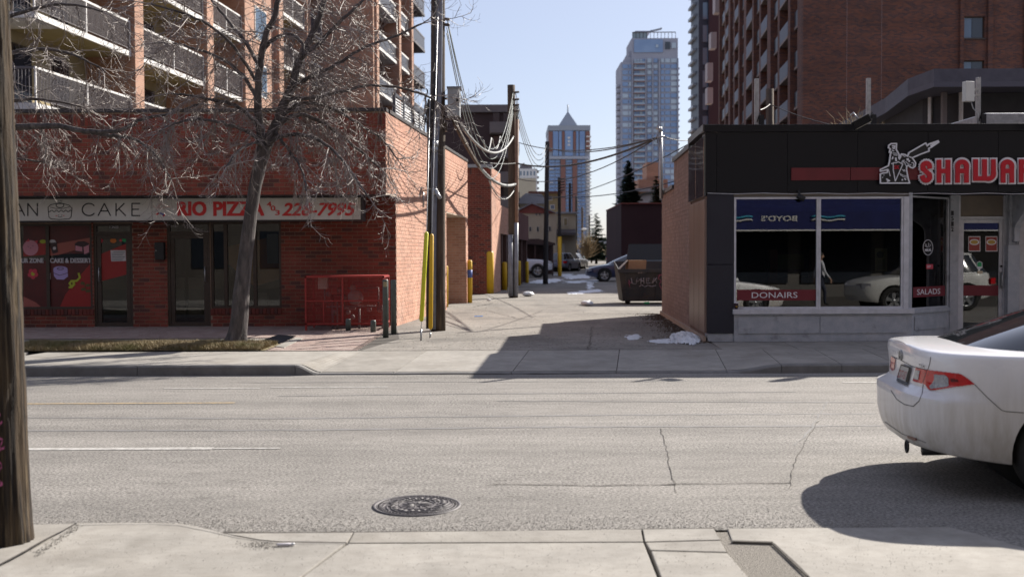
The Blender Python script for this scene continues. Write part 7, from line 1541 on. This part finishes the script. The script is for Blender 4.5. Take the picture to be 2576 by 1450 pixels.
if body:
    lo = patch('tail_lamp', z6([(845, 880), (1580, 970), (1700, 1040), (1905, 1200), (1320, 1285), (890, 1355), (800, 1215), (750, 1190)]), m_rl, .006)
    patch('clear_lens', z6([(1005, 980), (1260, 1000), (1320, 1060), (1335, 1230), (1280, 1260), (930, 1310), (905, 1250), (975, 1170), (1015, 1080)]), m_cl, .010, par=lo)
    patch('side_marker', z6([(1370, 1080), (1520, 1090), (1555, 1150), (1380, 1150)]), mat('dark red lens', (.10, .002, .005), .2), .010, par=lo)
    li = patch('tail_lamp', z6([(585, 830), (830, 885), (735, 1190), (515, 1130)]), m_rl, .006); patch('clear_lens', z6([(585, 880), (690, 890), (650, 1110), (540, 1080)]), m_cl, .010, par=li)
    patch('tail_lamp', [(2243, 894), (2254, 902), (2251, 928), (2246, 932), (2241, 925)], m_rl, .006, 1)
    pf = patch('plate_frame', z6([(270, 740), (500, 820), (400, 1250), (150, 1150)]), m_trim, .012, 1); patch('licence_plate', z6([(295, 775), (465, 830), (378, 1175), (205, 1105)]), mat('plate white', (.48, .48, .47), .5, (.38, .38, .38), 20, obj=True), .016, 1, pf)
    seam([(2342, 897), (2339, 915), (2334, 930)]); seam([(2323, 966), (2320, 988), (2313, 1006)]); seam([(2242, 981), (2256, 1003), (2275, 1016), (2298, 1021), (2313, 1007)], .0024); seam([(2452, 966), (2485, 1000), (2520, 1031), (2532, 1034), (2576, 1037)]); seam([(2226, 1060), (2270, 1090), (2308, 1104), (2330, 1112)], .002)
    seam(z6([(30, 565), (200, 640), (500, 800), (700, 850), (845, 882)]), .002, 'trunk_crease', m_trim)
    b = MB(); c = [oncar(2267+3.4*math.cos(a), 892+11.5*math.sin(a), .006) for a in [i*math.pi/10 for i in range(20)]]; c = [Mi @ q for q in c if q]; b.tube(c, .006, 6, closed=True)
    for L in (((2265.5, 883), (2264.5, 900)), ((2268.5, 883), (2270, 901)), ((2266, 892), (2269, 892))): b.tube([Mi @ oncar(*q, .006) for q in L], .005, 5)
    b.build('round_badge', m_ss, sed)
    def carletters(txt, x0, y0, x1, y1, h, m, name, off=.008, par=None):
        vs_, fs_ = text_verts(txt); ax_, bx_ = min(v.x for v in vs_), max(v.x for v in vs_); ay_, by_ = min(v.y for v in vs_), max(v.y for v in vs_); b = MB(); out = []
        for v in vs_:
            u = (v.x-ax_)/(bx_-ax_); w = (v.y-ay_)/(by_-ay_); q = oncar(x0+(x1-x0)*u+h[0]*w, y0+(y1-y0)*u+h[1]*w, off); out.append(tuple(Mi @ q) if q is not None else (0, 0, 0))
        b.add(out, fs_); b.build(name, m, par or sed, kind='stuff')
    carletters('TSX', 2312.5, 920.5, 2329, 925, (.8, -7), m_trim, 'model_badge')
    carletters('CXT-151', 2264, 948, 2282, 954, (6.5, -20), mat('plate red', (.35, .03, .05), .6), 'plate_letters', .019, pf)
    patch('reflector', [(2284, 1094), (2308, 1101), (2306, 1108), (2284, 1100)], mat('dark red lens', (.10, .002, .005), .2), .005, 1)
bl_ = BVHTree.FromPolygons([v.co.copy() for v in body.data.vertices], [tuple(p.vertices) for p in body.data.polygons])
for s_ in (-1, 1):                                  # door shut lines, handles, mirror
    def side(x, z):
        h = bl_.ray_cast(Vector((x, 3*s_, z)), Vector((0, -s_, 0)), 4); return (h[0] + Vector((0, .001*s_, 0))) if h[0] else Vector((x, .87*s_, z))
    for L in ([(1.42, .90), (1.36, .70), (1.40, .45), (1.55, .28)], [(2.18, .89), (2.2, .28)], [(3.12, .84), (3.1, .5), (3.05, .28)], [(1.55, .28), (2.3, .26), (3.05, .28)]):
        P_ = []
        for a, c in zip(L[:-1], L[1:]): P_ += [side(a[0]+(c[0]-a[0])*i/6, a[1]+(c[1]-a[1])*i/6) for i in range(6)]
        b = MB(); b.tube(P_ + [side(*L[-1])], .0025, 5); b.build('door_seam', m_trim, sed)
    for x in (1.62, 2.42): b = MB(); q = side(x, .74); b.tube([q, q+Vector((.03, .03*s_, 0)), q+Vector((.15, .03*s_, 0)), q+Vector((.18, 0, 0))], .011, 6); b.build('door_handle', pw, sed)
    b = MB(); q = side(3.0, .87); b.ball(q+Vector((.02, .06*s_, .05)), .085, 1, 1.1, .75, 8); b.build('mirror', pw, sed)
b = MB(); b.tube([Vector((.05, -.34+.035*math.cos(a), .27+.04*math.sin(a))) for a in [i*math.pi/8 for i in range(16)]], .009, 6, closed=True); b.build('tow_hook', m_trim, sed)
b = MB(); b.tube([(.11, -.50, .27), (.35, -.50, .28)], .034, 12); b.box((.25, -.65, .27), (.6, .65, .36)); b.build('exhaust', m_trim, sed)
b = MB(); b.box((.75, -.7, .26), (4.0, .7, .34)); b.build('underbody', m_well, sed)
place(sed, SL, SR)
# ---- white crossover parked nose to nose further right (seen mirrored in the windows)
suvK = dict(L=4.4, W=1.84, wr=.36, wx=(.9, 3.5), top=[(0, 1.02), (.5, 1.03), (2, 1.0), (3.2, .98), (3.7, .95), (4.2, .85), (4.4, .7)], bot=[(0, .42), (.5, .3), (.9, .25), (3.5, .25), (4.4, .35)], rz=[(.3, .1), (.5, 0), (.7, 0), (.75, .08), (1.02, .12)], fz=[(.3, .08), (.5, 0), (.8, 0), (.95, .1)],
            cab=dict(xr0=.10, xr1=.55, xf1=2.3, xf0=3.3, w0=.82, w1=.62, z=1.58, posts=(1.2, 2.1), pil=.09, e=5))
def somecar(name, label, K, pm, loc, rz, cat='car', group=None, tail=True, head=True):
    t = thing(name, label, cat, group=group); car(t, K, pm); L, hw = K['L'], K['W']/2; zt = lerpl(K['top'], .1)
    for s_ in (1, -1):
        b = MB(); b.obox((.05+.02, s_*(hw*.86), zt-.28), (.16, s_*.08, 0), (-.02, -s_*.22, 0), (0, 0, .16)); b.build('tail_lamp', m_rl, t)
        b = MB(); zf_ = lerpl(K['top'], L-.3)-.2; b.obox((L-.30, s_*(hw*.93), zf_), (.2, -s_*.12, 0), (.05, -s_*.28, -.01), (0, 0, .14)); b.build('headlight', m_cl, t)
        b = MB(); b.ball((K['cab']['xf0']-.55, s_*(hw+.05), zt+.06), .09, 1, .9, .7, 6); b.build('mirror', pm, t)
    place(t, loc, rz); return t
pwh = paint('clean white paint', (.62, .62, .60)); pnv = paint('navy paint', (.02, .028, .075), .3); psl = paint('silver blue paint', (.14, .16, .22), .3); pdk = paint('dark grey paint', (.03, .03, .035), .3); pbr = paint('dull white paint', (.55, .56, .62), .35)
somecar('crossover', 'white crossover parked at the near kerb beyond the sedan, mirrored in the restaurant windows', suvK, pwh, (13.4, 7.4, 0), 180)
def cartwin(px, py, off=0): p = G(px, py, ZS); return (p.x+off, p.y, ZS)
tall = dict(L=4.75, W=1.85, wr=.35, wx=(.95, 3.75), top=[(0, .98), (.5, 1.0), (2.5, .96), (3.3, .93), (3.9, .86), (4.5, .74), (4.75, .60)], bot=[(0, .4), (.5, .27), (4.2, .22), (4.75, .33)], rz=[(.3, .1), (.5, 0), (.98, .12)], fz=[(.3, .05), (.5, 0), (.9, .12)], cab=dict(xr0=.15, xr1=.6, xf1=2.35, xf0=3.65, w0=.80, w1=.60, z=1.50, posts=(1.3, 2.2), pil=.08, e=5))
p = G(1520, 708, ZS); tn = somecar('hatchback', 'navy blue wagon parked across the alley with its nose to the left', tall, pnv, (p.x-.95+4.72-.0, p.y+.9, ZS), 180)
sedK = dict(KS); sedK.update(bot=[(0, .35), (.5, .25), (4.5, .25)])
for px, py, K, pm, rz, lab in ((1546, 664, suvK, psl, 82, 'small silver blue crossover seen from behind beyond the navy wagon'), (1550, 655, suvK, pdk, 85, 'dark van-like car behind the silver blue crossover'), (1514, 652, sedK, pbr, 95, 'pale car far down the alley in the sun'),
                               (1412, 683, suvK, psl, 68, 'blue grey crossover parked left of the yellow sleeved pole'), (1428, 677, suvK, pdk, 62, 'dark car between the utility poles on the left'), (1443, 668, suvK, pdk, 70, 'farthest dark car parked on the left of the alley'), (1397, 672, suvK, pbr, 80, 'pale car roof behind the blue grey crossover')):
    p = G(px, py, ZS); somecar('parked_car', lab, K, pm, (p.x-.4, p.y, ZS), rz, group='cars parked along the alley')
pkK = dict(L=5.6, W=2.0, wr=.42, wx=(1.2, 4.6), top=[(0, 1.1), (1.7, 1.1), (2, 1.12), (3.9, 1.15), (4.4, 1.14), (5.3, 1.08), (5.6, .95)], bot=[(0, .55), (.8, .45), (5, .42), (5.6, .5)], rz=[(.5, .03), (1, .02)], fz=[(.5, .03), (.8, 0), (1.1, .06)], cab=dict(xr0=1.75, xr1=1.95, xf1=3.4, xf0=4.1, w0=.86, w1=.68, z=1.86, posts=(2.7,), pil=.08, e=6))
p = G(1347, 697, ZS); somecar('pickup_truck', 'white pickup with its front wheel showing under the dark carport edge', pkK, pbr, (p.x-4.45, p.y+1.0, ZS), 0, 'pickup truck')
# ---- dumpster with cardboard box
pd = G(1567, 765, ZS); dm = thing('dumpster', 'dark open dumpster covered with pale graffiti beside the restaurant rear corner', 'dumpster', pd)
m_dm = mat('dumpster paint', (.030, .030, .036), .6, (.055, .045, .04), 4, bump=.1, col3=(.10, .05, .03), scale3=2.5, lo3=.62, hi3=.75); Yd_ = pd.y; x0, x1 = pd.x, pd.x+1.95; ztp = Z(680, Yd_); zlo = ZS+.12
b = MB(); xs0, xs1 = x0-.13, x1+.13
for f in ([(x0, Yd_, zlo), (x1, Yd_, zlo), (xs1, Yd_-.12, ztp), (xs0, Yd_-.12, ztp)], [(x0, Yd_+1.3, zlo), (x1, Yd_+1.3, zlo), (xs1, Yd_+1.5, ztp+.25), (xs0, Yd_+1.5, ztp+.25)]): b.prism(f, (0, .03 if f[0][1] == Yd_ else -.03, 0))
for xa_, xb_, s_ in ((x0, xs0, 1), (x1, xs1, -1)): b.prism([(xa_, Yd_+.031, zlo), (xa_, Yd_+1.269, zlo), (xb_, Yd_+1.46, ztp+.25), (xb_, Yd_-.085, ztp)], (.03*s_, 0, 0))
b.box((x0, Yd_+.03, zlo-.03), (x1, Yd_+1.27, zlo)); b.build('bin_body', m_dm, dm)
b = MB(); b.box((xs0-.03, Yd_-.17, ztp-.07), (xs1+.03, Yd_-.121, ztp+.03)); b.box((x0-.04, Yd_-.06, zlo+.32), (x1+.04, Yd_-.031, zlo+.38)); 
for i in range(5): xx = x0+.06+i*.45; b.prism([(xx, Yd_-.002, zlo), (xx+.05, Yd_-.002, zlo), (xx+.05, Yd_-.118, ztp-.08), (xx, Yd_-.118, ztp-.08)], (0, -.03, 0))
b.build('rim_and_ribs', m_dm, dm)
b = MB(); b.prism([(xs0+.4, Yd_+1.5, ztp+.28), (xs1, Yd_+1.5, ztp+.28), (xs1, Yd_+1.75, ztp+.78), (xs0+.5, Yd_+1.75, ztp+.78)], (0, .04, 0)); b.build('lid', m_trim, dm)
for q in (x0+.15, x1-.2): b = MB(); b.lathe([(.08, -.03), (.08, .03)], (q, Yd_+.1, ZS+.08), 12, axis='Y'); b.build('caster', m_tyre, dm)
m_gf = mat('pale graffiti', (.42, .36, .38), .8, (.12, .11, .12), 30, lo=.5, hi=.62); m_gf2 = mat('pink graffiti', (.38, .10, .16), .8, (.06, .03, .04), 30, lo=.5, hi=.62)
def gst(b, L, w, off=-.10): 
    P_ = []
    for (x, y) in L: t = max(0, min(1, (y-762)/(682-762))); P_.append(P(x, y, Yd_-.12*t-.035))
    b.tube(P_, w*Yd_/FP, 4)
b = MB()
for L in ([(1588, 699), (1590, 712), (1600, 714)], [(1600, 714), (1603, 697), (1610, 703), (1603, 708)], [(1612, 714), (1613, 699)], [(1620, 713), (1619, 698)], [(1612, 707), (1621, 705)], [(1634, 700), (1626, 700), (1626, 712), (1636, 711)], [(1627, 706), (1633, 705)], [(1640, 712), (1646, 698), (1652, 711)], [(1652, 698), (1641, 712)], [(1608, 720), (1615, 716), (1622, 721), (1630, 717), (1640, 720), (1650, 717)]): gst(b, L, 1.1)
for L in ([(1598, 683), (1625, 681), (1650, 678)], [(1605, 686), (1640, 682)]): gst(b, L, 1.3)
b.build('graffiti', m_gf, dm, kind='stuff'); b = MB()
for L in ([(1660, 690), (1656, 700), (1664, 706), (1658, 715), (1664, 726)], [(1655, 694), (1665, 690)], [(1582, 704), (1584, 722)], [(1580, 712), (1588, 710)]): gst(b, L, 1.2)
b.build('graffiti', m_gf2, dm, kind='stuff')
bx = thing('cardboard_box', 'open tan cardboard box sitting on top of the dumpster rim', 'cardboard box', P(1600, 678, Yd_+.3)); m_cb = mat('cardboard', (.42, .25, .14), .9, (.36, .21, .12), 5); m_cbi = mat('pale cardboard flap', (.5, .46, .40), .9)
o = P(1581, 678, Yd_+.1); b = MB(); b.obox(o, (.52, .05, 0), (-.05, .4, 0), (.02, 0, .28)); b.build('carton', m_cb, bx); b = MB(); b.prism([o+Vector((-.02, 0, .26)), o+Vector((0, .38, .28)), o+Vector((-.25, .40, .05)), o+Vector((-.27, 0, .0))], (0, 0, .01)); b.build('flap', m_cbi, bx)
# ---- litter
def blob(name, label, cat, c, r, m, seed, flat=.5):
    rnd = random.Random(seed); b = MB(); b.ball((0, 0, r*flat), r, 1.3, 1, flat, 7); b.v = [tuple(Vector(v)*(1+.35*noise.noise(Vector(v)*9/r*.3+Vector((seed, 0, 0)))) + Vector(c)) for v in b.v]; tag(b.build(name, m, None, loc=c), label, cat)
m_wp = mat('white plastic', (.7, .72, .75), .4); blob('plastic_bag', 'crumpled white plastic bag on the alley left of the dumpster shadow', 'plastic bag', G(1477, 769, ZS), .14, m_wp, 1); blob('plastic_bag', 'white scrap on the alley just right of the second utility pole', 'litter', G(1328, 745, ZS), .16, m_wp, 2)
blob('paper_scrap', 'small white scrap between the first bay and the second pole', 'litter', G(1230, 756, ZS), .06, m_wp, 3); blob('green_bottle', 'bright green rubbish at the foot of the dumpster', 'litter', G(1627, 765, ZS), .07, m_gr, 4)
b = MB(); g_ = G(1204, 796, ZS); b.obox(g_+Vector((-.10, 0, .004)), (.2, .03, 0), (0, .1, 0), (0, 0, .01)); tag(b.build('blue_wrapper', plain('bright blue plastic', (.05, .25, .75)), None), 'small bright blue wrapper lying on the alley', 'litter')
pe = thing('white_lighter', 'white plastic lighter lying on the near pavement', 'lighter', G(718, 1368, .01)); a = G(697, 1369, .02); c = G(741, 1367, .02); d = (c-a); b = MB(); b.tube([a, a+d*.03, a+d*.8, a+d*.82], [.006, .0085, .0085, .006], 10); b.build('barrel', mat('white pen plastic', (.75, .72, .76), .3), pe); b = MB(); b.tube([a+d*.82, c], .0075, 10); b.build('cap', m_wp, pe)
# ---- manhole cover
mc = G(1049, 1271, 0); mh = thing('manhole_cover', 'round cast iron manhole cover with leaf pattern in the near lane', 'manhole cover', mc)
m_iron = mat('cast iron', (.065, .058, .064), .7, (.10, .092, .098), 30, bump=.2, bscale=80, spec=.3); m_iron2 = mat('worn iron relief', (.13, .12, .125), .6, (.085, .08, .085), 40, spec=.4); Rm = (G(1160, 1271).x-G(938, 1271).x)/2
b = MB(); b.lathe([(Rm, -.02), (Rm, .007), (Rm-.012, .009), (Rm-.022, .006), (Rm-.024, -.02)], mc, 64); b.build('ring_frame', m_iron2, mh); b = MB(); b.lathe([(Rm-.03, -.02), (Rm-.03, .004), (Rm-.05, .005), (.002, .005)], mc, 64); b.build('cover_plate', m_iron, mh)
for r__ in (.90, .82, .40): b = MB(); b.tube([mc+Vector((Rm*r__*math.cos(a), Rm*r__*math.sin(a), .006)) for a in [i*math.pi/32 for i in range(64)]], .0035, 5, closed=True); b.build('relief_ring', m_iron2, mh)
b = MB(); rnd = random.Random(8)
for k in range(26):
    a = k*2*math.pi/26; r0 = Rm*(.45+.05*(k % 2)); pts = [mc + Vector(((r0+i*Rm*.045)*math.cos(a+.10*i+.15*math.sin(i*1.2)), (r0+i*Rm*.045)*math.sin(a+.10*i+.15*math.sin(i*1.2)), .006)) for i in range(8)]; b.tube(pts, [.003, .006, .008, .009, .008, .006, .005, .002], 5)
    for q in (2, 4): d = Vector((math.cos(a+q), math.sin(a+q), 0)); b.tube([pts[q], pts[q]+d*.02, pts[q]+d*.035+Vector((.008, 0, 0))], [.005, .004, .002], 4)
for k in range(12): a = k*2*math.pi/12; b.tube([mc+Vector((Rm*.08*math.cos(a), Rm*.08*math.sin(a), .006)), mc+Vector((Rm*.2*math.cos(a+.5), Rm*.2*math.sin(a+.5), .006)), mc+Vector((Rm*.34*math.cos(a+.3), Rm*.34*math.sin(a+.3), .006))], [.004, .006, .003], 5)
for k in range(60): a = k*2*math.pi/60; b.tube([mc+Vector((Rm*.84*math.cos(a), Rm*.84*math.sin(a), .006)), mc+Vector((Rm*.88*math.cos(a), Rm*.88*math.sin(a), .006))], .003, 4)
b.build('leaf_relief', m_iron2, mh, kind='stuff')
# ---- pedestrian on the near pavement, mirrored in the second restaurant window
def person(name, label, loc, rz, h=1.68, shirt=(.55, .56, .6), step=.25):
    t = thing(name, label, 'person'); s_ = h/1.75
    V = {'pel': (0, 0, .95, .15), 'wai': (0, 0, 1.08, .13), 'che': (0, .01, 1.30, .155), 'nec': (0, .01, 1.48, .06), 'hed': (0, -.0, 1.56, .062)}
    E = [('pel', 'wai'), ('wai', 'che'), ('che', 'nec'), ('nec', 'hed')]
    for q, sg in (('l', 1), ('r', -1)):
        f = step*sg; V.update({'hip'+q: (.10*sg, 0, .88, .095), 'kne'+q: (.10*sg, f*.5-.04, .49, .065), 'ank'+q: (.10*sg, f*.9 + (.06 if sg < 0 else 0), .09, .042), 'toe'+q: (.11*sg, f*.9-.15+(.06 if sg < 0 else 0), .04, .038), 'sho'+q: (.185*sg, .01, 1.42, .065), 'elb'+q: (.25*sg, -f*.35+.03, 1.13, .045), 'wri'+q: (.24*sg, -f*.8-.05, .89, .03)})
        E += [('pel', 'hip'+q), ('hip'+q, 'kne'+q), ('kne'+q, 'ank'+q), ('ank'+q, 'toe'+q), ('che', 'sho'+q), ('sho'+q, 'elb'+q), ('elb'+q, 'wri'+q)]
        w = V['wri'+q]; V['pal'+q] = (w[0], w[1]-.02, w[2]-.07, .028); E.append(('wri'+q, 'pal'+q))
        for i in range(4): V['f%d' % i+q] = (w[0]+(.0)*sg, w[1]-.05+.02*i, w[2]-.15+.008*abs(i-1.5), .009); E.append(('pal'+q, 'f%d' % i+q))
        V['th'+q] = (w[0]-.02*sg, w[1]-.07, w[2]-.09, .010); E.append(('pal'+q, 'th'+q))
    names = list(V); me = bpy.data.meshes.new('body'); me.from_pydata([tuple(c*s_ for c in V[k][:3]) for k in names], [(names.index(a), names.index(b_)) for a, b_ in E], []); o = bpy.data.objects.new('body', me); COL.objects.link(o); o.parent = t
    sk = o.modifiers.new('skin', 'SKIN'); o.modifiers.new('sub', 'SUBSURF').levels = 1
    for i, k in enumerate(names): me.skin_vertices[0].data[i].radius = (V[k][3]*s_, V[k][3]*s_)
    me.skin_vertices[0].data[0].use_root = True; dg = bpy.context.evaluated_depsgraph_get(); m2 = bpy.data.meshes.new_from_object(o.evaluated_get(dg)); o.modifiers.clear(); o.data = m2
    ms = [plain('shirt '+label[:8], shirt, .9), plain('dark trousers', (.03, .035, .06), .9), plain('skin', (.42, .26, .18), .6), plain('shoe', (.02, .02, .02), .7)]
    for m in ms: m2.materials.append(m)
    for p in m2.polygons:
        z = p.center.z/s_; p.use_smooth = True; x = abs(p.center.x/s_); p.material_index = 3 if z < .11 else 1 if z < .97 and x < .19 else 2 if z > 1.49 or (x > .19 and z < .93) else 0
    b = MB(); b.ball((0, -.005*s_, 1.65*s_), .088*s_, .86, 1.02, 1.28, 12); b.ball((0, -.10*s_, 1.635*s_), .016*s_, .8, 1, 1.4, 6)
    for sg in (1, -1): b.ball((.078*sg*s_, 0, 1.64*s_), .022*s_, .5, 1, 1.3, 6)
    hd = b.build('head', ms[2], t); b = MB()
    for sg in (1, -1): b.ball((.03*sg*s_, -.083*s_, 1.655*s_), .010*s_, 1, .6, .7, 6)
    b.box((-.022*s_, -.094*s_, 1.592*s_), (.022*s_, -.08*s_, 1.597*s_)); b.build('eyes_and_mouth', plain('dark iris', (.02, .015, .015)), hd)
    b = MB(); b.ball((0, .018*s_, 1.685*s_), .092*s_, .92, 1.05, 1.12, 12); b.build('hair', plain('black hair', (.012, .010, .010), .5), hd)
    t.location = loc; t.rotation_euler = (0, 0, R(rz)); return t
person('person', 'person in pale shirt walking on the near pavement, mirrored in the second restaurant window', (9.35, 3.6, .01), 90, 1.6)
